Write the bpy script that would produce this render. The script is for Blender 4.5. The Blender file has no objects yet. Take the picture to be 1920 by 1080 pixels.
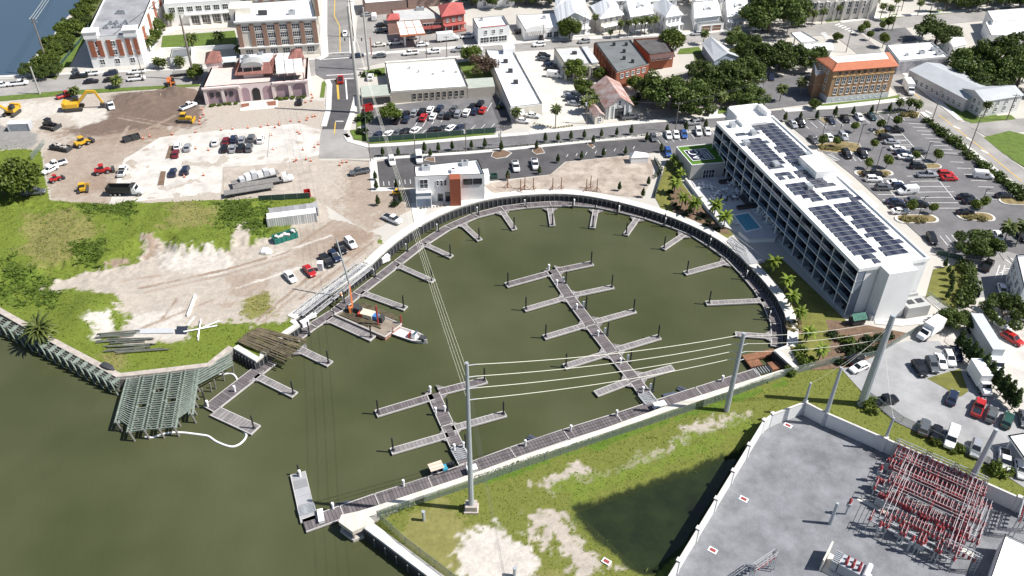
import bpy, math, random
import numpy as np
from mathutils import Vector, Matrix
from mathutils.geometry import tessellate_polygon
random.seed(7); rng = np.random.default_rng(7)
SC = bpy.context.scene; COL = SC.collection
# ------------------------------------------------------------------ camera, sky, sun, exposure
FOC, PITCH, ROLL, HC = 1600.0, math.radians(37.4), math.radians(0.6), 120.0
cam_d = bpy.data.cameras.new('camera'); cam = bpy.data.objects.new('camera', cam_d); COL.objects.link(cam)
cam_d.sensor_width = 36.0; cam_d.lens = 36.0*FOC/1920.0; cam_d.clip_start = 1.0; cam_d.clip_end = 9000.0
_F = Vector((0, math.cos(PITCH), -math.sin(PITCH))); _U = Vector((0, math.sin(PITCH), math.cos(PITCH))); _X = Vector((1, 0, 0))
_r = math.cos(ROLL)*_X + math.sin(ROLL)*_U; _u = -math.sin(ROLL)*_X + math.cos(ROLL)*_U
cam.matrix_world = Matrix(((_r.x, _u.x, -_F.x, 0), (_r.y, _u.y, -_F.y, 0), (_r.z, _u.z, -_F.z, HC), (0, 0, 0, 1)))
SC.camera = cam
world = bpy.data.worlds.new('World'); SC.world = world; world.use_nodes = True
_wn = world.node_tree.nodes; _wl = world.node_tree.links
sky = _wn.new('ShaderNodeTexSky'); sky.sky_type = 'NISHITA'; sky.sun_disc = False
SUN_EL = 51.0
sky.sun_elevation = math.radians(SUN_EL); sky.sun_rotation = math.radians(96)
_wl.new(sky.outputs['Color'], _wn['Background'].inputs['Color']); _wn['Background'].inputs['Strength'].default_value = 0.07
sun_d = bpy.data.lights.new('sun', 'SUN'); sun_d.energy = 4.9; sun_d.angle = math.radians(0.5); sun_d.color = (1.0, 0.965, 0.91)
sun = bpy.data.objects.new('sun', sun_d); COL.objects.link(sun); sun.rotation_euler = (0, math.radians(90-SUN_EL), math.radians(-6))
SC.view_settings.view_transform = 'Standard'; SC.view_settings.look = 'None'
SC.view_settings.exposure = 0.52; SC.view_settings.gamma = 1.0; SC.view_settings.use_curve_mapping = False

# ------------------------------------------------------------------ survey: a point of the photograph on the plane z
def P(x, y, z=0.0):
    a = (x-960.0)/FOC; b = -(y-540.0)/FOC
    d = _F + a*_r + b*_u
    t = (HC-z)/-d.z
    return Vector((d.x*t, d.y*t, z))
def PP(pts, z=0.0): return [P(x, y, z) for x, y in pts]
def heading(c, v):
    a = P(*c); b = P(c[0]+v[0], c[1]+v[1]); return math.atan2(b.y-a.y, b.x-a.x)

# ------------------------------------------------------------------ materials
MATS = {}
def mat(name, col, rough=0.8, var=0.12, scale=0.6, col2=None, bump=0.0, bscale=6.0, metal=0.0, spec=0.4, coord='world', detail=6.0, emit=None):
    """principled material, colour varied by noise over world or object position"""
    if name in MATS: return MATS[name]
    m = bpy.data.materials.new(name); m.use_nodes = True; n = m.node_tree.nodes; l = m.node_tree.links
    b = n['Principled BSDF']; b.inputs['Roughness'].default_value = rough; b.inputs['Metallic'].default_value = metal
    b.inputs['Specular IOR Level'].default_value = spec
    c1 = [max(0, v*(1-var)) for v in col]; c2 = list(col2) if col2 else [min(1, v*(1+var)) for v in col]
    if coord == 'world': co = n.new('ShaderNodeNewGeometry').outputs['Position']
    else: co = n.new('ShaderNodeTexCoord').outputs['Object']
    if var or col2:
        t = n.new('ShaderNodeTexNoise'); t.inputs['Scale'].default_value = scale; t.inputs['Detail'].default_value = detail; t.inputs['Roughness'].default_value = 0.68
        l.new(co, t.inputs['Vector'])
        r = n.new('ShaderNodeValToRGB'); r.color_ramp.elements[0].position = 0.34; r.color_ramp.elements[1].position = 0.66
        r.color_ramp.elements[0].color = (*c1, 1); r.color_ramp.elements[1].color = (*c2, 1)
        l.new(t.outputs['Fac'], r.inputs['Fac']); l.new(r.outputs['Color'], b.inputs['Base Color'])
    else: b.inputs['Base Color'].default_value = (*col, 1)
    if bump:
        t2 = n.new('ShaderNodeTexNoise'); t2.inputs['Scale'].default_value = bscale; t2.inputs['Detail'].default_value = 4; l.new(co, t2.inputs['Vector'])
        bp = n.new('ShaderNodeBump'); bp.inputs['Strength'].default_value = bump; bp.inputs['Distance'].default_value = 0.3
        l.new(t2.outputs['Fac'], bp.inputs['Height']); l.new(bp.outputs['Normal'], b.inputs['Normal'])
    MATS[name] = m; return m
def stripes(name, col, col2, period, axis=0, width=0.12, rough=0.8, var=0.15, metal=0.0):
    """boards or ribs: thin joints of col2 every `period` metres along one object axis, board-to-board variation"""
    if name in MATS: return MATS[name]
    m = mat(name, col, rough, var, 0.9, coord='object', metal=metal); n = m.node_tree.nodes; l = m.node_tree.links; b = n['Principled BSDF']
    src = b.inputs['Base Color'].links[0].from_socket
    tc = n.new('ShaderNodeTexCoord'); sp = n.new('ShaderNodeSeparateXYZ'); l.new(tc.outputs['Object'], sp.inputs['Vector'])
    dv = n.new('ShaderNodeMath'); dv.operation = 'DIVIDE'; l.new(sp.outputs[axis], dv.inputs[0]); dv.inputs[1].default_value = period
    fr = n.new('ShaderNodeMath'); fr.operation = 'FRACT'; l.new(dv.outputs[0], fr.inputs[0])
    lt = n.new('ShaderNodeMath'); lt.operation = 'LESS_THAN'; l.new(fr.outputs[0], lt.inputs[0]); lt.inputs[1].default_value = width
    fl = n.new('ShaderNodeMath'); fl.operation = 'FLOOR'; l.new(dv.outputs[0], fl.inputs[0])
    wn = n.new('ShaderNodeTexWhiteNoise'); wn.noise_dimensions = '1D'; l.new(fl.outputs[0], wn.inputs['W'])
    mr = n.new('ShaderNodeMapRange'); l.new(wn.outputs['Value'], mr.inputs['Value']); mr.inputs['To Min'].default_value = 0.78; mr.inputs['To Max'].default_value = 1.2
    hs = n.new('ShaderNodeHueSaturation'); l.new(src, hs.inputs['Color']); l.new(mr.outputs['Result'], hs.inputs['Value'])
    mx = n.new('ShaderNodeMix'); mx.data_type = 'RGBA'; l.new(lt.outputs[0], mx.inputs[0]); l.new(hs.outputs['Color'], mx.inputs[6]); mx.inputs[7].default_value = (*col2, 1)
    l.new(mx.outputs[2], b.inputs['Base Color']); return m
def leafmat(name, dark, light, yellow=None):
    if name in MATS: return MATS[name]
    m = bpy.data.materials.new(name); m.use_nodes = True; n = m.node_tree.nodes; l = m.node_tree.links; b = n['Principled BSDF']
    b.inputs['Roughness'].default_value = 0.6; b.inputs['Specular IOR Level'].default_value = 0.25
    g = n.new('ShaderNodeNewGeometry'); t = n.new('ShaderNodeTexNoise'); t.inputs['Scale'].default_value = 0.9; t.inputs['Detail'].default_value = 5
    l.new(g.outputs['Position'], t.inputs['Vector'])
    ad = n.new('ShaderNodeMath'); ad.operation = 'MULTIPLY_ADD'; l.new(g.outputs['Random Per Island'], ad.inputs[0]); ad.inputs[1].default_value = 0.5; 
    sb = n.new('ShaderNodeMath'); sb.operation = 'SUBTRACT'; l.new(t.outputs['Fac'], sb.inputs[0]); sb.inputs[1].default_value = 0.25; l.new(sb.outputs[0], ad.inputs[2])
    r = n.new('ShaderNodeValToRGB'); r.color_ramp.elements[0].position = 0.2; r.color_ramp.elements[1].position = 0.75
    r.color_ramp.elements[0].color = (*dark, 1); r.color_ramp.elements[1].color = (*light, 1)
    l.new(ad.outputs[0], r.inputs['Fac'])
    oi = n.new('ShaderNodeObjectInfo'); mr = n.new('ShaderNodeMapRange'); l.new(oi.outputs['Random'], mr.inputs['Value']); mr.inputs['To Min'].default_value = 0.8; mr.inputs['To Max'].default_value = 1.2
    hs = n.new('ShaderNodeHueSaturation'); l.new(r.outputs['Color'], hs.inputs['Color']); l.new(mr.outputs['Result'], hs.inputs['Value'])
    l.new(hs.outputs['Color'], b.inputs['Base Color'])
    tr = n.new('ShaderNodeBsdfTranslucent'); l.new(hs.outputs['Color'], tr.inputs['Color'])
    mx = n.new('ShaderNodeMixShader'); mx.inputs[0].default_value = 0.25; l.new(b.outputs[0], mx.inputs[1]); l.new(tr.outputs[0], mx.inputs[2])
    l.new(mx.outputs[0], n['Material Output'].inputs['Surface']); MATS[name] = m; return m
def attrmat(name, rough=0.95, fine=1.4, amt=0.22, bump=0.35):
    """ground: colour attribute (where sand, grass, dirt lie) broken up by fine noise"""
    if name in MATS: return MATS[name]
    m = bpy.data.materials.new(name); m.use_nodes = True; n = m.node_tree.nodes; l = m.node_tree.links; b = n['Principled BSDF']
    b.inputs['Roughness'].default_value = rough; b.inputs['Specular IOR Level'].default_value = 0.15
    a = n.new('ShaderNodeAttribute'); a.attribute_name = 'soil'
    g = n.new('ShaderNodeNewGeometry'); t = n.new('ShaderNodeTexNoise'); t.inputs['Scale'].default_value = fine; t.inputs['Detail'].default_value = 7; t.inputs['Roughness'].default_value = 0.75
    l.new(g.outputs['Position'], t.inputs['Vector'])
    mr = n.new('ShaderNodeMapRange'); l.new(t.outputs['Fac'], mr.inputs['Value']); mr.inputs['From Min'].default_value = 0.25; mr.inputs['From Max'].default_value = 0.75
    mr.inputs['To Min'].default_value = 1-amt; mr.inputs['To Max'].default_value = 1+amt
    hs = n.new('ShaderNodeHueSaturation'); l.new(a.outputs['Color'], hs.inputs['Color']); l.new(mr.outputs['Result'], hs.inputs['Value'])
    l.new(hs.outputs['Color'], b.inputs['Base Color'])
    bp = n.new('ShaderNodeBump'); bp.inputs['Strength'].default_value = bump; bp.inputs['Distance'].default_value = 0.4
    l.new(t.outputs['Fac'], bp.inputs['Height']); l.new(bp.outputs['Normal'], b.inputs['Normal'])
    MATS[name] = m; return m
def paint(name, col, rough=0.3, metal=0.0):
    m = mat('paint_'+name, col, rough, 0.0, spec=0.5, metal=metal)
    m.node_tree.nodes['Principled BSDF'].inputs['Coat Weight'].default_value = 0.25
    return m

CONC = mat('pale concrete', (0.52, 0.49, 0.45), 0.9, 0.2, 0.22, bump=0.1)
CONC2 = mat('concrete kerb', (0.58, 0.56, 0.53), 0.9, 0.1, 0.8)
CAPM = mat('seawall cap concrete', (0.60, 0.58, 0.54), 0.9, 0.14, 0.5)
OLDCONC = mat('old concrete', (0.42, 0.37, 0.33), 0.95, 0.22, 0.9, bump=0.2)
ASPH = mat('asphalt', (0.145, 0.141, 0.145), 0.9, 0.22, 0.14, bump=0.1, bscale=20)
ASPHNEW = mat('fresh asphalt', (0.082, 0.079, 0.082), 0.88, 0.2, 0.2)
ASPHOLD = mat('worn road asphalt', (0.20, 0.195, 0.19), 0.92, 0.22, 0.12)
ASPHPALE = mat('bleached road', (0.29, 0.275, 0.26), 0.92, 0.2, 0.1)
SHELL = mat('shell and gravel', (0.56, 0.53, 0.48), 0.95, 0.12, 0.3, bump=0.2)
GRAVEL = mat('blue grey gravel', (0.205, 0.211, 0.226), 0.95, 0.26, 0.22, bump=0.5, bscale=9)
LIME = mat('grey limerock', (0.31, 0.31, 0.315), 0.95, 0.2, 0.12, bump=0.25)
LAWN = mat('mown lawn', (0.10, 0.15, 0.025), 0.95, 0.22, 0.5, bump=0.4, bscale=4)
LAWN2 = mat('olive turf', (0.15, 0.15, 0.035), 0.95, 0.25, 0.35, bump=0.4, bscale=4)
MULCH = mat('brown mulch', (0.16, 0.105, 0.07), 0.95, 0.3, 0.9, bump=0.4)
LINE = mat('white road paint', (0.72, 0.72, 0.70), 0.8, 0.15, 1.5)
LINEY = mat('yellow road paint', (0.62, 0.40, 0.06), 0.8, 0.2, 1.5)
WHITE = mat('white stucco', (0.80, 0.80, 0.79), 0.8, 0.03, 0.3)
ROOFW = mat('white membrane roof', (0.80, 0.80, 0.79), 0.7, 0.09, 0.13)
ROOFG = mat('grey membrane roof', (0.50, 0.51, 0.53), 0.8, 0.1, 0.2)
ROOFD = mat('dark grey roof', (0.15, 0.16, 0.165), 0.85, 0.16, 0.15)
GLASS = mat('dark window glass', (0.03, 0.037, 0.045), 0.08, 0.3, 0.5, spec=0.8)
GLASSB = mat('blue balcony glass', (0.085, 0.125, 0.19), 0.1, 0.3, 0.4, spec=0.8)
BLACK = mat('black plastic', (0.018, 0.018, 0.02), 0.6, 0.0)
RUBBER = mat('tyre rubber', (0.02, 0.02, 0.021), 0.85, 0.0)
RIM = mat('wheel rim', (0.42, 0.42, 0.43), 0.35, 0.0, metal=0.6)
STEEL = mat('galvanised steel', (0.42, 0.44, 0.46), 0.5, 0.1, 0.8, metal=0.35)
DARKSTEEL = mat('dark steel', (0.05, 0.052, 0.056), 0.6, 0.1, 1.0)
WIRE = mat('bare aluminium conductor', (0.82, 0.80, 0.68), 0.5, 0.0)
WHITEP = mat('white plastic', (0.82, 0.82, 0.82), 0.45, 0.0)
WOODOLD = mat('weathered timber', (0.19, 0.175, 0.165), 0.95, 0.3, 2.0)
PILE = mat('dark pile', (0.028, 0.03, 0.028), 0.7, 0.2, 1.0)
BRICK = mat('red brick', (0.30, 0.105, 0.06), 0.9, 0.2, 1.2)
POLEWOOD = mat('pole timber', (0.21, 0.185, 0.16), 0.9, 0.15, 0.8)
POLECONC = mat('spun concrete pole', (0.40, 0.39, 0.37), 0.8, 0.08, 0.6)

# ------------------------------------------------------------------ geometry and scene-graph helpers
class MB:
    def __init__(s): s.v = []; s.f = []; s.m = []
    def add(s, vs, fs, mi=0):
        o = len(s.v); s.v += [tuple(v) for v in vs]
        for f in fs: s.f.append([o+i for i in f]); s.m.append(mi)
        return s
    def box(s, x0, y0, z0, x1, y1, z1, mi=0):
        return s.add([(x0,y0,z0),(x1,y0,z0),(x1,y1,z0),(x0,y1,z0),(x0,y0,z1),(x1,y0,z1),(x1,y1,z1),(x0,y1,z1)],
                     [(3,2,1,0),(4,5,6,7),(0,1,5,4),(1,2,6,5),(2,3,7,6),(3,0,4,7)], mi)
    def cbox(s, c, size, rz=0.0, mi=0):
        ca, sa = math.cos(rz), math.sin(rz); hx, hy, hz = size[0]/2, size[1]/2, size[2]/2; v = []
        for z in (-hz, hz):
            for x, y in ((-hx,-hy),(hx,-hy),(hx,hy),(-hx,hy)): v.append((c[0]+ca*x-sa*y, c[1]+sa*x+ca*y, c[2]+z))
        return s.add(v, [(3,2,1,0),(4,5,6,7),(0,1,5,4),(1,2,6,5),(2,3,7,6),(3,0,4,7)], mi)
    def prism(s, poly, z0, z1, mi=0, top=None, cap=True):
        n = len(poly); pz = [(p[0], p[1]) for p in poly]
        if sum(pz[i][0]*pz[(i+1)%n][1]-pz[(i+1)%n][0]*pz[i][1] for i in range(n)) < 0: pz = pz[::-1]
        v = [(x,y,z0) for x,y in pz]+[(x,y,z1) for x,y in pz]
        fs = [(i,(i+1)%n,n+(i+1)%n,n+i) for i in range(n)]; s.add(v, fs, mi)
        if cap:
            if n <= 4: s.add([(x,y,z1) for x,y in pz], [list(range(n))], mi if top is None else top)
            else:
                t = tessellate_polygon([[Vector((x,y,0)) for x,y in pz]]); fs2 = []
                for a,b,c in t:
                    cr = (pz[b][0]-pz[a][0])*(pz[c][1]-pz[a][1])-(pz[b][1]-pz[a][1])*(pz[c][0]-pz[a][0])
                    fs2.append((a,b,c) if cr > 0 else (a,c,b))
                s.add([(x,y,z1) for x,y in pz], fs2, mi if top is None else top)
        return s
    def tube(s, a, b, r, n=6, r2=None, mi=0, caps=True):
        a, b = Vector(a), Vector(b); d = b-a
        if d.length < 1e-6: return s
        d.normalize(); u = d.orthogonal().normalized(); w = d.cross(u); r2 = r if r2 is None else r2; v = []
        for c, rr in ((a, r), (b, r2)):
            for i in range(n):
                t = 2*math.pi*i/n; v.append(c+u*(rr*math.cos(t))+w*(rr*math.sin(t)))
        fs = [(i,(i+1)%n,n+(i+1)%n,n+i) for i in range(n)]
        if caps: fs += [list(range(n))[::-1], list(range(n,2*n))]
        return s.add(v, fs, mi)
    def path(s, pts, r, n=5, mi=0):
        for a, b in zip(pts, pts[1:]): s.tube(a, b, r, n, mi=mi, caps=True)
        return s
    def beam(s, a, b, w, h, mi=0):
        a, b = Vector(a), Vector(b); d = (b-a).normalized(); up = Vector((0,0,1))
        if abs(d.z) > 0.95: up = Vector((1,0,0))
        q = d.cross(up).normalized()*(w/2); t = q.cross(d).normalized()*(h/2)
        v = [a-q-t, a+q-t, a+q+t, a-q+t, b-q-t, b+q-t, b+q+t, b-q+t]
        return s.add(v, [(0,1,2,3),(7,6,5,4),(4,5,1,0),(5,6,2,1),(6,7,3,2),(7,4,0,3)], mi)
    def mesh(s, name, mats):
        me = bpy.data.meshes.new(name); me.from_pydata(s.v, [], s.f)
        for m in (mats if isinstance(mats, (list, tuple)) else [mats]): me.materials.append(m)
        if any(s.m): me.polygons.foreach_set('material_index', s.m)
        me.update(); return me
    def build(s, name, mats, parent=None, loc=None, rz=0.0):
        o = bpy.data.objects.new(name, s.mesh(name, mats)); COL.objects.link(o)
        if parent is not None: o.parent = parent
        if loc is not None: o.location = loc
        if rz: o.rotation_euler[2] = rz
        return o
def link(name, me, parent=None, loc=(0,0,0), rz=0.0, sc=None):
    o = bpy.data.objects.new(name, me); COL.objects.link(o)
    if parent is not None: o.parent = parent
    o.location = loc; o.rotation_euler[2] = rz
    if sc is not None: o.scale = sc if isinstance(sc, (tuple, list)) else (sc, sc, sc)
    return o
def tag(o, label, cat, group=None):
    o['label'] = label; o['category'] = cat
    if group: o['group'] = group
    return o
def thing(name, label, cat, loc=(0,0,0), rz=0.0, group=None, sc=None):
    o = bpy.data.objects.new(name, None); COL.objects.link(o); o.empty_display_size = 0.5
    o.location = loc; o.rotation_euler[2] = rz
    if sc is not None: o.scale = (sc, sc, sc)
    return tag(o, label, cat, group)
def struct(o, label=None):
    o['kind'] = 'structure'
    if label: o['label'] = label
    return o
def smooth_me(me, ang=None):
    me.polygons.foreach_set('use_smooth', [True]*len(me.polygons)); return me
ORD = ['', 'first','second','third','fourth','fifth','sixth','seventh','eighth','ninth','tenth','eleventh','twelfth','thirteenth','fourteenth','fifteenth','sixteenth',
       'seventeenth','eighteenth','nineteenth','twentieth']
def ordinal(i):
    return ORD[i] if i < len(ORD) else {2:'twenty-',3:'thirty-',4:'forty-'}[i//10]+ORD[i%10] if i%10 else {3:'thirtieth',4:'fortieth'}[i//10]
def sheet(name, px, z, m, label=None, raw=False, thick=None):
    """a flat piece of the setting laid on the ground"""
    poly = px if raw else PP(px, 0.0)
    b = MB(); b.prism([(p[0], p[1]) for p in poly], z-(thick or 0.12), z)
    return struct(b.build(name, m), label)
def poly_line(pts, w):
    """polygon of a ribbon of width w along world points"""
    L, R = [], []
    for i, p in enumerate(pts):
        a = pts[max(0, i-1)]; b = pts[min(len(pts)-1, i+1)]; d = Vector((b[0]-a[0], b[1]-a[1])).normalized(); nn = Vector((-d.y, d.x))*(w/2)
        L.append((p[0]+nn.x, p[1]+nn.y)); R.append((p[0]-nn.x, p[1]-nn.y))
    return L, R
def ribbon(b, pts, w, z0, z1, mi=0):
    L, R = poly_line(pts, w)
    for i in range(len(pts)-1):
        b.add([(*R[i],z0),(*R[i+1],z0),(*L[i+1],z0),(*L[i],z0),(*R[i],z1),(*R[i+1],z1),(*L[i+1],z1),(*L[i],z1)],
              [(3,2,1,0),(4,5,6,7),(0,1,5,4),(2,3,7,6)]+([(3,0,4,7)] if i == 0 else [])+([(1,2,6,5)] if i == len(pts)-2 else []), mi)
    return b
# lattice noise for colours and heights of the ground
_lat = np.random.default_rng(3).random((256, 256))
def vnoise(x, y):
    xi = np.floor(x).astype(int); yi = np.floor(y).astype(int); fx = x-xi; fy = y-yi; fx = fx*fx*(3-2*fx); fy = fy*fy*(3-2*fy)
    g = lambda i, j: _lat[i & 255, j & 255]
    return (g(xi,yi)*(1-fx)+g(xi+1,yi)*fx)*(1-fy)+(g(xi,yi+1)*(1-fx)+g(xi+1,yi+1)*fx)*fy
def fbm(x, y, s=1.0, o=4):
    r = 0; a = 0.5; t = 0
    for k in range(o): r = r+a*vnoise(x*s*(2**k)+17.3*k, y*s*(2**k)+9.1*k); t += a; a *= 0.55
    return r/t
def sdist(poly, X, Y):
    """signed distance (positive inside) of points to a polygon"""
    d = np.full(X.shape, 1e9); ins = np.zeros(X.shape, bool); n = len(poly)
    for i in range(n):
        ax, ay = poly[i][0], poly[i][1]; bx, by = poly[(i+1)%n][0], poly[(i+1)%n][1]; dx, dy = bx-ax, by-ay
        t = np.clip(((X-ax)*dx+(Y-ay)*dy)/(dx*dx+dy*dy+1e-9), 0, 1)
        d = np.minimum(d, np.hypot(X-ax-t*dx, Y-ay-t*dy))
        c = ((ay > Y) != (by > Y)) & (X < (bx-ax)*(Y-ay)/((by-ay) if by != ay else 1e-9)+ax); ins ^= c
    return np.where(ins, d, -d)
def sstep(v, a, b):
    t = np.clip((v-a)/(b-a), 0, 1); return t*t*(3-2*t)
# ================================================================== SETTING
ZW, ZD, ZC = -2.45, -1.9, 0.22        # water, dock deck, seawall cap
def spline(pts, n=6):
    out = []
    for i in range(len(pts)-1):
        p0, p1, p2, p3 = pts[max(0,i-1)], pts[i], pts[i+1], pts[min(len(pts)-1,i+2)]
        for k in range(n):
            t = k/n; out.append(0.5*((2*p1)+(p2-p0)*t+(2*p0-5*p1+4*p2-p3)*t*t+(3*p1-p0-3*p2+p3)*t**3))
    out.append(pts[-1]); return out
ARC_PX = [(695,497),(742,453),(800,415),(855,390),(915,373),(985,365),(1072,363),(1155,377),(1240,400),(1305,426),(1360,457),(1408,500),(1452,550),(1473,590),(1477,622),(1475,647)]
ARC = [Vector((p.x, p.y)) for p in spline(PP(ARC_PX, ZC), 5)]
for _ in range(6): ARC = [ARC[0]]+[(ARC[i-1]+ARC[i]*2+ARC[i+1])/4 for i in range(1, len(ARC)-1)]+[ARC[-1]]
QUAY = [Vector((p.x, p.y)) for p in PP([(553,598),(600,564),(650,529),(695,497)], ZC)]           # straight stretch behind the gangways
LEFTBANK = PP([(-330,405),(0,588),(110,650),(218,707),(305,698),(392,687),(437,652)], ZC)
SLIP = PP([(437,652),(480,677),(497,664),(540,624),(562,609),(553,598)], ZC)
NOTCH = PP([(1475,647),(1451,656),(1487,689),(1462,694)], ZC)
LOWER = PP([(1462,694),(1247,762),(1110,811),(960,861),(877,891),(700,950),(640,968)], ZC)
PAD = PP([(640,968),(635,980),(660,999),(683,990)], ZC)
LOWEND = PP([(683,990),(802,1080),(980,1212),(1200,1370)], ZC)
def v2(l): return [(p.x, p.y) for p in l]
coast = v2(LEFTBANK)+v2(SLIP[1:])+v2(QUAY[1:])+v2(ARC[1:])+v2(NOTCH[1:])+v2(LOWER[1:])+v2(PAD[1:])+v2(LOWEND[1:])
NW = v2(PP([(-330,150),(-60,147),(44,143),(52,118),(72,98),(98,68),(118,40),(148,10),(168,-40)]))
land = coast+[(150,-60),(1400,-60),(3200,3600),(-200,3600)]+NW[::-1]
b = MB(); b.prism(land, -6.0, -1.8)
_cut = v2(PP([(1487,690),(1575,680),(1600,700),(1630,745),(1690,790),(1850,868),(1960,918),(2300,1060)]))
_i = [i for i, p in enumerate(land) if abs(p[0]-NOTCH[2].x) < 0.01 and abs(p[1]-NOTCH[2].y) < 0.01][0]
town = land[:_i+1]+_cut+[(1400,60),(3200,3600),(-200,3600)]+NW[::-1]
b.prism(town, -1.9, 0.0)
struct(b.build('ground', mat('town ground', (0.43, 0.41, 0.375), 0.95, 0.0, 0.05, col2=(0.50, 0.47, 0.42), bump=0.15)), 'pale sandy ground of the town')
# water: murky olive in the basin, sky reflection painted in as blue farther off
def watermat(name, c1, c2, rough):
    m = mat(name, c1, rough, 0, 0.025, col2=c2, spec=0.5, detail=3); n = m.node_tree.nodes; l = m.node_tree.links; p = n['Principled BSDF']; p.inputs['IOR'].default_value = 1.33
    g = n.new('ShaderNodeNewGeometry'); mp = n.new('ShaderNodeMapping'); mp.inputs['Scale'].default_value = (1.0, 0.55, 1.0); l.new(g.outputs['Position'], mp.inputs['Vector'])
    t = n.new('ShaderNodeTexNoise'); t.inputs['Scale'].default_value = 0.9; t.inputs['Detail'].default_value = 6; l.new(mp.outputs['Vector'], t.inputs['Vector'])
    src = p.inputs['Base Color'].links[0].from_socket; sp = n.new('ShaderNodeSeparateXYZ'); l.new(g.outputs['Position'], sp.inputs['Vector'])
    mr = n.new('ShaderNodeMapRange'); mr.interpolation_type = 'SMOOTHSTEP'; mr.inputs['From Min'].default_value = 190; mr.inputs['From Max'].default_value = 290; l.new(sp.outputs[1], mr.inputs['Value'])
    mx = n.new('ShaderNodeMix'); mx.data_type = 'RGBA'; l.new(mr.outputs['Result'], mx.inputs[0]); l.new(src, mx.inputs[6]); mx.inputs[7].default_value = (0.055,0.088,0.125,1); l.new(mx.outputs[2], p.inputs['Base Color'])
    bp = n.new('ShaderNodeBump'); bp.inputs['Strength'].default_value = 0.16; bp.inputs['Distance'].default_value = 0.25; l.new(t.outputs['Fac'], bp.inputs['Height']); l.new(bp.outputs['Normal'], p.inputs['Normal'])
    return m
b = MB(); b.add([(-2500,-400,ZW),(1500,-400,ZW),(1500,420,ZW),(-2500,420,ZW)], [(0,1,2,3)])
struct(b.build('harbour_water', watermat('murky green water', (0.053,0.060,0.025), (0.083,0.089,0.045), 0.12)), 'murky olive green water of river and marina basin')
b = MB(); b.add([(-2500,420,ZW),(1500,420,ZW),(1500,3600,ZW),(-2500,3600,ZW)], [(0,1,2,3)])
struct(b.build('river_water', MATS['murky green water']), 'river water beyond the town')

# ---- terrain sheets whose colour follows where grass, sand and dirt lie
def terrain(name, px, res, base, layers, hfun=None, z0=0.02, label=None, clip=None, m=None):
    poly = [(p.x, p.y) for p in PP(px)]; xs = [p[0] for p in poly]; ys = [p[1] for p in poly]
    gx = np.arange(min(xs)-res, max(xs)+res, res); gy = np.arange(min(ys)-res, max(ys)+res, res); X, Y = np.meshgrid(gx, gy)
    inside = sdist(poly, X, Y)
    if clip is not None: inside = np.minimum(inside, clip(X, Y))
    Z = np.zeros_like(X)+z0
    if hfun is not None:
        hh = hfun(X, Y)*sstep(inside, 0.0, 3.0); Z = Z+(hh if name == 'utility_grass' else np.maximum(hh, 0))
    Cc = np.zeros(X.shape+(3,)); Cc[:] = base
    nz = fbm(X, Y, 0.25, 5)-0.5; nz2 = fbm(X+51, Y+13, 0.9, 3)-0.5; nz3 = vnoise(X*1.9+7, Y*1.9+3)-0.5; W = {}
    for key, lp, col, soft, amp in layers:
        if lp is None: sd = np.zeros_like(X)
        else: sd = sdist([(p.x, p.y) for p in PP(lp)], X, Y)
        w = sstep(sd+amp*(nz*2.0+nz2*1.3+nz3*0.7), -soft*0.55, soft*0.55); W[key] = np.maximum(W.get(key, 0), w)
        cc = np.array(col)*(1+0.35*nz2[..., None]); Cc = Cc*(1-w[..., None])+cc*w[..., None]
        for k2 in W:
            if k2 != key: W[k2] = W[k2]*(1-w)
    ny, nx = X.shape; ok = inside > 0
    idx = np.arange(nx*ny).reshape(ny, nx); q = np.stack([idx[:-1,:-1], idx[:-1,1:], idx[1:,1:], idx[1:,:-1]], -1)
    keep = ok[:-1,:-1] & ok[:-1,1:] & ok[1:,1:] & ok[1:,:-1]; q = q[keep]
    used = np.unique(q); rem = -np.ones(nx*ny, int); rem[used] = np.arange(len(used)); q = rem[q]
    V = np.stack([X.ravel(), Y.ravel(), Z.ravel()], -1)[used]; CC = np.clip(Cc.reshape(-1,3)[used], 0.005, 0.9)
    me = bpy.data.meshes.new(name); me.vertices.add(len(V)); me.vertices.foreach_set('co', V.ravel())
    me.loops.add(q.size); me.polygons.add(len(q)); me.loops.foreach_set('vertex_index', q.ravel().astype(np.int32))
    me.polygons.foreach_set('loop_start', np.arange(0, q.size, 4, dtype=np.int32)); me.polygons.foreach_set('use_smooth', np.ones(len(q), bool))
    me.update(calc_edges=True)
    at = me.color_attributes.new('soil', 'FLOAT_COLOR', 'POINT'); at.data.foreach_set('color', np.c_[CC, np.ones(len(CC))].ravel())
    me.materials.append(m or attrmat('soil and turf')); o = bpy.data.objects.new(name, me); COL.objects.link(o); struct(o, label)
    return dict(V=V, W={k: (np.broadcast_to(w, X.shape).ravel()[used]) for k, w in W.items()}, o=o)
C_GRASS, C_GRASSD, C_DRY = (0.135,0.175,0.028), (0.075,0.118,0.018), (0.20,0.19,0.065)
C_SAND, C_SANDW, C_DIRT, C_DIRTD, C_TAN = (0.40,0.355,0.305), (0.50,0.465,0.42), (0.27,0.205,0.16), (0.16,0.118,0.095), (0.32,0.262,0.214)
plateau = [(p.x, p.y) for p in PP([(-250,378),(60,392),(120,396),(230,384),(360,386),(490,378),(508,420),(500,455),(445,465),(400,470),(330,478),(300,455),(265,460),(255,492),(200,500),(120,505),(60,530),(-40,545),(-250,480)])]
mound = P(168,588); mound2 = P(300,470)
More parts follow.
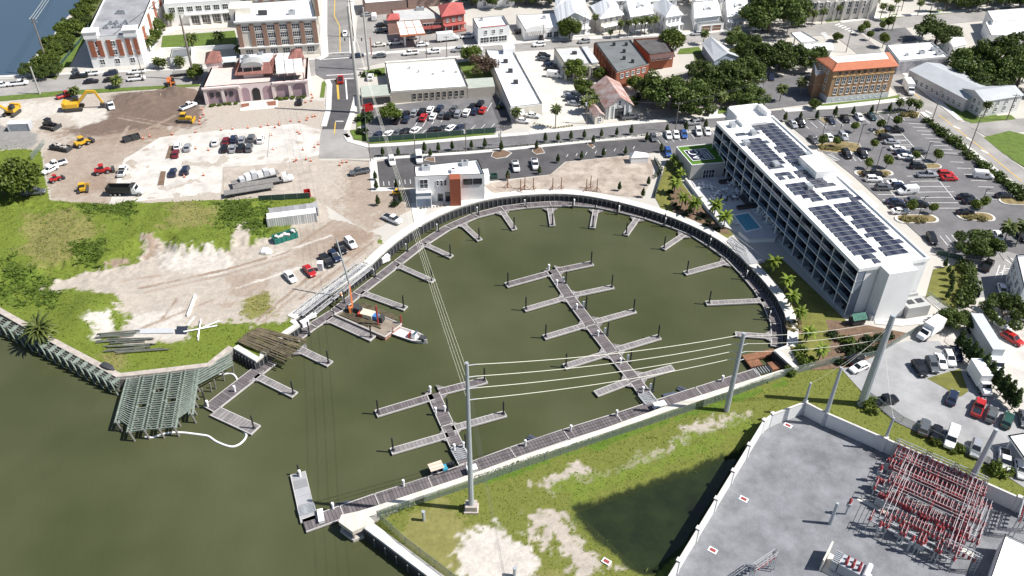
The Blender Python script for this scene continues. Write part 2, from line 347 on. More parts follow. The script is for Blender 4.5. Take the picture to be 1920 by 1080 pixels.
def hill(X, Y):
    s = sdist(plateau, X, Y); n = fbm(X, Y, 0.12, 4)
    h = sstep(s+(n-0.5)*5, -0.6, 3.2)*(1.1+1.5*n)
    d = np.hypot(X-mound.x, (Y-mound.y)*0.9); h = h+1.9*np.exp(-(d/5.2)**2)
    band = sstep(s, -7, -1)*(1-sstep(s, 1, 3)); return h+0.25*(fbm(X, Y, 0.5, 3)-0.5)+band*1.3*np.abs(fbm(X, Y, 0.55, 4)-0.5)*2
landclip = lambda X, Y: sdist(land, X, Y)
pen = terrain('peninsula_terrain', [(-250,430),(-60,270),(78,276),(86,330),(96,374),(205,382),(590,366),(612,380),(620,410),(650,415),(690,430),(715,440),(722,465),(690,500),(545,600),(560,612),(540,626),(497,668),(480,680),(437,654),(392,688),(218,708),(0,588),(-250,450)], 0.45,
  C_GRASS, [
  ('dry', [(40,420),(150,400),(190,440),(160,500),(60,510)], C_DRY, 3, 4), ('dark', [(150,385),(260,385),(240,420),(160,410)], C_GRASSD, 3, 5), ('dark', [(380,385),(500,380),(500,450),(430,455)], C_GRASSD, 4, 7), ('dark', [(140,470),(200,455),(200,500),(150,505)], C_GRASSD, 2, 3),
  ('dark', [(20,500),(130,545),(110,570),(0,560)], C_GRASSD, 3, 5), ('dry', [(330,390),(420,400),(400,430),(300,440)], C_DRY, 3, 5),
  ('sand', [(78,545),(115,528),(165,512),(235,500),(268,488),(268,452),(300,452),(330,472),(430,470),(445,430),(460,430),(475,455),(540,440),(560,400),(600,372),(640,380),(720,440),(715,470),(560,588),(530,602),(470,610),(420,600),(352,612),(345,640),(255,650),(200,640),(235,600),(215,560),(140,545)], C_SAND, 1.0, 2.2),
  ('sandw', [(300,475),(420,470),(440,500),(400,520),(300,500)], C_SANDW, 2, 3), ('sandw', [(240,590),(340,575),(345,630),(230,640)], C_SANDW, 2, 2),
  ('dirt', [(560,430),(640,405),(700,440),(690,480),(600,480),(540,500)], C_TAN, 3, 4), ('dirt', [(620,440),(690,420),(700,450),(640,480)], C_DIRT, 2.5, 4), ('dirt', [(430,520),(520,505),(500,560),(420,570)], C_TAN, 2, 4),
  ('scarp', [(274,455),(292,448),(300,470),(280,480)], C_DIRT, 1.5, 2.5), ('scarp', [(195,497),(235,487),(250,492),(215,502)], C_DIRT, 1, 1),
  ('dry', [(455,560),(500,545),(520,590),(460,600)], C_DRY, 2, 2.5), ('dry', [(180,660),(230,660),(230,695),(190,690)], C_DRY, 1.5, 2),
  ('sandw', [(165,600),(205,590),(215,620),(185,640)], C_SANDW, 1.2, 2)]+[('dirt', [(a,b_),(c,d),(c+3,d+3),(a+3,b_+3)], C_TAN if k%2 else C_DIRT, 0.3, 0.4) for k,(a,b_,c,d) in enumerate([(260,540,420,505),(265,548,425,513),(420,505,540,470),(425,513,545,478),(540,470,640,400),(548,478,648,408),(480,600,600,500),(490,604,608,508),(300,600,330,560),(230,525,300,515),(560,560,700,450),(250,620,400,560),(430,480,470,520),(590,540,690,465)])]+[('sandw', [(a,b_),(c,d),(c+4,d+3),(a+4,b_+3)], C_SANDW, 0.4, 0.6) for a,b_,c,d in [(320,490,420,500),(440,540,560,500),(500,480,620,440),(280,560,350,600)]], hill, 0.02, 'grass and eroded sand of the undeveloped point', landclip)
site = terrain('construction_ground', [(-250,190),(0,190),(120,178),(250,170),(380,160),(388,198),(580,186),(610,190),(612,260),(600,300),(690,298),(705,300),(705,345),(770,355),(780,390),(690,440),(590,372),(205,384),(94,378),(84,332),(76,282),(-60,285),(-250,300)], 0.6,
  C_SAND, [('tan', [(60,290),(220,225),(330,240),(240,290),(200,380),(100,380)], C_TAN, 4, 6), ('dirt', [(190,215),(225,180),(380,172),(385,230),(300,245),(150,260),(110,250)], C_DIRTD, 3, 4),
  ('dirt', [(85,245),(130,250),(150,262),(330,238),(320,262),(140,275)], C_DIRT, 2.5, 4), ('sandw', [(125,210),(190,200),(200,220),(150,240)], C_SANDW, 2, 2), ('tan', [(620,300),(760,330),(770,390),(690,430),(610,380)], C_TAN, 4, 6), ('sandw', [(600,290),(660,300),(640,380),(600,360)], C_SAND, 3, 5),
  ('dirt', [(150,335),(190,320),(210,350),(160,370)], C_DIRT, 2, 3), ('sandw', [(0,195),(130,190),(100,220),(0,240)], C_SANDW, 3, 4), ('asph', [(-250,240),(0,235),(60,250),(80,265),(60,278),(-250,290)], (0.24,0.23,0.22), 1, 2), ('dark',[(300,178),(350,170),(370,185),(330,200)], C_DIRTD, 2, 3)]+[('tan', [(a,b_),(c,d),(c+3,d+2),(a+3,b_+2)], C_DIRT if k%2 else C_TAN, 0.3, 0.35) for k,(a,b_,c,d) in enumerate([(60,215,120,250),(68,213,128,248),(100,260,200,292),(108,256,208,288),(130,300,165,345),(140,298,175,343),(640,300,655,380),(650,300,665,378),(620,345,700,420),(628,340,708,415),(690,330,640,410),(220,215,340,235),(220,220,330,241),(330,215,240,258),(240,235,180,330)])],
  lambda X, Y: 0.25*(fbm(X, Y, 0.3, 4)-0.4)+(2.2+2.5*(fbm(X, Y, 0.45, 4)-.5))*np.exp(-(((X-P(258,190).x)/8)**2+((Y-P(258,190).y)/5)**2))+(2.6+3.0*(fbm(X, Y, 0.5, 4)-.5))*np.exp(-(((X-P(335,180).x)/7)**2+((Y-P(335,180).y)/4)**2)), 0.03, 'sandy construction ground with tracks and excavated soil')
lower = terrain('utility_grass', [(708,975),(690,992),(835,1100),(1000,1330),(1110,1345),(1272,1080),(1430,815),(1503,780),(1541,800),(1652,849),(1812,921),(1990,1000),(1990,920),(1850,870),(1680,790),(1620,740),(1590,690),(1575,676),(1480,700),(1247,764),(960,865),(880,893)], 0.4,
  (0.145,0.16,0.036), [
  ('sand', [(1280,800),(1400,775),(1380,800),(1310,815)], C_SAND, 1.0, 2.2), ('sand', [(1150,880),(1290,820),(1295,840),(1200,880),(1090,920),(1080,900)], C_SAND, 1.0, 2.6), ('sand', [(1000,910),(1080,870),(1120,880),(1040,930)], C_SAND, 1, 2),
  ('sand', [(780,965),(850,950),(900,990),(1000,1040),(1060,1090),(830,1090),(740,1010)], C_DRY, 1.5, 3), ('sandw', [(870,990),(940,980),(1010,1050),(1010,1110),(850,1110),(850,1040)], C_SANDW, 1.0, 2.0), ('sand', [(1000,950),(1060,960),(1100,1030),(1160,1070),(1090,1080),(1010,1000)], C_SAND, 1.2, 3),
  ('dark', [(1070,950),(1250,890),(1400,830),(1425,800),(1250,1090),(1080,980)], (0.08,0.11,0.02), 3, 3), ('dark',[(900,900),(1470,715),(1470,722),(905,912)], (0.09,0.15,0.02), 0.8, 1.2),
  ('green', [(1020,920),(1240,850),(1380,790),(1430,800),(1290,870),(1090,940)], (0.135,0.175,0.03), 2.5, 3.5), ('pond', [(1066,951),(1200,904),(1300,870),(1400,832),(1416,840),(1306,1014),(1226,1080),(1190,1072),(1106,1004)], (0.02,0.028,0.010), 0.7, 0.7)],
  lambda X, Y: 0.15*(fbm(X, Y, 0.4, 3)-0.5)-1.5*sstep(sdist([(p.x,p.y) for p in PP([(1060,950),(1250,886),(1405,830),(1412,850),(1300,1025),(1222,1080),(1188,1072)])], X, Y), -0.3, 2.6), 0.02, 'patchy grass strip with a wet hollow beside the utility yard', landclip)
pondpoly = [(1060,952),(1200,904),(1300,868),(1402,830),(1418,842),(1304,1020),(1226,1084),(1188,1076),(1104,1006)]
b = MB(); b.prism([(p.x,p.y) for p in PP(pondpoly, -1.0)], -1.6, -0.9)
struct(b.build('pond', mat('dark pond water', (0.010,0.013,0.006), 0.3, 0.0, 0.12, col2=(0.022,0.034,0.010))), 'dark weedy pond in the hollow beside the utility wall')

# ---- roads
Z1 = 0.05
sheet('main_street', [(606,-60),(654,-60),(659,90),(666,150),(668,180),(658,215),(648,245),(650,258),(600,258),(606,235),(614,205),(615,150),(609,110)], 0.10, ASPHOLD)
sheet('street_junction', [(590,112),(663,104),(670,150),(614,152),(592,140)], 0.115, ASPH)
sheet('street_south_leg', [(614,152),(667,150),(668,180),(659,212),(649,243),(604,243),(612,205)], 0.125, ASPHNEW)
sheet('west_avenue', [(-250,205),(-20,183),(120,170),(250,164),(380,158),(590,142),(592,112),(380,130),(150,139),(60,146),(-20,150),(-250,160)], 0.085, ASPHPALE)
sheet('east_avenue', [(663,130),(722,117),(890,104),(1040,92),(1180,86),(1270,82),(1355,76),(1440,72),(1560,66),(1560,44),(1440,55),(1355,60),(1270,66),(1180,70),(1040,76),(890,88),(722,100),(662,108)], 0.10, ASPHPALE)
sheet('harbour_street', [(650,250),(656,262),(687,273),(760,269),(870,259),(990,249),(1100,239),(1200,229),(1340,219),(1460,207),(1600,196),(1660,189),(1692,182),(1725,208),(1690,209),(1650,208),(1560,218),(1470,226),(1345,238),(1220,252),(1080,266),(960,278),(880,285),(700,297),(640,292),(598,296),(600,250)], 0.095, ASPH)
sheet('harbour_street_bend', [(603,243),(650,243),(652,258),(687,273),(695,297),(598,297),(600,258)], 0.108, ASPHPALE)
sheet('diagonal_road', [(1560,45),(1600,50),(1648,92),(1690,135),(1725,165),(1765,200),(1802,228),(1842,256),(1880,287),(1925,322),(1990,375),(1990,420),(1925,362),(1870,322),(1815,278),(1760,240),(1722,208),(1690,184),(1650,140),(1600,95),(1560,64)], 0.105, ASPHPALE)
sheet('north_avenue', [(1440,72),(1440,54),(1640,36),(1790,24),(1925,10),(2100,-8),(2100,12),(1925,32),(1790,44),(1640,57),(1560,66)], 0.112, ASPHPALE)
sheet('side_road', [(1800,229),(1925,222),(2000,215),(2000,236),(1925,246),(1850,256)], 0.11, ASPHPALE)
# pavements with real steps
SW = 0.24
def walk(name, pts, w, z=SW, m=CONC2):
    b = MB(); ribbon(b, [(p.x, p.y) for p in PP(pts)], w, -0.1, z); return struct(b.build(name, m))
walk('pavement', [(656,258),(668,268),(690,276),(760,273),(870,263),(990,253)][0:1]+[(648,252),(656,265),(690,275),(760,271),(870,261),(992,251)], 1.8)
walk('pavement', [(992,250),(1100,240),(1200,230),(1340,220),(1410,214)], 2.0)
walk('pavement', [(1470,208),(1560,202),(1660,191),(1700,186)], 2.4)
walk('pavement', [(608,-40),(607,60),(609,106),(596,112)], 2.6)
walk('pavement', [(657,-40),(661,100),(680,103),(722,98)], 2.2)
walk('pavement', [(613,150),(618,160),(616,205),(607,238)], 1.8)
walk('pavement', [(668,182),(660,215),(649,246)], 1.6)
walk('pavement', [(722,100),(890,87),(1040,75),(1180,69),(1270,65),(1355,59),(1440,54)], 2.2)
walk('pavement', [(722,118),(890,105),(910,104)], 1.6)
walk('pavement', [(-60,147),(150,138),(380,129),(590,111)], 1.6)
walk('pavement', [(700,299),(880,287),(960,280),(1080,268),(1220,254),(1330,243)], 1.6)
walk('pavement', [(1728,211),(1765,243),(1820,282),(1875,327),(1925,365)], 1.6)
walk('pavement', [(1690,134),(1725,163),(1800,226)], 2.0)
walk('pavement', [(1575,42),(1640,34),(1790,22),(1920,8)], 2.0)
# lots
sheet('harbour_lot', [(705,304),(740,299),(835,292),(985,280),(1080,270),(1230,258),(1345,246),(1345,262),(1290,280),(1262,290),(1240,285),(1210,288),(1060,303),(1032,327),(915,340),(905,352),(775,352),(712,352)], 0.12, ASPHNEW)
sheet('east_lot', [(1232,256),(1345,245),(1345,265),(1290,282),(1262,294),(1250,280)], 0.135, ASPH)
sheet('hotel_lot', [(1470,228),(1560,221),(1680,211),(1722,213),(1760,246),(1815,286),(1872,330),(1935,372),(1990,410),(1990,500),(1860,490),(1760,475),(1600,330)], 0.12, ASPH)
sheet('shop_lot', [(684,205),(735,197),(930,176),(960,215),(950,238),(935,246),(690,266),(684,240)], 0.07, ASPH)
sheet('service_lane', [(927,178),(955,210),(960,240),(942,246),(928,215),(920,190)], 0.08, ASPHNEW)
sheet('petrol_forecourt', [(672,20),(745,15),(890,50),(905,88),(722,100),(664,106)], 0.07, ASPHPALE)
sheet('shell_lot', [(964,96),(1040,94),(1060,140),(1100,160),(1108,200),(1095,225),(1040,240),(990,247),(1018,215)], 0.07, SHELL)
sheet('concrete_lot', [(205,384),(232,300),(300,258),(400,246),(560,232),(606,245),(600,290),(520,310),(418,314),(414,362),(260,378)], 0.10, CONC)
sheet('parking_bay_strip', [(418,316),(595,300),(590,370),(420,372)], 0.11, mat('tracked sand', (0.40,0.35,0.30), 0.95, 0.2, 0.3))
sheet('limerock_yard', thick=1.5, px=[(1575,690),(1620,660),(1700,640),(1760,640),(1800,690),(1900,780),(1990,800),(1990,960),(1920,915),(1850,868),(1680,792),(1622,742)], z=0.10, m=LIME)
sheet('concrete_yard', [(1770,640),(1810,560),(1930,540),(1990,560),(1990,800),(1920,790),(1830,690)], 0.12, CONC)
sheet('striped_lot', [(1820,520),(1850,480),(1880,470),(1990,500),(1990,560),(1900,555),(1810,560)], 0.13, mat('grey pavement', (0.27,0.265,0.26), 0.9, 0.12, 0.3))
sheet('yard_gravel', [(1503,777),(1541,797),(1652,846),(1812,918),(1990,998),(2400,1190),(2400,1400),(1075,1400),(1268,1075),(1427,812),(1443,800)], 0.14, GRAVEL, thick=2.0, label='blue grey gravel of the electrical yard')
sheet('oak_lot', [(1205,150),(1410,110),(1420,175),(1390,205),(1200,226)], 0.06, mat('leaf strewn sand', (0.36,0.33,0.29), 0.95, 0.25, 0.3))
sheet('orange_lot', [(1410,150),(1520,135),(1545,192),(1440,205),(1415,190)], 0.10, ASPH)
sheet('corner_lot', [(1600,52),(1690,44),(1720,75),(1660,85)], 0.09, ASPH)
# lawns
def lawn(px, z=0.16, m=LAWN, name='lawn', label=None): return sheet(name, px, z, m, label)
lawn([(305,68),(440,58),(448,88),(302,95)], label='green courtyard lawn before the white hall')
lawn([(120,128),(105,118),(180,35),(184,40),(150,90),(130,125)], label='green strip between the brick wing and the dark path')
lawn([(105,150),(185,30),(205,0),(215,-20),(178,-20),(75,105),(60,140)], 0.10, mat('rough bank grass', (0.10,0.12,0.035), 0.95, 0.4, 0.25, bump=0.5), label='rough grass bank above the river')
lawn([(-60,196),(100,181),(250,170),(378,162),(370,158),(250,164),(120,171),(-60,186)], label='verge beside the west avenue')
lawn([(688,266),(925,250),(930,253),(760,266),(692,270)], label='verge below the screened car park')
lawn([(670,215),(686,212),(690,230),(668,240)]); lawn([(656,245),(688,240),(690,266),(664,262)])
lawn([(682,133),(722,127),(722,142),(676,146)]); lawn([(612,150),(604,155),(600,183),(608,183)])
lawn([(858,118),(912,110),(930,150),(880,155)], label='back garden lawn between two white roofs')
lawn([(1275,92),(1310,88),(1318,100),(1270,102)]); lawn([(1340,205),(1405,196),(1400,208),(1340,214)])
lawn([(1844,258),(1892,246),(1990,270),(1990,350),(1930,320),(1880,288)], label='open green lawn beyond the diagonal road')
lawn([(1800,222),(1895,216),(1905,224),(1822,232)]); lawn([(1540,196),(1660,184),(1688,178),(1682,190),(1540,201)])
lawn([(1700,125),(1770,160),(1800,180),(1880,222),(1870,226),(1800,222)], 0.1, LAWN); lawn([(1655,32),(1680,26),(1692,32),(1648,40)]); lawn([(1735,22),(1780,18),(1790,24),(1740,30)])
lawn([(1545,30),(1600,24),(1612,34),(1550,42)]); lawn([(1300,100),(1420,85),(1430,120),(1310,150)], 0.065, mat('shaded yard', (0.13,0.14,0.05), 0.95, 0.3, 0.3))
lawn([(1225,365),(1240,335),(1250,300),(1262,305),(1280,345),(1300,372),(1340,400),(1375,440),(1360,448),(1310,420),(1240,392)], 0.10, LAWN2, label='olive turf between the basin and the pool terrace')
lawn([(1405,500),(1460,480),(1585,600),(1600,640),(1560,672),(1500,690),(1482,650),(1480,600),(1460,550)], 0.10, LAWN2, label='turf between the hotel and the round basin')
lawn([(1750,505),(1800,495),(1818,540),(1790,580),(1735,560)], 0.10, LAWN2, label='turf strip behind the hotel end wall')
lawn([(1738,710),(1800,692),(1815,735),(1800,745)], 0.15, LAWN2, label='grass triangle in the limerock yard')
sheet('mulch_bed', [(1470,600),(1500,592),(1505,625),(1478,630)], 0.13, MULCH); sheet('mulch_bed', [(1548,600),(1600,605),(1700,625),(1640,668),(1590,690),(1520,695),(1560,640)], 0.12, MULCH)
sheet('mulch_bed', [(1268,345),(1285,360),(1350,410),(1370,440),(1340,436),(1262,398),(1255,370)], 0.13, MULCH)
sheet('graded_soil', [(905,345),(1032,328),(1062,304),(1210,289),(1225,300),(1225,330),(1205,372),(1150,366),(1072,353),(985,355),(925,362)], 0.05, mat('graded soil', (0.34,0.27,0.22), 0.95, 0.25, 0.25, col2=(0.47,0.41,0.35), bump=0.3, bscale=1.5), 'graded sandy soil behind the round seawall')
sheet('office_walk', [(770,382),(925,362),(930,372),(800,392),(790,425),(778,428)], 0.14, CONC2)
sheet('office_walk', [(692,300),(706,299),(712,352),(745,352),(745,358),(696,360)], 0.15, CONC2)
# islands with kerbs in the lots
def island(px, name='kerb_island', fill=MULCH):
    b = MB(); c = PP(px); cx = sum(p.x for p in c)/len(c); cy = sum(p.y for p in c)/len(c)
    b.prism([(p.x,p.y) for p in c], 0.0, 0.28); o = struct(b.build(name, CONC2))
    def inset(p):
        d = math.hypot(cx-p.x, cy-p.y); k = 0.22/max(d, 0.5); return (p.x+(cx-p.x)*k, p.y+(cy-p.y)*k)
    b = MB(); b.prism([inset(p) for p in c], 0.1, 0.30); f = b.build('planting_soil', fill, o); return o
def oval(a, bpt, w):
    """capsule between two photo points, w metres wide, returned in photo pixels is not needed: world list"""
    A, B = P(*a), P(*bpt); d = (B-A).normalized(); n = Vector((-d.y, d.x, 0)); out = []
    for k in range(7):
        t = -math.pi/2+math.pi*k/6; out.append(B+d*(w/2*math.cos(t))+n*(w/2*math.sin(t)))
    for k in range(7):
        t = math.pi/2+math.pi*k/6; out.append(A+d*(w/2*math.cos(t))+n*(w/2*math.sin(t)))
    return out
def island_w(pts, fill=MULCH, name='kerb_island'):
    b = MB(); cx = sum(p.x for p in pts)/len(pts); cy = sum(p.y for p in pts)/len(pts); b.prism([(p.x,p.y) for p in pts], 0.0, 0.28); o = struct(b.build(name, CONC2))
    b = MB(); b.prism([(p.x+(cx-p.x)*0.12, p.y+(cy-p.y)*0.12) for p in pts], 0.1, 0.30); b.build('planting_soil', fill, o); return o
DRYBED = mat('dry grass bed', (0.22,0.17,0.08), 0.95, 0.35, 0.8, bump=0.4)
for a, c, w in [((1646,250),(1665,246),3.0),((1612,326),(1664,325),3.2),((1735,313),(1755,312),3.0),((1692,412),(1745,411),4.0),((1808,406),(1850,408),4.2),((1885,378),(1925,380),3.6)]:
    island_w(oval(a, c, w), DRYBED)
island([(1535,284),(1530,272),(1578,266),(1610,270),(1620,284),(1585,290)], fill=DRYBED); island([(1545,232),(1535,224),(1548,222),(1558,235)], fill=DRYBED)
island([(920,295),(925,285),(945,282),(960,288),(950,296),(930,299)]); island([(997,285),(1000,278),(1015,277),(1022,288),(1005,291)]); island([(1100,272),(1105,268),(1116,276),(1110,280)]); island([(795,302),(800,297),(815,296),(816,306)])
island([(1692,214),(1700,208),(1725,212),(1722,222),(1690,222)], fill=DRYBED)
island([(310,300),(318,274),(327,274),(322,299)], fill=MULCH); island([(295,350),(302,322),(312,322),(308,350)], fill=MULCH); island([(502,295),(506,250),(512,250),(512,294)], fill=CONC)
# painted lines
def lines(name, segs, w=0.16, z=0.13, m=LINE):
    b = MB()
    for a, c in segs:
        A, B = P(*a), P(*c); d = (B-A); n = Vector((-d.y, d.x, 0)).normalized()*(w/2)
        b.add([(A.x-n.x,A.y-n.y,z),(B.x-n.x,B.y-n.y,z),(B.x+n.x,B.y+n.y,z),(A.x+n.x,A.y+n.y,z)], [(0,1,2,3)])
    return struct(b.build(name, m))
def row(a, c, n, v0, v1=None):
    v1 = v1 or v0; return [((a[0]+(c[0]-a[0])*i/n, a[1]+(c[1]-a[1])*i/n), (a[0]+(c[0]-a[0])*i/n+v0[0]+(v1[0]-v0[0])*i/n, a[1]+(c[1]-a[1])*i/n+v0[1]+(v1[1]-v0[1])*i/n)) for i in range(n+1)]
hl = row((1504,231),(1680,213),11,(12,11),(16,13))+row((1704,232),(1765,287),8,(24,1),(29,1))+row((1781,304),(1860,374),6,(26,1),(32,1))
hl += row((1690,253),(1735,310),5,(-28,1),(-30,1))+row((1664,254),(1705,300),5,(28,0),(30,0))+row((1650,336),(1695,385),5,(-30,0),(-32,0))+row((1650,336),(1700,392),5,(30,0),(32,0))+row((1733,330),(1775,391),6,(-33,1),(-36,0))+row((1733,330),(1775,391),6,(33,0),(36,0))
hl += [((1690,250),(1745,312)),((1757,335),(1790,375)),((1645,330),(1700,395))]+row((1762,443),(1795,440),3,(15,18))+row((1872,475),(1920,490),3,(10,14))+row((1515,256),(1560,254),3,(8,10))+row((1585,290),(1625,292),4,(10,12))+row((1548,292),(1562,303),5,(12,-3))
lines('hotel_lot_lines', hl)
lines('harbour_lot_lines', row((1232,262),(1335,247),8,(6,8))+row((1065,290),(1190,275),7,(-3,5))+row((710,350),(770,345),6,(-1,-8)), 0.14, 0.145)
lines('shop_lot_lines', row((775,242),(930,205),9,(10,-17))+row((700,258),(920,240),12,(8,-8)), 0.16, 0.085)
lines('striped_lot_lines', row((1867,520),(1880,505),4,(-2,-1),(14,-1))+[((1866,522),(1874,498)),((1877,522),(1884,498))]+row((1895,495),(1915,490),2,(-10,-8)), 0.2, 0.145)
lines('street_lines', [((610,101),(659,98)),((606,112),(662,108)),((612,150),(667,147)),((612,142),(666,139)),((648,150),(651,187)),((629,228),(644,228))], 0.45, 0.14)
lines('street_centre_line', [((631,150),(634,187)),((633,150),(636,187)),((628,0),(627,30)),((627,30),(637,50)),((637,50),(638,98)),((629,230),(627,252))], 0.3, 0.145, LINEY)
lines('road_lines', [((1711,172),(1725,186)),((1760,216),(1840,278)),((1840,278),(1915,340))], 0.3, 0.125, LINEY)
lines('crossing_lines', row((1566,48),(1596,62),5,(9,-3))+row((1548,62),(1556,72),4,(-9,1)), 0.7, 0.13)
lines('turn_arrow', [((1787,237),(1800,242)),((1840,282),(1852,288)),((1812,258),(1822,264)),((1735,208),(1747,214))], 0.7, 0.13)
# ================================================================== SEAWALLS AND DOCKS
DARKWALL = mat('dark sheet pile', (0.03, 0.032, 0.036), 0.8, 0.25, 0.8)
RIB = mat('pale fender rib', (0.13, 0.13, 0.13), 0.8, 0.2, 1.5)
def offset_line(pts, d):
    L, R = poly_line(pts, 2*abs(d)); return L if d > 0 else R
def resample(pts, step):
    out = [pts[0]]; acc = 0
    for a, c in zip(pts, pts[1:]):
        a, c = Vector(a), Vector(c); l = (c-a).length
        if l < 1e-6: continue
        t = step-acc
        while t <= l: out.append(a+(c-a)*(t/l)); t += step
        acc = (acc+l) % step
    return out
def seawall(label, pts, w, capm, side=1, rib=None, face=DARKWALL, capname='cap', z=ZC, ribs=True):
    """pts: water-side edge; side=+1 when the land lies to the left of the walking direction"""
    pts = [Vector((p[0], p[1])) for p in pts]
    t = thing('seawall', label, 'seawall', (pts[0].x, pts[0].y, 0)); o = t.location
    mid = offset_line(pts, side*w/2); b = MB(); ribbon(b, [(p[0]-o.x, p[1]-o.y) for p in mid], w, -0.35, z); b.build(capname, capm, t)
    fl = offset_line(pts, -side*0.12); b = MB(); ribbon(b, [(p[0]-o.x, p[1]-o.y) for p in fl], 0.3, -4.0, -0.34); b.build('sheet_pile_face', face, t)
    if rib:
        me = MB().box(-0.12,-0.12,-2.4,0.12,0.12,-0.37).mesh('fender_rib', RIB)
        rp = resample([Vector(p) for p in offset_line(pts, -side*0.3)], rib)
        for i in range(1, len(rp)-1):
            d = rp[i+1]-rp[i]; link('fender_rib', me, t, (rp[i].x-o.x, rp[i].y-o.y, 0), math.atan2(d.y, d.x))
    return t
seawall('curved concrete seawall with dark ribbed face round the marina basin', [(p.x,p.y) for p in ARC], 2.3, CAPM, 1, 1.3)
seawall('straight concrete quay wall behind the white gangways', [(p.x,p.y) for p in QUAY], 2.3, CAPM, 1, 1.3)
seawall('old cracked concrete wall along the overgrown river bank', v2(LEFTBANK), 1.3, OLDCONC, 1, None, WOODOLD)
seawall('stepped white concrete corner of the log slip', v2(SLIP), 1.3, CAPM, 1, 1.0)
seawall('short angled wall round the brown timber platform', v2(NOTCH), 1.2, CAPM, 1, None)
seawall('long straight seawall below the utility grass', v2(LOWER), 1.25, mat('bleached wall cap', (0.60,0.57,0.50), 0.9, 0.15, 0.6), 1, None)
seawall('white concrete wall running off the bottom edge', v2(LOWEND), 1.7, CAPM, 1, 2.6)
b = MB(); pad = PP([(640,966),(635,979),(661,998),(707,977),(712,973),(702,953)], ZC); b.prism(v2(pad), -0.5, ZC+0.12)
t = thing('mooring_platform', 'pale concrete platform jutting out at the end of the seawall', 'platform', (pad[0].x, pad[0].y, 0)); b2 = MB(); b2.prism([(p.x-pad[0].x, p.y-pad[0].y) for p in pad], -0.55, ZC+0.12); b2.build('slab', mat('worn slab', (0.60,0.55,0.47), 0.9, 0.1, 0.5), t)
for q in ((642,978),(662,994),(690,984)):
    p = P(*q, ZC); c = MB().tube((p.x-pad[0].x, p.y-pad[0].y, -4), (p.x-pad[0].x, p.y-pad[0].y, -0.55), 0.3, 8); c.build('pile', OLDCONC, t)
# low rail of the hotel side of the seawall
DECK = stripes('grey deck boards', (0.135, 0.118, 0.122), (0.055, 0.048, 0.05), 0.62, 0, 0.16, 0.9, 0.16)
DECKP = stripes('pale deck boards', (0.225, 0.208, 0.208), (0.10, 0.09, 0.09), 0.8, 0, 0.12, 0.9, 0.2)
RAIL = mat('dock rub rail', (0.46, 0.44, 0.42), 0.8, 0.12, 1.0)
FLOATM = mat('dock float', (0.07, 0.07, 0.072), 0.8, 0.2, 1.0)
DECKALU = stripes('bare dock panels', (0.36, 0.36, 0.37), (0.2, 0.2, 0.21), 1.9, 0, 0.03, 0.6, 0.08, 0.2)
def deck(parent, a, c, w, m=DECK, name='deck', ext=0.0, z=ZD, taper=None):
    """a straight deck section from photo point a to c: deck boards, rub rails, floats below"""
    A, B = P(*a, z), P(*c, z); d = B-A; L = d.length+ext; rz = math.atan2(d.y, d.x); o = parent.location if parent else Vector((0,0,0))
    bm = MB(); bm.box(0.0, -w/2+0.1, -0.25, L-0.1, w/2-0.1, 0.0); k = bm.build(name, m, parent, (A.x-o.x, A.y-o.y, z-o.z), rz)
    r = MB(); r.box(0,-w/2,-0.32,L,-w/2+0.17,0.03); r.box(0,w/2-0.17,-0.32,L,w/2,0.03); r.box(L-0.18,-w/2+0.17,-0.32,L,w/2-0.17,0.031); r.build('rub_rail', RAIL, k)
    f = MB(); n = max(1, int(L/3.2))
    for i in range(n): f.box(L*i/n+0.2, -w/2+0.2, -0.75, L*(i+1)/n-0.25, w/2-0.2, -0.26)
    f.build('float', FLOATM, k); return k
def gusset(parent, a, c, w, z=ZD):
    """triangular knee plates where finger a->c leaves its walkway"""
    A, B = P(*a, z), P(*c, z); d = (B-A).normalized(); n = Vector((-d.y, d.x, 0)); o = parent.location; b = MB()
    for s in (1, -1):
        q = [A+n*s*(w/2-0.1), A+n*s*(w/2+1.3), A+d*1.7+n*s*(w/2-0.1)]
        b.prism([(p.x-o.x, p.y-o.y) for p in q], z-0.25-o.z, z+0.012-o.z)
    b.build('knee_plate', DECKP, parent)
PILEME = MB().tube((0,0,-3.5), (0,0,3.3), 0.17, 8).mesh('pile', PILE)
CAPME = MB().tube((0,0,3.3), (0,0,3.62), 0.19, 8, 0.02).mesh('pile_cap', PILE)
COLLAR = MB().box(-0.33,-0.33,-0.05,0.33,0.33,0.12).mesh('collar', DARKSTEEL)
def mooring_pile(px, label, h=1.0):
    p = P(*px, ZD); t = thing('mooring_pile', label, 'piling', (p.x, p.y, ZD), 0, 'dark mooring piles of the floating docks')
    link('shaft', PILEME, t, sc=(1,1,h)); link('pointed_cap', CAPME, t, sc=(1,1,h)); link('collar', COLLAR, t); return t
PEDB = MB().tube((0,0,0),(0,0,1.25),0.21,8).mesh('post', WHITEP); PEDT = MB().tube((0,0,1.25),(0,0,1.6),0.3,8,0.24).mesh('head', WHITEP)
def pedestal(px, label, z=ZD):
    p = P(*px, z); t = thing('power_pedestal', label, 'pedestal', (p.x, p.y, z), 0, 'white dock power pedestals'); link('post', PEDB, t); link('lamp_head', PEDT, t); return t
def dock(name, label, origin): 
    p = P(*origin, ZD); return thing(name, label, 'dock', (p.x, p.y, ZD))
RING_PX = [(552,636),(585,611),(625,586),(668,552),(706,523),(745,493),(790,458),(838,427),(890,404),(940,391),(985,385),(1030,382),(1074,381),(1117,384),(1158,392),(1210,405),(1262,422),(1300,437),(1335,459),(1367,482),(1395,510),(1422,542),(1442,575),(1455,605),(1457,632),(1456,648)]
ring = dock('floating_dock', 'curved grey boardwalk dock floating along the round seawall', (1074,381))
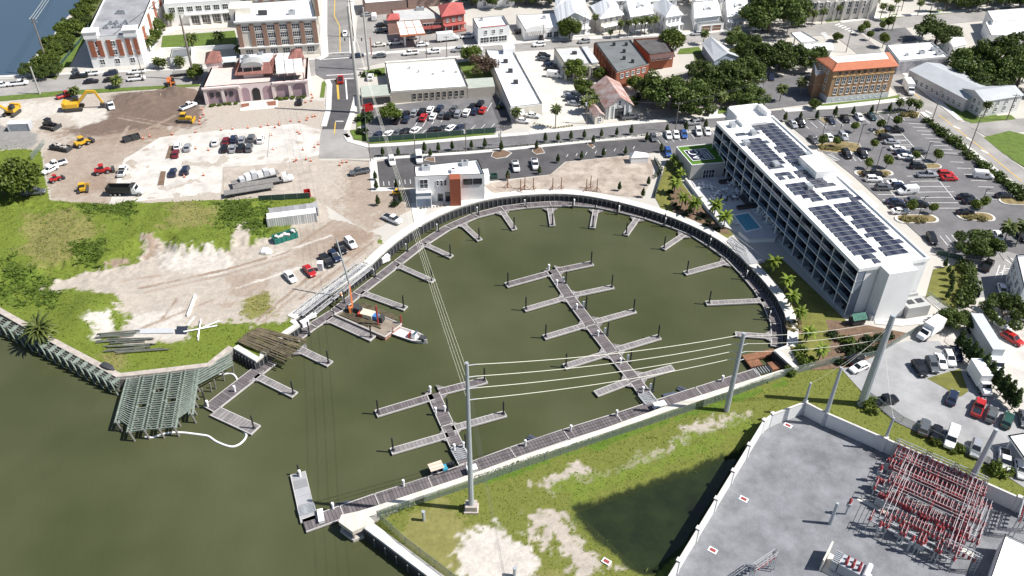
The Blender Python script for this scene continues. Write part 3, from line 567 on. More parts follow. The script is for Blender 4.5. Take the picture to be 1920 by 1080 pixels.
for a, c in zip(RING_PX, RING_PX[1:]): deck(ring, a, c, 2.5, ext=0.35)
fing = [((745,497),(813,527),1.5),((795,457),(847,481),1.5),((866,419),(900,450),1.5),((942,397),(965,430),1.5),((1031,390),(1036,423),1.5),((1117,393),(1111,427),1.5),((1195,409),(1173,440),1.5),((1283,439),(1243,466),1.5),
        ((1362,491),(1284,512),1.6),((1433,563),(1324,568),1.6),((1447,631),(1379,626),1.6),((678,548),(761,578),1.7),((616,596),(700,634),2.2),((560,654),(619,682),1.9)]
side = ['by the quay gangways','left of the white office','below the white office','in front of the red brick pier','at the head of the round basin','right of the basin head','facing the pool lawn','nearest the pool palms','below the angled gangway','beside the hotel palms','nearest the power pole','beside the work barge bow','under the work barge','below the log pile']
for i, (a, c, w) in enumerate(fing):
    k = deck(ring, a, c, w, DECKP, 'finger_deck'); gusset(ring, a, c, w)
    if i != 10: mooring_pile((c[0]+(a[0]-c[0])*0.05, c[1]+(a[1]-c[1])*0.05), 'dark mooring pile on the finger dock '+side[i])
rp = [(580,626),(646,568),(704,519),(764,471),(822,434),(897,402),(986,388),(1074,387),(1158,399),(1245,422),(1329,461),(1397,521),(1440,597)]
for i, q in enumerate(rp):
    mooring_pile(q, f'dark pile on the curved boardwalk, {ordinal(i+1)} counted from the log pile'); pedestal((q[0]-2 if i < 7 else q[0]+2, q[1]-4), f'white pedestal on the curved boardwalk, {ordinal(i+1)} counted from the log pile')
A = dock('floating_dock', 'main dock with ten finger docks running out from the long straight seawall', (1120,630))
sp = [(1034,506),(1067,556),(1107,609),(1147,660),(1190,712),(1222,754)]
for a, c in zip(sp, sp[1:]): deck(A, a, c, 2.7, ext=0.3)
af = [((1033,511),(949,534),1.9),((1044,507),(1111,493),1.9),((1060,558),(983,580),1.5),((1074,553),(1150,537),1.5),((1098,609),(1020,632),1.6),((1116,603),(1191,582),1.6),((1138,662),(1058,687),1.7),((1157,655),(1237,631),1.7),((1180,714),(1117,738),1.8),((1198,707),(1262,689),1.8)]
for i, (a, c, w) in enumerate(af):
    deck(A, a, c, w, DECKP if i > 1 else DECK, 'finger_deck'); gusset(A, a, c, w)
    if i < 8: mooring_pile((c[0]+(a[0]-c[0])*0.04, c[1]+(a[1]-c[1])*0.04), f'dark mooring pile on the {"left" if i%2==0 else "right"} finger of the {ordinal(i//2+1)} main dock pair')
for i, (a, c) in enumerate([((1044,535),(1056,530)),((1081,580),(1094,576)),((1121,630),(1134,626)),((1163,682),(1177,677)),((1205,736),(1219,731))]):
    pedestal(a, f'left white pedestal of the {ordinal(i+1)} pair along the main dock'); pedestal(c, f'right white pedestal of the {ordinal(i+1)} pair along the main dock')
    mooring_pile((c[0]+5, c[1]+1), f'dark pile beside the {ordinal(i+1)} pedestal pair of the main dock')
pedestal((1029,506), 'single white pedestal on the outer T head of the main dock')
B = dock('floating_dock', 'short dock with four finger docks near the tall centre power pole', (835,790))
sp = [(812,738),(838,795),(856,835),(872,866)]
for a, c in zip(sp, sp[1:]): deck(B, a, c, 2.7, ext=0.3)
for i, (a, c, w) in enumerate([((812,743),(705,775),2.0),((823,735),(912,712),2.0),((840,815),(733,846),1.7),((848,803),(948,775),1.7)]):
    deck(B, a, c, w, DECK if i < 2 else DECKP, 'finger_deck'); gusset(B, a, c, w)
    mooring_pile((c[0]+(a[0]-c[0])*0.04, c[1]+(a[1]-c[1])*0.04), f'dark mooring pile on the {["upper left","upper right","lower left","lower right"][i]} finger dock near the centre power pole')
for q, s in (((807,735),'on the T head of the short dock'),((817,775),'left of the upper pair on the short dock'),((834,771),'right of the upper pair on the short dock'),((852,844),'left of the lower pair on the short dock'),((869,839),'right of the lower pair on the short dock')): pedestal(q, 'white pedestal '+s)
mooring_pile((839,770), 'dark pile beside the upper pedestal pair of the short dock'); mooring_pile((873,838), 'dark pile beside the lower pedestal pair of the short dock')
W = dock('floating_dock', 'long grey dock floating along the straight seawall', (960,845))
sp = [(570,985),(640,960),(705,937),(805,905),(877,880),(960,849),(1060,815),(1160,784),(1235,759),(1310,735),(1420,700)]
for a, c in zip(sp, sp[1:]): deck(W, a, c, 3.0, ext=0.25)
deck(W, (579,976), (559,889), 2.8, DECKALU, 'end_deck', ext=0.3)
for i, q in enumerate([(625,954),(757,911),(985,836),(1070,808),(1156,780),(1354,715)]): pedestal(q, f'white pedestal on the straight seawall dock, {ordinal(i+1)} from its outer end')
mooring_pile((561,888), 'pile on the pale end of the straight seawall dock', 0.7); pedestal((563,893), 'white pedestal beside the pile on the pale dock end')
Ld = dock('floating_dock', 'L shaped dock beside the old timber trestle', (445,725))
deck(Ld, (508,676), (391,767), 3.2); deck(Ld, (402,770), (480,806), 2.7, DECKP, 'finger_deck'); deck(Ld, (480,704), (553,740), 1.8, DECKP, 'finger_deck'); gusset(Ld, (480,704), (553,740), 1.8)
for q, s in (((476,803),'end arm of the L shaped dock'),((550,738),'finger of the L shaped dock'),((386,758),'corner of the L shaped dock')): mooring_pile(q, 'mooring pile on the '+s)
pedestal((441,734), 'white pedestal midway along the L shaped dock'); pedestal((390,762), 'white pedestal at the corner of the L shaped dock')
# white dock boxes and floats
def dockbox(px, size, label, z=ZD, rz=0.4, name='dock_box', m=WHITEP):
    p = P(*px, z); t = thing(name, label, 'storage box', (p.x,p.y,z), rz); b = MB(); sx, sy, sz = size
    b.box(-sx/2,-sy/2,0,sx/2,sy/2,sz*0.78); b.build('bin', m, t); b = MB(); b.prism([(-sx/2-0.06,-sy/2-0.06),(sx/2+0.06,-sy/2-0.06),(sx/2+0.06,sy/2+0.06),(-sx/2-0.06,sy/2+0.06)], sz*0.79, sz); b.build('lid', m, t); return t
dockbox((722,489),(2.2,1.4,1.5),'large white cabinet on the boardwalk above the gangways', rz=0.7); dockbox((1292,428),(1.9,1.4,1.5),'white cabinet on the boardwalk below the pool terrace', rz=-0.4); dockbox((572,610),(1.6,1.2,1.3),'white cabinet where the quay boardwalk turns', rz=0.7)
dockbox((580,595),(3.0,1.5,0.9),'low white box at the foot of the gangways', rz=0.6); dockbox((1236,765),(2.4,1.3,1.2),'white box where the main dock meets the seawall', rz=0.35); dockbox((885,885),(1.8,1.2,1.3),'white box behind the centre power pole', rz=0.35); dockbox((602,970),(0.9,2.6,0.7),'white locker across the outer dock end', rz=0.3)
NAVY = mat('faded navy float', (0.06,0.075,0.11), 0.6, 0.2, 1.2)
for i, (px, rz, sx, sy, s) in enumerate([((1001,824),-0.6,2.6,1.3,'nearest the tall centre pole'),((1257,742),0.3,2.8,1.6,'lying along the dock by the main dock root'),((1283,732),-0.6,2.8,1.3,'pointing out beside the main dock root'),((640,946),0.3,3.4,0.9,'beside the outer end of the straight dock')]):
    p = P(*px, ZW+0.3); t = thing('floating_drive_on_lift', 'dark blue float '+s, 'float', (p.x,p.y,ZW+0.1), rz, 'navy jet ski floats'); b = MB(); b.box(-sx/2,-sy/2,-0.3,sx/2,sy/2,0.3); b.build('pontoon', NAVY, t); b = MB(); b.box(-sx/2+0.2,-0.18,0.3,sx/2-0.2,0.18,0.42); b.build('bunk', DARKSTEEL, t)
# bare joist frames at the roots of both docks, brown timber platform in the notch
def grating(px, c, w, label, n=6):
    A_, B_ = P(*px, ZD+0.14), P(*c, ZD+0.14); d = B_-A_; L = d.length; t = thing('open_dock_frame', label, 'dock frame', A_, math.atan2(d.y, d.x))
    for s in (-1, 1): MB().box(0, s*w/2-0.1, -0.12, L, s*w/2+0.1, 0.12).build('side_rail', STEEL, t)
    for i in range(n+1): MB().box(L*i/n-0.07, -w/2+0.1, -0.1, L*i/n+0.07, w/2-0.1, 0.1).build('cross_bar', STEEL, t)
    for i in range(n): MB().beam((L*i/n, -w/2+0.15, 0), (L*(i+1)/n, w/2-0.15, 0), 0.1, 0.08).build('brace', STEEL, t)
grating((1207,738),(1221,755),2.6,'open steel frame bridging the main dock root'); grating((857,840),(868,860),2.4,'open steel frame bridging the short dock root'); grating((577,962),(573,948),2.8,'open steel frame joining the pale dock end')
BROWN = stripes('new brown boards', (0.23,0.105,0.055), (0.08,0.04,0.03), 0.3, 1, 0.15, 0.8, 0.2)
p = P(1440,680,ZD); t = thing('timber_platform', 'brown timber platform in the corner of the seawall', 'platform', (p.x,p.y,ZD), 0.3)
for x0, x1, y0, y1 in ((-4.4,3.2,1.6,3.3),(-4.4,-1.6,-0.6,1.5),(-0.4,3.0,-2.6,-0.2)): MB().box(x0,y0,-0.2,x1,y1,0.35).build('deck', BROWN, t)
for i in range(7): MB().box(-4.2+i*0.6,-2.6,-0.2,-4.05+i*0.6,-0.7,0.1).build('joist', STEEL, t)
# gangways: white lattice bridges sloping to the docks
GWAY = mat('worn aluminium', (0.52,0.52,0.52), 0.5, 0.1, 1.0, metal=0.2)
def gangway(a, c, za, zc, w, label, bays=12, h=1.15):
    A_, B_ = P(*a, za), P(*c, zc); d = B_-A_; L = math.hypot(d.x, d.y); t = thing('gangway', label, 'gangway', A_, math.atan2(d.y, d.x)); dz = zc-za
    def q(x, y, z): return (x*L, y, z+dz*x)
    b = MB(); b.add([q(0,-w/2,0),q(1,-w/2,0),q(1,w/2,0),q(0,w/2,0),q(0,-w/2,-0.1),q(1,-w/2,-0.1),q(1,w/2,-0.1),q(0,w/2,-0.1)], [(0,1,2,3),(7,6,5,4),(4,5,1,0),(5,6,2,1),(6,7,3,2),(7,4,0,3)]); b.build('walkway', DECKALU, t)
    for s in (-1, 1):
        for zz in (0.0, h): MB().beam(q(0,s*w/2,zz), q(1,s*w/2,zz), 0.13, 0.13).build('chord', GWAY, t)
        b = MB()
        for i in range(bays+1): b.beam(q(i/bays,s*w/2,0.06), q(i/bays,s*w/2,h-0.06), 0.08, 0.08)
        b.build('post_row', GWAY, t)
        b = MB()
        for i in range(bays): b.beam(q(i/bays,s*w/2,0.06 if i%2 else h-0.06), q((i+1)/bays,s*w/2,h-0.06 if i%2 else 0.06), 0.07, 0.07)
        b.build('lattice', GWAY, t)
    return t
gangway((694,500),(586,588),0.15,-1.5,1.7,'outer white lattice gangway sloping down beside the quay',16); gangway((681,497),(562,590),0.3,0.3,1.6,'inner white lattice gangway lying along the quay wall',16)
gangway((1366,458),(1418,498),0.2,-1.6,1.5,'grey lattice gangway below the hotel corner',9)
b = MB(); tri = PP([(1362,452),(1372,444),(1435,492),(1402,497)], 0.2); t = thing('gangway_landing', 'triangular grey landing deck beside the hotel gangway', 'platform', tri[0])
MB().prism([(p.x-tri[0].x, p.y-tri[0].y) for p in tri], -0.35, 0.16).build('deck', DECKALU, t)
for a, c in zip(tri[1:], tri[2:]+tri[:1]): MB().beam((a.x-tri[0].x,a.y-tri[0].y,1.0),(c.x-tri[0].x,c.y-tri[0].y,1.0),0.07,0.07).build('hand_rail', STEEL, t)
# wooden piles lying in the slip
LOGM = mat('creosoted log', (0.135,0.11,0.068), 0.9, 0.4, 0.7)
for i in range(22):
    f = i/21.0; a = (486-39*f+random.uniform(-3,3), 613+26*f); c = (576-40*f+random.uniform(-6,6), 637+41*f+random.uniform(-3,3)); A_, B_ = P(*a, 0.9), P(*c, 0.5)
    A_.z = 0.75+0.5*math.sin(f*3.1)+random.uniform(-.1,.1); B_.z = 0.35+0.35*math.sin(f*3.1)
    d = (B_-A_); o = MB().tube((0,0,0), d, 0.19, 7, 0.14).build('timber_pile', LOGM, None, A_); tag(o, f'creosoted round timber over the slip, {ordinal(i+1)} counted from the quay side', 'log', 'timber piles heaped over the slip'); 
OLDLOG = mat('grey driftwood log', (0.12,0.13,0.11), 0.95, 0.3, 1.0)
for i in range(17):
    a = (random.uniform(180,222), 630+i*2.2+random.uniform(-2,2)); L = random.uniform(55,100); A_, B_ = P(*a), P(a[0]+L, a[1]-random.uniform(2,8)); A_.z = 0.25+random.uniform(0,.35); B_.z = 0.25+random.uniform(0,.3)
    o = MB().tube((0,0,0), B_-A_, 0.17, 6, 0.14).build('timber_pile', OLDLOG, None, A_); tag(o, f'old grey timber loose in the grass, {ordinal(i+1)} counted towards the river', 'log', 'old timbers in the grass by the river')
# old timber trestle: caps, joists, piles
GREENW = mat('green grey timber', (0.21,0.25,0.215), 0.95, 0.3, 1.4); GREENW2 = mat('dark trestle timber', (0.10,0.11,0.095), 0.95, 0.3, 1.4)
ZT = -0.25
t = thing('timber_trestle', 'large old timber trestle of open joists off the river bank corner', 'trestle', P(300,740,ZT)); O = t.location
caps = [((242,710),(219,794)),((267,706),(242,812)),((293,703),(270,808)),((319,699),(298,806)),((345,696),(326,803)),((370,692),(358,778))]
for a, c in caps:
    A_, B_ = P(*a, ZT), P(*c, ZT)
    for off in (-0.35, 0.35): MB().beam(A_-O+Vector((off,0,0)), B_-O+Vector((off,0,0)), 0.3, 0.4).build('cap_beam', GREENW, t)
    n = 6
    for i in range(n+1):
        p = A_.lerp(B_, i/n); MB().tube((p.x-O.x+0.7,p.y-O.y,-3.5-O.z),(p.x-O.x,p.y-O.y,0.5 if i in (n,) else ZT-0.2-O.z),0.2,6).build('pile', WOODOLD, t)
n = 25
for i in range(n):
    f = (i+0.3)/n; y = lambda k: P(caps[k][0][0]+(caps[k][1][0]-caps[k][0][0])*f*(0.93 if k == 0 else 1.0 if k < 5 else 1), caps[k][0][1]+(caps[k][1][1]-caps[k][0][1])*f, ZT+0.3)
    for k in range(5):
        if (k == 4 and f > 0.86) or (k == 0 and f > 0.9): continue
        if random.random() < 0.05: continue
        a, c = y(k)-O, y(k+1)-O; d = (c-a).normalized()*0.25; MB().beam(a-d, c+d, 0.13, 0.22).build('joist', GREENW, t)
for i in range(6):
    a = P(370-i*1.0, 697+i*5.2, ZT+0.3)-O; c = P(432+i*1.2, 663+i*4.0, ZT+0.3)-O; MB().beam(a, c, 0.2, 0.26).build('stringer', GREENW, t)
for q in ((377,730),(392,720),(400,714),(416,699),(434,686)):
    p = P(*q, ZT); MB().tube((p.x-O.x,p.y-O.y,-3.5-O.z),(p.x-O.x+0.2,p.y-O.y,0.3),0.17,6).build('pile', WOODOLD, t)
t = thing('timber_trestle', 'narrow old timber trestle along the river bank below the palm', 'trestle', P(110,670,ZT)); O = t.location
for k in range(3):
    a = P(-40, 578+k*5, ZT+0.1)-O; c = P(224, 716+k*5, ZT+0.1)-O; MB().beam(a, c, 0.3, 0.3).build('stringer', GREENW2, t)
for i in range(17):
    x = -20+i*14.6; y0 = 585+i*7.55; A_ = P(x+6, y0+3, ZT+0.35)-O; B_ = P(x-6, y0+14, ZT+0.35)-O
    for off in (0, 0.5): MB().beam(A_+Vector((off,0,0)), B_+Vector((off,0,0)), 0.28, 0.3).build('cap_beam', GREENW, t)
    MB().tube(B_+Vector((0,0,0.9)), B_+Vector((1.2,-0.8,-2.6)), 0.17, 6).build('brace_pile', GREENW, t); MB().tube(B_+Vector((1.0,0.4,0.1)), B_+Vector((0.9,0.2,-2.6)), 0.17, 6).build('pile', WOODOLD, t); MB().tube(B_+Vector((-0.5,0.2,0.2)), B_+Vector((1.6,-0.4,-1.6)), 0.12, 5).build('brace', GREENW2, t)
# floating booms
def boom(pts, label):
    w = [P(*q, ZW+0.08) for q in pts]; s = spline(w, 4); t = thing('floating_boom', label, 'boom', s[0])
    for i in range(0, len(s)-1, 2):
        b = MB(); b.path([p-s[0] for p in s[i:i+3]], 0.2, 7); b.build('float_section', WHITEP, t)
boom([(272,819),(285,820),(305,814),(320,811),(342,811),(360,813),(375,815),(391,818),(406,828),(430,837),(445,835),(457,826),(462,815),(455,807)], 'long white floating boom curling from the trestle to the L shaped dock')
boom([(406,700),(415,702),(430,700),(440,704),(446,715)], 'short white floating boom behind the L shaped dock')
# work barge with crane
t = thing('work_barge', 'rusty work barge with deck timbers moored by the quay', 'barge', P(690,603,ZW), 0); O = t.location
c4 = [P(*q, ZW+1.0)-O for q in ((664,572),(753,608),(722,632),(627,590))]
RUST = mat('faded rusty hull', (0.36,0.20,0.15), 0.85, 0.3, 0.8); BDECK = mat('barge deck', (0.24,0.20,0.16), 0.9, 0.25, 0.5)
b = MB(); b.prism([(p.x,p.y) for p in c4], -0.5, 1.0, 0, 1); b.build('hull', [RUST, BDECK], t)
ux = (c4[1]-c4[0]).normalized(); uy = (c4[3]-c4[0]).normalized()
for i in range(4): MB().tube(c4[i]+Vector((0,0,0.05)), c4[(i+1)%4]+Vector((0,0,0.05)), 0.17, 6).build('rub_rail', RAIL, t)
for k in range(9):
    o_ = c4[3]+uy*-(0.6+0.45*k if k < 5 else 3.6+0.4*k)+ux*1.0; MB().tube(o_+Vector((0,0,0.2)), o_+ux*(11-random.uniform(0,3))+Vector((0,0,0.2)), 0.17, 6).build('deck_timber', LOGM, t)
def ob(px, size, name, m, z=1.0, rz=-0.35):
    p = P(*px, ZW+z)-O; b = MB(); b.cbox((p.x,p.y,1.0+size[2]/2), size, rz); return b.build(name, m, t)
ob((690,594),(3.0,2.0,1.3),'equipment_housing',mat('cream machine paint',(0.62,0.56,0.43),0.6,0.1,1)); ob((703,598),(1.4,1.3,1.2),'blue_tank',mat('blue drum',(0.05,0.17,0.42),0.5,0.1,1)); ob((677,594),(1.2,1.0,1.1),'red_engine',mat('red machine paint',(0.5,0.06,0.04),0.5,0.1,1)); ob((716,602),(0.9,1.4,1.4),'winch',DARKSTEEL); ob((697,592),(1.2,0.9,0.8),'grey_tank',ROOFG); ob((671,585),(1.6,1.4,1.5),'machinery',DARKSTEEL); ob((655,582),(1.5,1.2,0.9),'generator',DARKSTEEL)
for q in ((709,610),(752,606)):
    p = P(*q, ZW+1)-O; MB().tube((p.x,p.y,0),(p.x,p.y,6.5 if q[0] == 709 else 3.2),0.2,7).build('spud_post', mat('red spud paint',(0.32,0.05,0.04),0.6,0.2,1), t)
tc = thing('crane', 'tall lattice boom crane with orange base boom on the barge', 'crane', P(664,584,ZW+1.0)); O2 = tc.location
base = P(661,575,ZW+2.4)-O2; mid = P(655,532,4.2)-O2; tip = P(630,447,15.0)-O2
mat('orange crane paint',(0.55,0.16,0.05),0.5,0.12,1); MB().cbox((0.3,0.2,0.8),(2.0,1.5,1.3),0.4).build('machinery_house', DARKSTEEL, tc); MB().cbox((-0.6,-.5,0.9),(0.9,0.8,1.5),0.4).build('cab', MATS['orange crane paint'], tc); MB().tube((0,0,0),(0,0,0.3),1.1,10).build('turntable', DARKSTEEL, tc)
MB().beam(base, mid, 0.38, 0.38).build('lower_boom', MATS['orange crane paint'], tc); MB().tube(mid, tip, 0.26, 6, 0.16).build('upper_boom', STEEL, tc); MB().tube(tip, tip+Vector((0.1,0,-1.5)), 0.05, 5).build('hoist_line', DARKSTEEL, tc); MB().beam(P(654,560,3)-O2, mid, 0.12, 0.12).build('ram', STEEL, tc)
def boat(px, v, L, w, label, m=WHITEP, name='workboat', deckm=None):
    p = P(*px, ZW); t = thing(name, label, 'boat', (p.x,p.y,ZW), heading(px, v)); sec = [(-L/2,w/2*0.95,0.75),(-L/4,w/2,0.72),(L/6,w/2,0.8),(L/3,w/2*0.75,0.95),(L/2,0.08,1.1)]
    b = MB(); vs = []
    for x, hw, zt in sec: vs += [(x,-hw*0.7,-0.25),(x,-hw,zt),(x,-hw+0.16,zt),(x,-hw*0.8+0.1,0.25),(x,hw*0.8-0.1,0.25),(x,hw-0.16 if hw > .2 else hw,zt),(x,hw,zt),(x,hw*0.7,-0.25)]
    fs = []
    for i in range(4):
        for j in range(8): fs.append((i*8+j, i*8+(j+1)%8, (i+1)*8+(j+1)%8, (i+1)*8+j))
    fs += [tuple(range(7,-1,-1)), tuple(range(32,40))]
    b.add(vs, fs); b.build('hull', m, t); return t
t = boat((768,632),(34,12),9.0,3.0,'white push boat with outboard moored at the barge end', mat('boat white',(0.72,0.68,0.66),0.5,0.1,1)); MB().cbox((1.2,0,1.1),(1.0,0.9,1.5)).build('console', WHITEP, t); MB().cbox((1.7,0,2.0),(0.12,1.1,0.7)).build('windscreen', GLASSB, t); MB().cbox((0.2,0,0.75),(0.7,1.1,0.8)).build('seat', mat('red seat',(0.4,0.06,0.05),0.6,0,1), t); MB().cbox((3.4,0,0.95),(1.3,1.3,0.9)).build('engine_cover', DARKSTEEL, t); MB().tube((-3.4,-1.2,0.9),(-3.4,-1.2,2.6),0.12,6).build('bollard', RUST, t)
t = boat((828,884),(-24,8),5.2,2.0,'small motor boat under a cream canopy beside the short dock', mat('dark boat hull',(0.05,0.05,0.06),0.4,0.1,1), 'motor_boat'); MB().cbox((1.0,0,2.0),(2.6,1.9,0.09)).build('canopy', mat('cream canvas',(0.66,0.52,0.42),0.9,0.05,1), t)
for sx, sy in ((-0.1,-0.8),(-0.1,0.8),(2.1,-0.8),(2.1,0.8)): MB().tube((sx,sy,0.6),(sx,sy,2.0),0.04,5).build('canopy_pole', STEEL, t)
MB().cbox((-0.6,0,0.7),(0.9,1.3,0.7)).build('cooler', mat('turquoise vinyl',(0.05,0.32,0.45),0.6,0.1,1), t); MB().cbox((-2.3,0,0.9),(0.5,0.6,1.1)).build('outboard', BLACK, t)
# ================================================================== BUILDINGS
_wm = {}
def window_meshes(w, h, bars=1, fm=None, gm=None):
    key = (w, h, bars, (fm or WHITE).name, (gm or GLASS).name)
    if key not in _wm:
        b = MB(); e = 0.09
        b.box(-w/2-e,-0.07,-h/2-e,-w/2,0.1,h/2+e); b.box(w/2,-0.07,-h/2-e,w/2+e,0.1,h/2+e); b.box(-w/2,-0.07,h/2,w/2,0.1,h/2+e); b.box(-w/2,-0.07,-h/2-e*1.6,w/2,0.16,-h/2)
        for k in range(1, bars+1): x = -w/2+w*k/(bars+1); b.box(x-0.045,-0.06,-h/2,x+0.045,0.075,h/2)
        b.box(-w/2,-0.06,-0.035,w/2,0.07,0.035)
        g = MB().box(-w/2,-0.06,-h/2,w/2,0.03,h/2); _wm[key] = (b.mesh('window_frame', fm or WHITE), g.mesh('pane', gm or GLASS))
    return _wm[key]
def opening(t, p, ang, w, h, bars=1, fm=None, gm=None, name='window'):
    f, g = window_meshes(w, h, bars, fm, gm); o = link(name, f, t, (p[0]-t.location.x, p[1]-t.location.y, p[2]-t.location.z), ang); link('pane', g, o); return o
def wallrow(t, A, B, zs, n, w, h, m0=0.0, m1=0.0, bars=1, fm=None, gm=None, skip=(), name='window', cen=None):
    """openings spaced along the wall A->B; the outside lies to the right of A->B"""
    A, B = Vector((A[0],A[1])), Vector((B[0],B[1])); d = B-A; L = d.length; u = d/L; out = Vector((u.y,-u.x)); ang = math.atan2(-out.x, out.y)
    for r, z in enumerate(zs):
        for i in range(n):
            if (r, i) in skip: continue
            s = m0+(L-m0-m1)*(i+0.5)/n; q = A+u*s+out*0.01; opening(t, (q.x,q.y,z), ang, w, h, bars, fm, gm, name)
def flat(name, label, px, h, wall, roof, par=0.5, cat='building', z0=0.0, cope=None, parw=0.3):
    """flat roofed block: photo corners of the roof edge (far left, far right, near right, near left) at height h"""
    R = PP(px, h); o = R[3]; t = thing(name, label, cat, (o.x,o.y,0)); q = [(p.x-o.x,p.y-o.y) for p in R]
    b = MB(); b.prism(q, z0, h-par, cap=False); b.build('wall', wall, t)
    cx = sum(p[0] for p in q)/4; cy = sum(p[1] for p in q)/4; n = len(q); inn = []
    for i in range(n):
        a, c, e = Vector(q[i-1]), Vector(q[i]), Vector(q[(i+1)%n]); v = ((a-c).normalized()+(e-c).normalized()); inn.append(tuple(c+v*parw))
    b = MB(); b.prism(inn, h-par-0.3, h-par-0.05); b.build('roof', roof, t)
    b = MB()
    for i in range(n):
        j = (i+1)%n; A, B, a, c = q[i], q[j], inn[i], inn[j]
        b.add([(*A,h-par),(*B,h-par),(*c,h-par),(*a,h-par),(*A,h),(*B,h),(*c,h),(*a,h)], [(4,5,6,7),(0,1,5,4),(1,2,6,5),(2,3,7,6),(3,0,4,7),(0,3,2,1),(7,6,5,4)])
    b.build('parapet', cope or wall, t)
    t['_'] = 0; del t['_']; return t, [Vector((p.x,p.y)) for p in R]
def roofunit(t, px, h, s=(1.6,1.2,1.0), rz=0.1, m=STEEL):
    p = P(*px, h); o = MB().cbox((0,0,s[2]/2), s).build('roof_unit', m, t, (p.x-t.location.x, p.y-t.location.y, h-0.05), rz); MB().tube((0,0,s[2]),(0,0,s[2]+0.08),min(s[:2])*0.35,8).build('fan', DARKSTEEL, o)
def gable(t, q, h, rise, rm, name='roof', over=0.5, ridge='long', hip=0.0, z=None, wallm=None):
    """pitched roof on four world corners q (far left, far right, near right, near left), ridge along edge 0->1 ('x') or 1->2 ('y')"""
    c = [Vector((p[0],p[1])) for p in q]
    if ridge == 'y': c = [c[1], c[2], c[3], c[0]]
    u = (c[1]-c[0]).normalized(); v = (c[3]-c[0]).normalized()
    c = [c[0]-u*over-v*over, c[1]+u*over-v*over, c[2]+u*over+v*over, c[3]-u*over+v*over]
    r0 = (c[0]+c[3])/2+u*hip; r1 = (c[1]+c[2])/2-u*hip; o = t.location
    L = lambda p, z: (p.x-o.x, p.y-o.y, z-o.z)
    vs = [L(c[0],h),L(c[1],h),L(c[2],h),L(c[3],h),L(r0,h+rise),L(r1,h+rise)]; lo = [(a,b_,z_-0.18) for a,b_,z_ in vs]
    fs = [(0,4,5,1),(3,2,5,4),(0,3,4),(1,5,2)] if hip > 0.01 else [(0,4,5,1),(3,2,5,4)]
    k = MB(); k.add(vs, fs); k.add(lo, [f[::-1] for f in fs]); k.add(vs+lo, [(3,9,8,2),(0,1,7,6),(0,6,9,3) if hip > .01 else (0,6,10,4),(1,2,8,7) if hip > .01 else (4,10,9,3)]+([] if hip > .01 else [(1,5,11,7),(5,2,8,11)]))
    ro = k.build(name, rm, t)
    if hip < 0.01 and wallm:
        w0, w1, w2, w3 = [Vector((p[0],p[1])) for p in (q if ridge != 'y' else [q[1],q[2],q[3],q[0]])]; zr = h+rise-0.25
        e0 = (w0+w3)/2; e1 = (w1+w2)/2; MB().add([L(w0,h-0.2),L(w3,h-0.2),L(e0,zr),L(w1,h-0.2),L(w2,h-0.2),L(e1,zr)], [(0,2,1),(3,4,5)]).build('gable_wall', wallm, t)
    return ro
METALW = stripes('white standing seam', (0.78,0.79,0.80), (0.55,0.56,0.58), 0.6, 0, 0.1, 0.45, 0.05); CREAM = mat('cream stucco', (0.66,0.62,0.54), 0.85, 0.06, 0.3); TANST = mat('tan stucco', (0.42,0.38,0.32), 0.88, 0.06, 0.3)
PINK = mat('mauve pink stucco', (0.42,0.32,0.34), 0.88, 0.06, 0.3); PALEPINK = mat('pale pink trim', (0.68,0.58,0.56), 0.85, 0.04, 0.3); BRICKT = mat('tan brick', (0.37,0.235,0.135), 0.9, 0.12, 2.0); BRICKD = mat('brown brick pier', (0.30,0.19,0.14), 0.9, 0.12, 2.0)
TILER = stripes('maroon tile roof', (0.27,0.12,0.10), (0.13,0.06,0.05), 0.45, 0, 0.2, 0.85, 0.2); TILEO = mat('orange clay tiles', (0.44,0.155,0.085), 0.85, 0.14, 1.5, bump=0.3, bscale=3); GREYST = mat('grey stucco', (0.40,0.40,0.39), 0.88, 0.05, 0.3); REDM = mat('red metal roof', (0.40,0.095,0.085), 0.6, 0.12, 0.6)

# ---- brick and white wing, upper left
t, R = flat('brick_wing', 'three storey red brick and white building with long grey roof by the river', [(214,-45),(302,-48),(256,64),(158,70)], 11.0, WHITE, mat('patched grey roof',(0.27,0.275,0.29),0.9,0.25,0.15), 0.8)
o = t.location; S0, S1 = R[3], R[2]; u = (S1-S0).normalized(); Lw = (S1-S0).length; out = Vector((u.y,-u.x))
for i, (a, c) in enumerate([(0.04,0.14),(0.2,0.29),(0.38,0.47),(0.58,0.67),(0.75,0.84),(0.9,0.98)][:6]):
    pa = S0+u*Lw*a+out*0.02; pc = S0+u*Lw*c+out*0.02; b = MB(); b.prism([(pa.x-o.x,pa.y-o.y),(pc.x-o.x,pc.y-o.y),(pc.x+out.x*0.2-o.x,pc.y+out.y*0.2-o.y),(pa.x+out.x*0.2-o.x,pa.y+out.y*0.2-o.y)], 3.9, 9.6); b.build('brick_pier', BRICK, t)
wallrow(t, S0, S1, [2.0,5.3,8.3], 3, 1.5, 1.7, 1.0, 1.0, 1)
for f in (0.1, 0.86):
    pa = S0+u*(Lw*f); MB().cbox((pa.x-o.x,pa.y-o.y+1.6,11.5),(4.4,4.0,2.2),math.atan2(u.y,u.x)).build('corner_tower', WHITE, t); MB().cbox((pa.x-o.x,pa.y-o.y+1.6,12.75),(4.9,4.5,0.3),math.atan2(u.y,u.x)).build('tower_cornice', WHITE, t)
for k in range(9):
    E0, E1 = R[2], R[1]; p = E0.lerp(E1, 0.06+0.1*k); MB().cbox((p.x-o.x,p.y-o.y,6.6),(0.5,2.6 if k%2 else 1.2,6.0),0).build('brick_pier', BRICK if k%2 else WHITE, t)
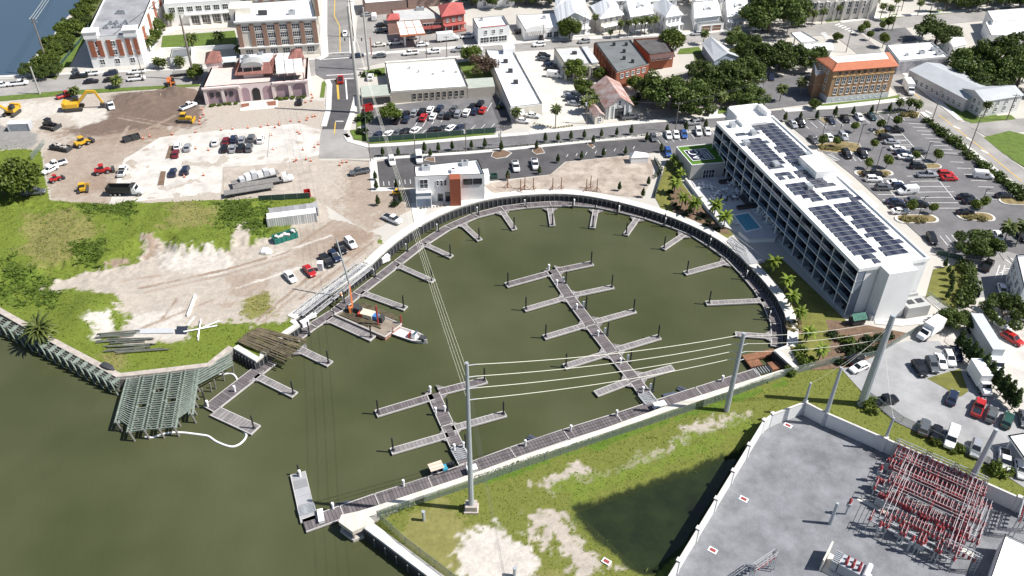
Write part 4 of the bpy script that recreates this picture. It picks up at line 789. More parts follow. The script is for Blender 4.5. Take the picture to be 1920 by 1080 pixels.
wallrow(t, R[2], R[1], [2.0,5.3,8.3], 12, 1.3, 1.7, 1, 1, 1)
for i in range(7): roofunit(t, (200+i*6.5+(i%3)*2, 52-(i*7)%13), 10.3, (1.5,1.3,0.9))
for i in range(3): roofunit(t, (222+i*5, 25), 10.3, (1.3,1.2,0.9))
MB().box(-0.2,0,10.28,0.2,60,10.34).build('roof_seam', ROOFD, t, (P(212,60,11).x-o.x, P(212,60,11).y-o.y, 0), -0.12)
# ---- white hall behind the courtyard
t, R = flat('white_hall', 'white colonnaded hall behind the courtyard lawn', [(312,-55),(452,-62),(455,-2),(306,8)], 8.6, WHITE, ROOFW, 0.7); o = t.location
wallrow(t, R[3], R[2], [6.2], 8, 2.0, 1.9, 1.0, 2.0, 2); wallrow(t, R[3], R[2], [2.1], 5, 3.0, 2.8, 9, 6.0, 2)
u = (R[2]-R[3]).normalized(); out = Vector((u.y,-u.x))
for k in range(7):
    p = R[3]+u*(8.5+k*3.9)+out*0.6; MB().cbox((p.x-o.x,p.y-o.y,2.1),(0.8,1.2,4.2),math.atan2(u.y,u.x)).build('column', WHITE, t)
p = R[3]+u*20+out*0.7; MB().cbox((p.x-o.x,p.y-o.y,4.35),(26,1.6,0.4),math.atan2(u.y,u.x)).build('balcony', WHITE, t)
p = R[3]+u*20+out*0.15; 
sheet('courtyard_paving', [(302,60),(452,50),(452,38),(320,46),(300,52)], 0.13, mat('cream paving',(0.62,0.55,0.47),0.9,0.08,0.5)); sheet('courtyard_path', [(285,102),(300,68),(330,58),(318,52),(300,60),(278,98)], 0.14, CONC2)
for i, q in enumerate([((318,115),(360,110)),]): pass
t = thing('courtyard_wall', 'low white wall closing the courtyard lawn', 'wall', P(302,103)); A_ = P(302,103); 
for a, c in (((275,107),(302,103)),((302,98),(372,95)),((372,95),(452,90)),((302,98),(302,103)),((362,96),(362,118)),((275,128),(362,118))):
    p0, p1 = P(*a)-A_, P(*c)-A_; MB().beam(p0+Vector((0,0,0.8)), p1+Vector((0,0,0.8)), 0.4, 1.6).build('wall_panel', WHITE, t)
t, R = flat('garden_pavilion', 'small white pavilion beside the courtyard wall', [(322,92),(352,89),(358,104),(318,108)], 3.2, WHITE, ROOFD, 0.3)
# ---- four storey beige and brick block
t, R = flat('hall_block', 'four storey cream block with brick piers and white flat roof', [(440,8),(584,-2),(592,31),(440,39)], 13.6, CREAM, ROOFW, 1.1, cope=WHITE); o = t.location
u = (R[2]-R[3]).normalized(); out = Vector((u.y,-u.x)); Lw = (R[2]-R[3]).length; ang = math.atan2(u.y, u.x)
for k in range(7):
    p = R[3]+u*(0.9+(Lw-1.8)*k/6)+out*0.12; MB().cbox((p.x-o.x,p.y-o.y,7.9),(1.5,0.3,8.4),ang).build('brick_pier', BRICKD, t)
wallrow(t, R[3], R[2], [10.6,7.9,5.2], 6, 2.5, 1.8, 1.0, 1.0, 3, skip=((1,0),(2,0))); wallrow(t, R[3], R[2], [2.1], 6, 2.4, 2.0, 1.0, 1.0, 2)
for z in (13.2, 3.9): p = R[3].lerp(R[2],.5)+out*0.25; MB().cbox((p.x-o.x,p.y-o.y,z),(Lw+0.8,0.6,0.5 if z > 5 else 0.35),ang).build('cornice', WHITE, t)
wallrow(t, R[2], R[1], [10.6,7.9,5.2,2.1], 4, 1.6, 1.8, 1.0, 1.0, 2)
roofunit(t, (493,27), 12.6, (3.0,1.6,1.4), m=DARKSTEEL); roofunit(t, (548,26), 12.6, (2.4,1.6,1.4)); p = P(452,20,12.6); MB().cbox((p.x-o.x,p.y-o.y,13.6),(7.5,7.5,2.2),ang).build('roof_turret', CREAM, t)
t, R = flat('rear_hall', 'cream rear block with brick piers behind the white flat roof', [(470,-60),(584,-68),(590,-20),(466,-14)], 13.6, CREAM, ROOFG, 0.9); o = t.location; wallrow(t, R[3], R[2], [11.5,8.6,5.6], 6, 2.6, 1.9, 1, 1, 2)
for k in range(7):
    p = R[3].lerp(R[2], k/6); MB().cbox((p.x-o.x,p.y-o.y-0.1,8.2),(1.2,0.4,9.4),ang).build('brick_pier', BRICKD, t)
# ---- pink restaurant
hp = 5.9
t, R = flat('pink_restaurant', 'mauve pink arched restaurant with terraces and maroon tiled roofs', [(398,122),(578,108),(576,148),(379,164)], hp, PALEPINK, mat('terrace paving',(0.62,0.50,0.46),0.9,0.08,0.6), 0.45, cope=PALEPINK, parw=0.5); o = t.location
u = (R[2]-R[3]).normalized(); out = Vector((u.y,-u.x)); Lw = (R[2]-R[3]).length; ang = math.atan2(u.y, u.x)
for s in (0.0, 0.17, 0.335, 0.665, 0.83, 1.0):
    p = R[3]+u*(0.5+(Lw-1.0)*s)+out*0.25; MB().cbox((p.x-o.x,p.y-o.y,2.6),(0.9,0.6,5.2),ang).build('pilaster', PALEPINK, t)
def arch(s0, s1, m, zt=4.7, name='arch_panel', prj=0.1):
    a = R[3]+u*(Lw*s0)+out*prj; w = Lw*(s1-s0); b = MB(); pts = [(0,0.2),(w,0.2)]
    for k in range(9): tt = math.pi*k/8; pts.append((w/2+w/2*math.cos(tt), zt-1.2+1.2*math.sin(tt)))
    vs = [(u.x*x,u.y*x,z) for x,z in pts]; b.add(vs, [list(range(len(vs)))]); b.build(name, m, t, (a.x-o.x, a.y-o.y, 0))
for s0, s1 in ((0.03,0.155),(0.19,0.32),(0.35,0.43),(0.56,0.65),(0.69,0.81),(0.85,0.97)): arch(s0, s1, mat('mauve infill',(0.35,0.25,0.28),0.9,0.05,0.3))
arch(0.455, 0.53, BLACK, 4.4, 'entrance_arch', 0.15)
wallrow(t, R[3]+out*0.1, R[3]+u*Lw*0.33+out*0.1, [3.2], 4, 1.0, 1.2, 1.4, 1.4, 1, BLACK)
for a, c in ((0.0,0.335),(0.665,1.0)): p0, p1 = R[3]+u*Lw*a, R[3]+u*Lw*c; p = (p0+p1)/2+out*0.35; MB().cbox((p.x-o.x,p.y-o.y,hp-0.35),((p1-p0).length+0.4,0.9,0.5),ang).build('cornice', PALEPINK, t)
def pq(pts, z): return [Vector((p.x,p.y)) for p in PP(pts, z)]
q = pq([(450,103),(512,99),(504,116),(449,118)], 9.0); b = MB(); b.prism([(p.x-o.x,p.y-o.y) for p in q], hp-0.5, 9.0, 0, 1); b.build('upper_storey', [PALEPINK, ROOFG], t)
k = MB(); w = pq([(438,140),(514,132),(506,130),(446,136)], 0); 
hp2 = [P(449,118,9.05),P(505,116,9.05),P(512,137,7.0),P(439,141,7.0)]; k.add([p-o for p in hp2]+[(p-o)-Vector((0,0,0.25)) for p in hp2], [(0,3,2,1),(4,5,6,7),(3,7,6,2)]); k.build('tiled_skirt', TILER, t)
for pp in ([(505,116,9.05),(518,100,9.05),(524,118,7.0),(512,137,7.0)],[(449,118,9.05),(452,104,9.05),(440,122,7.0),(439,141,7.0)]): k = MB(); k.add([P(*z)-o for z in pp]+[P(*z)-o-Vector((0,0,0.25)) for z in pp], [(0,3,2,1),(0,1,2,3),(4,5,6,7)]); k.build('tiled_skirt', TILER, t)
roofunit(t, (462,110), 9.1, (2.0,1.2,1.1)); roofunit(t, (489,101), 9.1, (1.2,1.2,0.8))
p = P(476,141,hp-0.5); b = MB().cbox((0,0,1.9),(6.2,3.4,3.8),ang); b.build('dormer', PALEPINK, t, (p.x-o.x,p.y-o.y,p.z))
b = MB(); vs = []
for y in (-2.0, 2.2):
    for i in range(9): tt = math.pi*i/8; vs.append((3.5*math.cos(tt), y, 3.8+1.5*math.sin(tt)))
b.add(vs, [(i,i+1,i+10,i+9) for i in range(8)]+[tuple(range(9)),tuple(range(17,8,-1))]); b.build('barrel_roof', mat('lead roof',(0.36,0.36,0.35),0.6,0.1,1), t, (p.x-o.x,p.y-o.y,p.z), ang)
for s in (-1,1): MB().box(-1.3+s*1.45,-1.78,1.2,1.3+s*1.45,-1.72,3.3).build('dormer_screen', BLACK, t, (p.x-o.x,p.y-o.y,p.z), ang)
for i in range(3):
    for j in range(5):
        pts = []
        for dx, dy in ((0,0),(1,0),(1,1),(0,1)):
            fx = (i+dx*0.93+0.03)/3; fy = (j+dy*0.93+0.03)/5; pts.append(P(516+(567-516)*fx-4*(fy-.5), 138-38*fy-3*fx, 8.6))
        k = MB(); k.add([z-o for z in pts]+[z-o-Vector((0,0,0.12)) for z in pts], [(0,1,2,3),(7,6,5,4),(0,4,5,1),(1,5,6,2)]); k.build('pergola_panel', mat('opal panel',(0.72,0.71,0.69),0.4,0.04,1), t)
for i in range(4):
    z = P(514+(568-514)*i/3, 139-3*i/3, 8.4); MB().beam(z-o, z-o-Vector((0,0,2.7)), 0.2, 0.2).build('pergola_post', DARKSTEEL, t)
MB().add([P(514,139,8.3)-o,P(568,136,8.3)-o,P(568,136,6.2)-o,P(514,139,6.2)-o], [(0,1,2,3)]).build('shade_screen', BLACK, t)
for pts, z1, rise in (([(388,99),(410,97),(416,115),(386,119)],7.6,2.2),([(548,93),(562,92),(569,108),(542,110)],8.6,1.8)):
    q = pq(pts, z1); b = MB(); b.prism([(w.x-o.x,w.y-o.y) for w in q], hp-0.5, z1); b.build('pavilion_wall', PALEPINK, t); gable(t, q, z1, rise, TILER, 'pavilion_roof', 0.4, hip=2.2)
q = pq([(416,107),(443,105),(442,115),(415,117)], 7.6); b = MB(); b.prism([(w.x-o.x,w.y-o.y) for w in q], 7.4, 7.6); b.build('bar_roof', mat('pale blue roof',(0.55,0.62,0.66),0.6,0.05,1), t); b = MB(); b.prism([(w.x-o.x,w.y-o.y) for w in [q[0].lerp(q[2],.1),q[1].lerp(q[3],.1),q[2].lerp(q[0],.1),q[3].lerp(q[1],.1)]], hp-0.5, 7.4); b.build('bar', DARKSTEEL, t)
sheet('entry_path', [(452,192),(522,186),(520,203),(450,209)], 0.16, mat('cream paving2',(0.66,0.58,0.52),0.9,0.06,0.6))
for a in ([(451,196),(468,194),(469,200),(452,204)],[(499,192),(518,190),(519,199),(503,200)]): island(a, fill=mat('red mulch',(0.23,0.09,0.06),0.95,0.2,1))
# ---- shops in the middle
t, R = flat('white_roof_shop', 'low tan shop with a large bright white flat roof', [(722,118),(855,109),(878,162),(732,172)], 4.1, TANST, ROOFW, 0.35, cope=CREAM); wallrow(t, R[3]+(R[2]-R[3])*0.2, R[2], [2.0], 9, 1.0, 1.9, 1.5, 1.0, 0, TANST)
for q in ((785,135),(768,128),(812,140),(832,134),(855,136)): roofunit(t, q, 3.8, (0.8,0.8,0.5), m=ROOFG)
o = t.location
for pts, hh, nm in (([(872,148),(924,145),(928,162),(877,166)],3.4,'side_wing'),([(676,162),(728,158),(732,178),(678,182)],3.4,'carport_roof')):
    q = pq(pts, hh); b = MB(); b.prism([(w.x-o.x,w.y-o.y) for w in q], 0.0 if nm == 'side_wing' else hh-0.5, hh, 0, 1); b.build(nm, [TANST, mat('green felt roof',(0.36,0.39,0.34),0.9,0.1,0.4)], t)
    if nm == 'carport_roof':
        for w in q: MB().cbox((w.x-o.x,w.y-o.y,1.4),(0.4,0.4,2.8)).build('carport_post', TANST, t)
t, R = flat('long_white_building', 'long narrow building with pale flat roof and raised front box', [(910,92),(962,95),(1017,194),(957,201)], 3.8, CREAM, mat('pale roof',(0.66,0.67,0.69),0.8,0.06,0.2), 0.35, cope=WHITE); o = t.location
for q in ((948,117),(957,135),(967,156)): roofunit(t, q, 3.5, (1.5,1.3,1.1), m=DARKSTEEL)
q = pq([(942,84),(963,82),(966,90),(944,92)], 5.4); b = MB(); b.prism([(w.x-o.x,w.y-o.y) for w in q], 0, 5.4); b.build('front_box', WHITE, t)
q = pq([(962,206),(982,204),(984,214),(964,216)], 2.6); b = MB(); b.prism([(w.x-o.x,w.y-o.y) for w in q], 2.4, 2.6); b.build('porch_roof', WHITE, t)
t = thing('filling_station_canopy', 'flat filling station canopy with white roof panels and orange trim', 'canopy', P(770,90)); o = t.location; C4 = PP([(743,40),(787,37),(798,62),(750,66)], 5.4)
b = MB(); b.prism([(p.x-o.x,p.y-o.y) for p in C4], 4.7, 5.25); b.build('fascia', mat('orange trim',(0.45,0.16,0.07),0.7,0.1,1), t)
for i in range(3):
    for j in range(2):
        f = lambda a, c: (C4[3].lerp(C4[2],a)).lerp(C4[0].lerp(C4[1],a), c); q = [f((i+.06)/3,(j+.06)/2),f((i+.94)/3,(j+.06)/2),f((i+.94)/3,(j+.94)/2),f((i+.06)/3,(j+.94)/2)]; b = MB(); b.prism([(p.x-o.x,p.y-o.y) for p in q], 5.26, 5.34); b.build('roof_panel', ROOFW, t)
for a, c in ((.2,.2),(.8,.2),(.2,.8),(.8,.8)): p = f(a,c); MB().cbox((p.x-o.x,p.y-o.y,2.35),(0.6,0.6,4.7)).build('column', WHITE, t)
t, R = flat('filling_station_shop', 'filling station shop with grey roof and red awnings', [(733,18),(802,12),(832,34),(745,40)], 4.5, mat('rosy brick',(0.40,0.24,0.20),0.9,0.1,1), mat('ballast roof',(0.46,0.46,0.45),0.9,0.1,0.3), 0.4); o = t.location; wallrow(t, R[3]+(R[2]-R[3])*0.5, R[2], [1.9], 3, 2.4, 2.0, 0.8, 0.6, 1); roofunit(t, (788,18), 4.2, (3,1.5,1.1))
for a, c in (((790,50),(812,47)),((810,48),(828,45))):
    A_, B_ = P(*a, 3.0), P(*c, 3.0); k = MB(); k.add([A_-o,B_-o,B_-o+Vector((0,-1.6,-0.7)),A_-o+Vector((0,-1.6,-0.7))], [(0,3,2,1),(0,1,2,3)]); k.build('awning', REDM, t)
q = pq([(727,24),(746,23),(748,32),(726,34)], 6.3); b = MB(); b.prism([(w.x-o.x,w.y-o.y) for w in q], 0, 5.6); b.build('corner_turret', MATS['rosy brick'], t); gable(t, q, 5.6, 1.3, REDM, 'turret_roof', 0.4, hip=1.5)
def cottage(name, label, px, h, rise, wall, rm, ridge='x', hip=0.0, over=0.6, wn=(3,2), zs=(1.7,4.6), cat='house', dormer=False, porch=None, bars=1):
    R = [Vector((p.x,p.y)) for p in PP(px, h)]; o = R[3]; t = thing(name, label, cat, (o.x,o.y,0)); b = MB(); b.prism([(p.x-o.x,p.y-o.y) for p in R], 0, h, cap=False); b.build('wall', wall, t)
    gable(t, R, h, rise, rm, 'roof', over, ridge, hip, wallm=wall); zz = [z for z in zs if z < h-0.6]
    wallrow(t, R[3], R[2], zz, wn[0], 1.0, 1.4, 0.6, 0.6, bars); wallrow(t, R[0], R[3], zz, wn[1], 1.0, 1.4, 0.6, 0.6, bars)
    if porch:
        u = (R[2]-R[3]).normalized(); out = Vector((u.y,-u.x)); L = (R[2]-R[3]).length; a = math.atan2(u.y,u.x); c = (R[3]+R[2])/2+out*1.1
        MB().cbox((c.x-o.x,c.y-o.y,porch),(L,2.2,0.18),a).build('porch_roof', rm, t); MB().cbox((c.x-o.x,c.y-o.y,0.35),(L,2.2,0.5),a).build('porch_floor', wall, t)
        for k in range(4): p = R[3]+u*(L*(k+.1)/3.2)+out*2.0; MB().cbox((p.x-o.x,p.y-o.y,porch/2+0.2),(0.22,0.22,porch-0.5)).build('porch_post', WHITE, t)
    if dormer:
        c = (R[3]*0.5+R[2]*0.5)*0.72+(R[0]*0.5+R[1]*0.5)*0.28; u = (R[2]-R[3]).normalized(); out = Vector((u.y,-u.x)); w = Vector((u.x,u.y))
        q = [c-w*1.4-out*1.6, c+w*1.4-out*1.6, c+w*1.4+out*1.2, c-w*1.4+out*1.2]; b = MB(); b.prism([(p.x-o.x,p.y-o.y) for p in q], h-0.2, h+rise*0.62); b.build('dormer', wall, t); gable(t, q, h+rise*0.62, 0.9, rm, 'dormer_roof', 0.25, 'y', wallm=wall); wallrow(t, q[3], q[2], [h+rise*0.36], 1, 1.6, 0.8)
    return t
t = cottage('red_roof_building', 'two storey red building under a red hipped roof beside the filling station', [(824,10),(864,6),(870,24),(830,30)], 6.4, 2.6, mat('red brown stucco',(0.36,0.13,0.10),0.9,0.1,0.5), REDM, hip=4.0, cat='building', porch=3.0)
t, R = flat('white_corner_shop', 'two storey white shop with parapet and red front strip', [(886,34),(944,29),(955,47),(896,53)], 6.4, WHITE, mat('pale worn roof',(0.62,0.62,0.63),0.8,0.12,0.2), 0.7); o = t.location; wallrow(t, R[3], R[2], [4.6], 3, 1.0, 1.4, 1.5, 1.5, 1); wallrow(t, R[3], R[2], [1.7], 3, 3.0, 2.0, 0.8, 0.8, 2); wallrow(t, R[0], R[3], [4.4,1.8], 3, 0.9, 1.3, 1, 1); u = (R[2]-R[3]); p = (R[3]+R[2])/2; MB().cbox((p.x-o.x,p.y-o.y+0.2,6.45),(u.length*0.8,0.5,0.15),math.atan2(u.y,u.x)).build('red_coping', REDM, t); roofunit(t, (903,38), 5.8, (1,1,.8))
t, R = flat('arched_front_shop', 'low white shop with arched parapet and striped awning', [(968,28),(1046,24),(1052,50),(985,57)], 4.0, WHITE, ROOFW, 0.35); o = t.location; u = (R[2]-R[3]).normalized(); out = Vector((u.y,-u.x)); ang = math.atan2(u.y,u.x); p = R[3]+u*4.2; b = MB(); pts = [(-4,0)]+[(4*math.cos(math.pi-math.pi*k/8), 4.0+1.3*math.sin(math.pi*k/8)) for k in range(9)]+[(4,0)]
b.add([(x,-0.12,z) for x,z in pts]+[(x,0.3,z) for x,z in pts], [tuple(range(11)),tuple(range(21,10,-1))]+[(i,i+11,i+12,i+1) for i in range(10)]); b.build('arched_parapet', WHITE, t, (p.x-o.x,p.y-o.y,0), ang)
b = MB(); b.add([(-3.6,-0.15,3.3),(3.6,-0.15,3.3),(3.6,-1.9,2.5),(-3.6,-1.9,2.5)], [(0,3,2,1),(0,1,2,3)]); b.build('awning', stripes('striped canvas',(0.62,0.60,0.58),(0.30,0.29,0.29),0.7,0,0.45,0.9,0.03), t, (p.x-o.x,p.y-o.y,0), ang); wallrow(t, R[3], R[2], [1.4], 5, 1.8, 1.9, 0.6, 0.6, 1); roofunit(t, (1020,34), 3.7, (1.4,1.2,.9))
t, R = flat('tan_arcade', 'tan flat roofed arcade with pale columns', [(1039,90),(1088,86),(1122,118),(1061,123)], 5.0, CREAM, mat('pale felt roof',(0.50,0.50,0.50),0.85,0.1,0.2), 0.4, cope=CREAM); o = t.location; u = (R[2]-R[3]).normalized(); L = (R[2]-R[3]).length; out = Vector((u.y,-u.x)); roofunit(t, (1077,101), 4.6, (1.6,1.2,.9), m=DARKSTEEL)
for k in range(5): p = R[3]+u*(L*k/4)+out*0.3; MB().cbox((p.x-o.x,p.y-o.y,2.2),(0.7,0.7,4.4)).build('column', CREAM, t)
wallrow(t, R[3], R[2], [2.0], 4, 3.0, 2.8, 0.6, 0.6, 1, CREAM); wallrow(t, R[0], R[3], [2.2], 6, 1.0, 1.6, 1, 1)
q = pq([(1091,88),(1102,87),(1123,116),(1110,118)], 5.3); b = MB(); b.prism([(w.x-o.x,w.y-o.y) for w in q], 5.02, 5.3); b.build('roof_strip', ROOFG, t)
t, R = flat('brick_warehouse', 'red brick warehouse with dark grey flat roof and five vents', [(1116,79),(1182,74),(1217,119),(1157,135)], 6.2, BRICK, ROOFD, 0.35, cope=mat('grey coping',(0.3,0.3,0.31),0.8,0.1,1)); o = t.location; wallrow(t, R[0], R[3], [4.2,1.8], 7, 0.9, 1.7, 1, 1, 1, BRICK); wallrow(t, R[3], R[2], [4.4], 5, 1.2, 1.4, 1, 1, 1)
for k in range(8): p = R[0].lerp(R[3], k/7); MB().cbox((p.x-o.x-0.12,p.y-o.y,2.9),(0.45,0.5,5.8),0.4).build('brick_pier', BRICK, t)
for q in ((1151,85),(1174,85),(1170,98),(1170,111),(1186,117)): roofunit(t, q, 5.9, (0.9,0.9,1.1), m=DARKSTEEL)
t, R = flat('brick_shop', 'smaller brick building with patched black roof beside the warehouse', [(1188,73),(1244,69),(1264,97),(1218,103)], 5.6, BRICK, mat('patched black roof',(0.09,0.085,0.085),0.9,0.4,0.3), 0.4); o = t.location; wallrow(t, R[3], R[2], [3.8], 4, 1.6, 0.9, 0.6, 0.6, 1); A_, B_ = R[3], R[2]; k = MB(); k.add([(A_.x-o.x,A_.y-o.y,5.4),(B_.x-o.x,B_.y-o.y,5.4),(B_.x-o.x+.3,B_.y-o.y-2.0,4.6),(A_.x-o.x+.3,A_.y-o.y-2.0,4.6)], [(0,3,2,1),(0,1,2,3)]); k.build('lean_to_roof', mat('brown metal roof',(0.20,0.12,0.11),0.7,0.1,1), t)
# rusty barn
RUSTR = mat('rusted tin roof', (0.30,0.13,0.095), 0.8, 0.0, 0.35, col2=(0.50,0.44,0.42)); PLANKW = stripes('white board wall', (0.62,0.62,0.61), (0.42,0.42,0.42), 0.5, 0, 0.12, 0.85, 0.08)
R = [Vector((p.x,p.y)) for p in PP([(1110,165),(1160,156),(1186,197),(1137,202)], 4.0)]; o = R[3]; t = thing('tin_barn', 'white board barn with rusty patched tin roof', 'barn', (o.x,o.y,0)); b = MB(); b.prism([(p.x-o.x,p.y-o.y) for p in R], 0, 4.0, cap=False); b.build('wall', PLANKW, t); gable(t, R, 4.0, 3.3, RUSTR, 'roof', 0.5, 'y', wallm=PLANKW)
wallrow(t, R[3], R[2], [1.7], 1, 3.0, 3.2, 0.8, 0.8, 1, DARKSTEEL, name='barn_door'); wallrow(t, R[3], R[2], [5.0], 1, 0.8, 1.5, 0, 0, 0); u = (R[2]-R[3]).normalized(); out = Vector((u.y,-u.x))
for s in (0.12, 0.3, 0.7, 0.88): p = R[3].lerp(R[2], s)+out*0.15; MB().cbox((p.x-o.x,p.y-o.y,2.2),(0.35,0.3,4.4),math.atan2(u.y,u.x)).build('buttress', WHITE, t)
cottage('tin_shed', 'small shed with rusty roof leaning against the barn', [(1105,202),(1120,200),(1133,216),(1116,219)], 2.6, 1.2, CREAM, RUSTR, 'y', 0, 0.3, (1,1), (1.4,), 'shed')
t, R = flat('white_hut', 'small white hut at the lane corner under the oaks', [(1330,200),(1344,198),(1347,204),(1331,207)], 2.4, WHITE, ROOFD, 0.2)
# white houses along the avenue
cottage('white_house', 'white gabled house behind the big round tree', [(1040,16),(1096,10),(1105,36),(1048,42)], 5.6, 3.4, WHITE, METALW, 'y', 0, 0.5, (4,2), porch=2.8); cottage('white_house', 'white house with wide hipped roof far behind the round tree', [(1044,-6),(1092,-10),(1096,10),(1044,14)], 6.0, 2.6, WHITE, METALW, 'x', 5, 0.7, (5,2))
cottage('white_house', 'white hip roofed house with a square front bay', [(1112,12),(1152,6),(1165,26),(1128,33)], 6.2, 3.0, CREAM, METALW, 'y', 3.0, 1.0, (3,3), porch=3.0)
cottage('white_house', 'pale gabled house with front dormer behind the palm row', [(1168,8),(1200,4),(1222,24),(1184,30)], 6.0, 4.0, WHITE, METALW, 'x', 0, 0.7, (3,3), dormer=True, porch=3.0)
cottage('white_house', 'tall white house with two storey front porch', [(1222,10),(1256,6),(1278,26),(1250,31)], 6.6, 3.2, WHITE, METALW, 'y', 3.2, 0.6, (3,4), porch=3.4)
cottage('white_house', 'white house with low dark shed dormer near the garages', [(1298,8),(1332,4),(1350,28),(1304,33)], 5.0, 3.2, WHITE, METALW, 'x', 0, 0.6, (3,3), dormer=True)
cottage('white_house', 'white house with gabled front dormer beside the great oak', [(1355,4),(1392,0),(1398,24),(1366,30)], 5.0, 4.0, WHITE, METALW, 'x', 0, 0.7, (3,3), dormer=True, porch=2.8)
for i, (px, s) in enumerate([([(1130,-14),(1180,-18),(1190,-2),(1140,2)],'behind the hipped house'),([(1200,-14),(1262,-18),(1270,-2),(1210,2)],'behind the dormer house'),([(1300,-16),(1350,-20),(1356,-4),(1306,0)],'behind the garage house'),([(890,-30),(960,-34),(965,-16),(895,-12)],'behind the trees of the white shop')]): cottage('white_house', 'far white roofed house '+s, px, 6.0, 3.0, WHITE, METALW, 'x', 3, 0.6, (3,2))
t, R = flat('garage', 'white double garage with brown doors and dark roof', [(1304,38),(1352,34),(1358,42),(1312,46)], 3.2, WHITE, ROOFD, 0.2); wallrow(t, R[3], R[2], [1.4], 2, 3.6, 2.2, 0.8, 0.8, 0, WHITE, mat('brown garage door',(0.22,0.13,0.09),0.7,0.1,1), name='garage_door')
cottage('grey_gable_shed', 'long shed with pale grey gabled roof among the oaks', [(1318,82),(1345,78),(1384,106),(1340,114)], 3.6, 2.2, mat('blue grey wall',(0.30,0.36,0.44),0.8,0.05,1), mat('pale grey metal',(0.50,0.52,0.54),0.6,0.06,0.4), 'y', 0, 0.4, (2,4), (1.8,), 'building')
# upper right
t, R = flat('church_hall', 'white hall with tall round headed windows at the top edge', [(1512,-50),(1640,-60),(1650,-8),(1516,-2)], 9.0, mat('off white render',(0.64,0.61,0.56),0.85,0.06,0.3), ROOFG, 0.6); wallrow(t, R[3], R[2], [3.4,6.2], 9, 1.3, 2.2, 1.5, 1.5, 1); o = t.location
for k in range(8): p = R[3].lerp(R[2], (k+.2)/8); MB().cbox((p.x-o.x,p.y-o.y-0.4,3.9),(0.8,1.0,7.8)).build('buttress', MATS['off white render'], t)
t, R = flat('canopy_station', 'white flat canopy beside the crossing', [(1482,61),(1503,58),(1536,77),(1502,80)], 4.4, WHITE, ROOFW, 0.25, z0=3.9, cat='canopy'); o = t.location
for f1, f2 in ((.15,.3),(.85,.3),(.15,.8),(.85,.8)): p = R[0].lerp(R[1],f1).lerp(R[3].lerp(R[2],f1),f2); MB().cbox((p.x-o.x,p.y-o.y,1.95),(0.4,0.4,3.9)).build('column', WHITE, t)
cottage('white_gable_shop', 'white gabled shop behind the orange roofed building', [(1462,88),(1556,80),(1560,92),(1500,100)], 4.0, 1.0, WHITE, METALW, 'x', 0, 0.4, (4,1), (1.9,), 'building')
h = 11.0; ang_px = [(1528,109),(1668,98),(1686,124),(1561,134)]
R = [Vector((p.x,p.y)) for p in PP(ang_px, h)]; o = R[3]; t = thing('tan_brick_block', 'three storey tan brick building with orange tiled roof edge', 'building', (o.x,o.y,0)); cen = sum(R, Vector((0,0)))/4; q = [p+(cen-p).normalized()*0.9 for p in R]
b = MB(); b.prism([(p.x-o.x,p.y-o.y) for p in q], 2.0, h, cap=False); b.build('wall', BRICKT, t); b = MB(); b.prism([(p.x-o.x,p.y-o.y) for p in [p+(p-cen).normalized()*0.2 for p in q]], 0, 2.0); b.build('plinth', mat('pale blue plinth',(0.50,0.53,0.56),0.85,0.05,0.4), t)
inn = [p+(cen-p)*0.34 for p in R]; inn = [R[i]+((R[i-1]-R[i]).normalized()+(R[(i+1)%4]-R[i]).normalized())*3.0 for i in range(4)]; zi = h+1.5
k = MB()
for i in range(4):
    j = (i+1)%4; k.add([(R[i].x-o.x,R[i].y-o.y,h),(R[j].x-o.x,R[j].y-o.y,h),(inn[j].x-o.x,inn[j].y-o.y,zi),(inn[i].x-o.x,inn[i].y-o.y,zi)], [(3,2,1,0),(0,1,2,3)])
k.add([(p.x-o.x,p.y-o.y,h-0.15) for p in R], [(0,1,2,3)]); k.build('tiled_roof', TILEO, t); b = MB(); b.prism([(p.x-o.x,p.y-o.y) for p in inn], h, zi-0.1); b.build('flat_roof', ROOFW, t)
wallrow(t, q[3], q[2], [9.9], 9, 1.0, 1.1, 1.2, 1.0, 0, BRICKT); wallrow(t, q[3], q[2], [7.3,3.9], 9, 1.15, 2.1, 1.0, 1.0, 1); wallrow(t, q[3]*1.0, q[2], [1.1], 9, 0.6, 0.5, 1, 1, 0); wallrow(t, q[0], q[3], [9.6,6.8,3.9], 3, 1.0, 1.6, 1.5, 2.0, 1); wallrow(t, q[2], q[1], [9.6,6.8,3.9], 3, 1.0, 1.6, 1.5, 2.0, 1)
u = (q[2]-q[3]).normalized(); out = Vector((u.y,-u.x)); L = (q[2]-q[3]).length; p = (q[3]+q[2])/2+out*0.08; MB().cbox((p.x-o.x,p.y-o.y,8.9),(L,0.25,0.3),math.atan2(u.y,u.x)).build('string_course', mat('gold stone band',(0.5,0.33,0.15),0.9,0.1,1), t)
bq = pq([(1524,124),(1540,122),(1556,136),(1530,141)], 8.2); b = MB(); b.prism([(p.x-o.x,p.y-o.y) for p in bq], 0, 8.2, 0, 1); b.build('stair_bay', [mat('shadow brick',(0.30,0.18,0.11),0.9,0.1,1), ROOFG], t)
for i in range(4):
    A_, B_ = bq[i], bq[(i+1)%4]
    for z in (8.6, 9.1, 9.6): MB().beam((A_.x-o.x,A_.y-o.y,z),(B_.x-o.x,B_.y-o.y,z),0.1,0.1).build('balcony_rail', STEEL, t)
t, R = flat('long_flat_shop', 'flat white roofed shop with mural wall across the diagonal road', [(1662,84),(1748,78),(1782,106),(1686,114)], 5.0, mat('mural wall',(0.55,0.54,0.55),0.85,0.0,0.5,col2=(0.22,0.22,0.26)), ROOFW, 0.5, cope=WHITE)
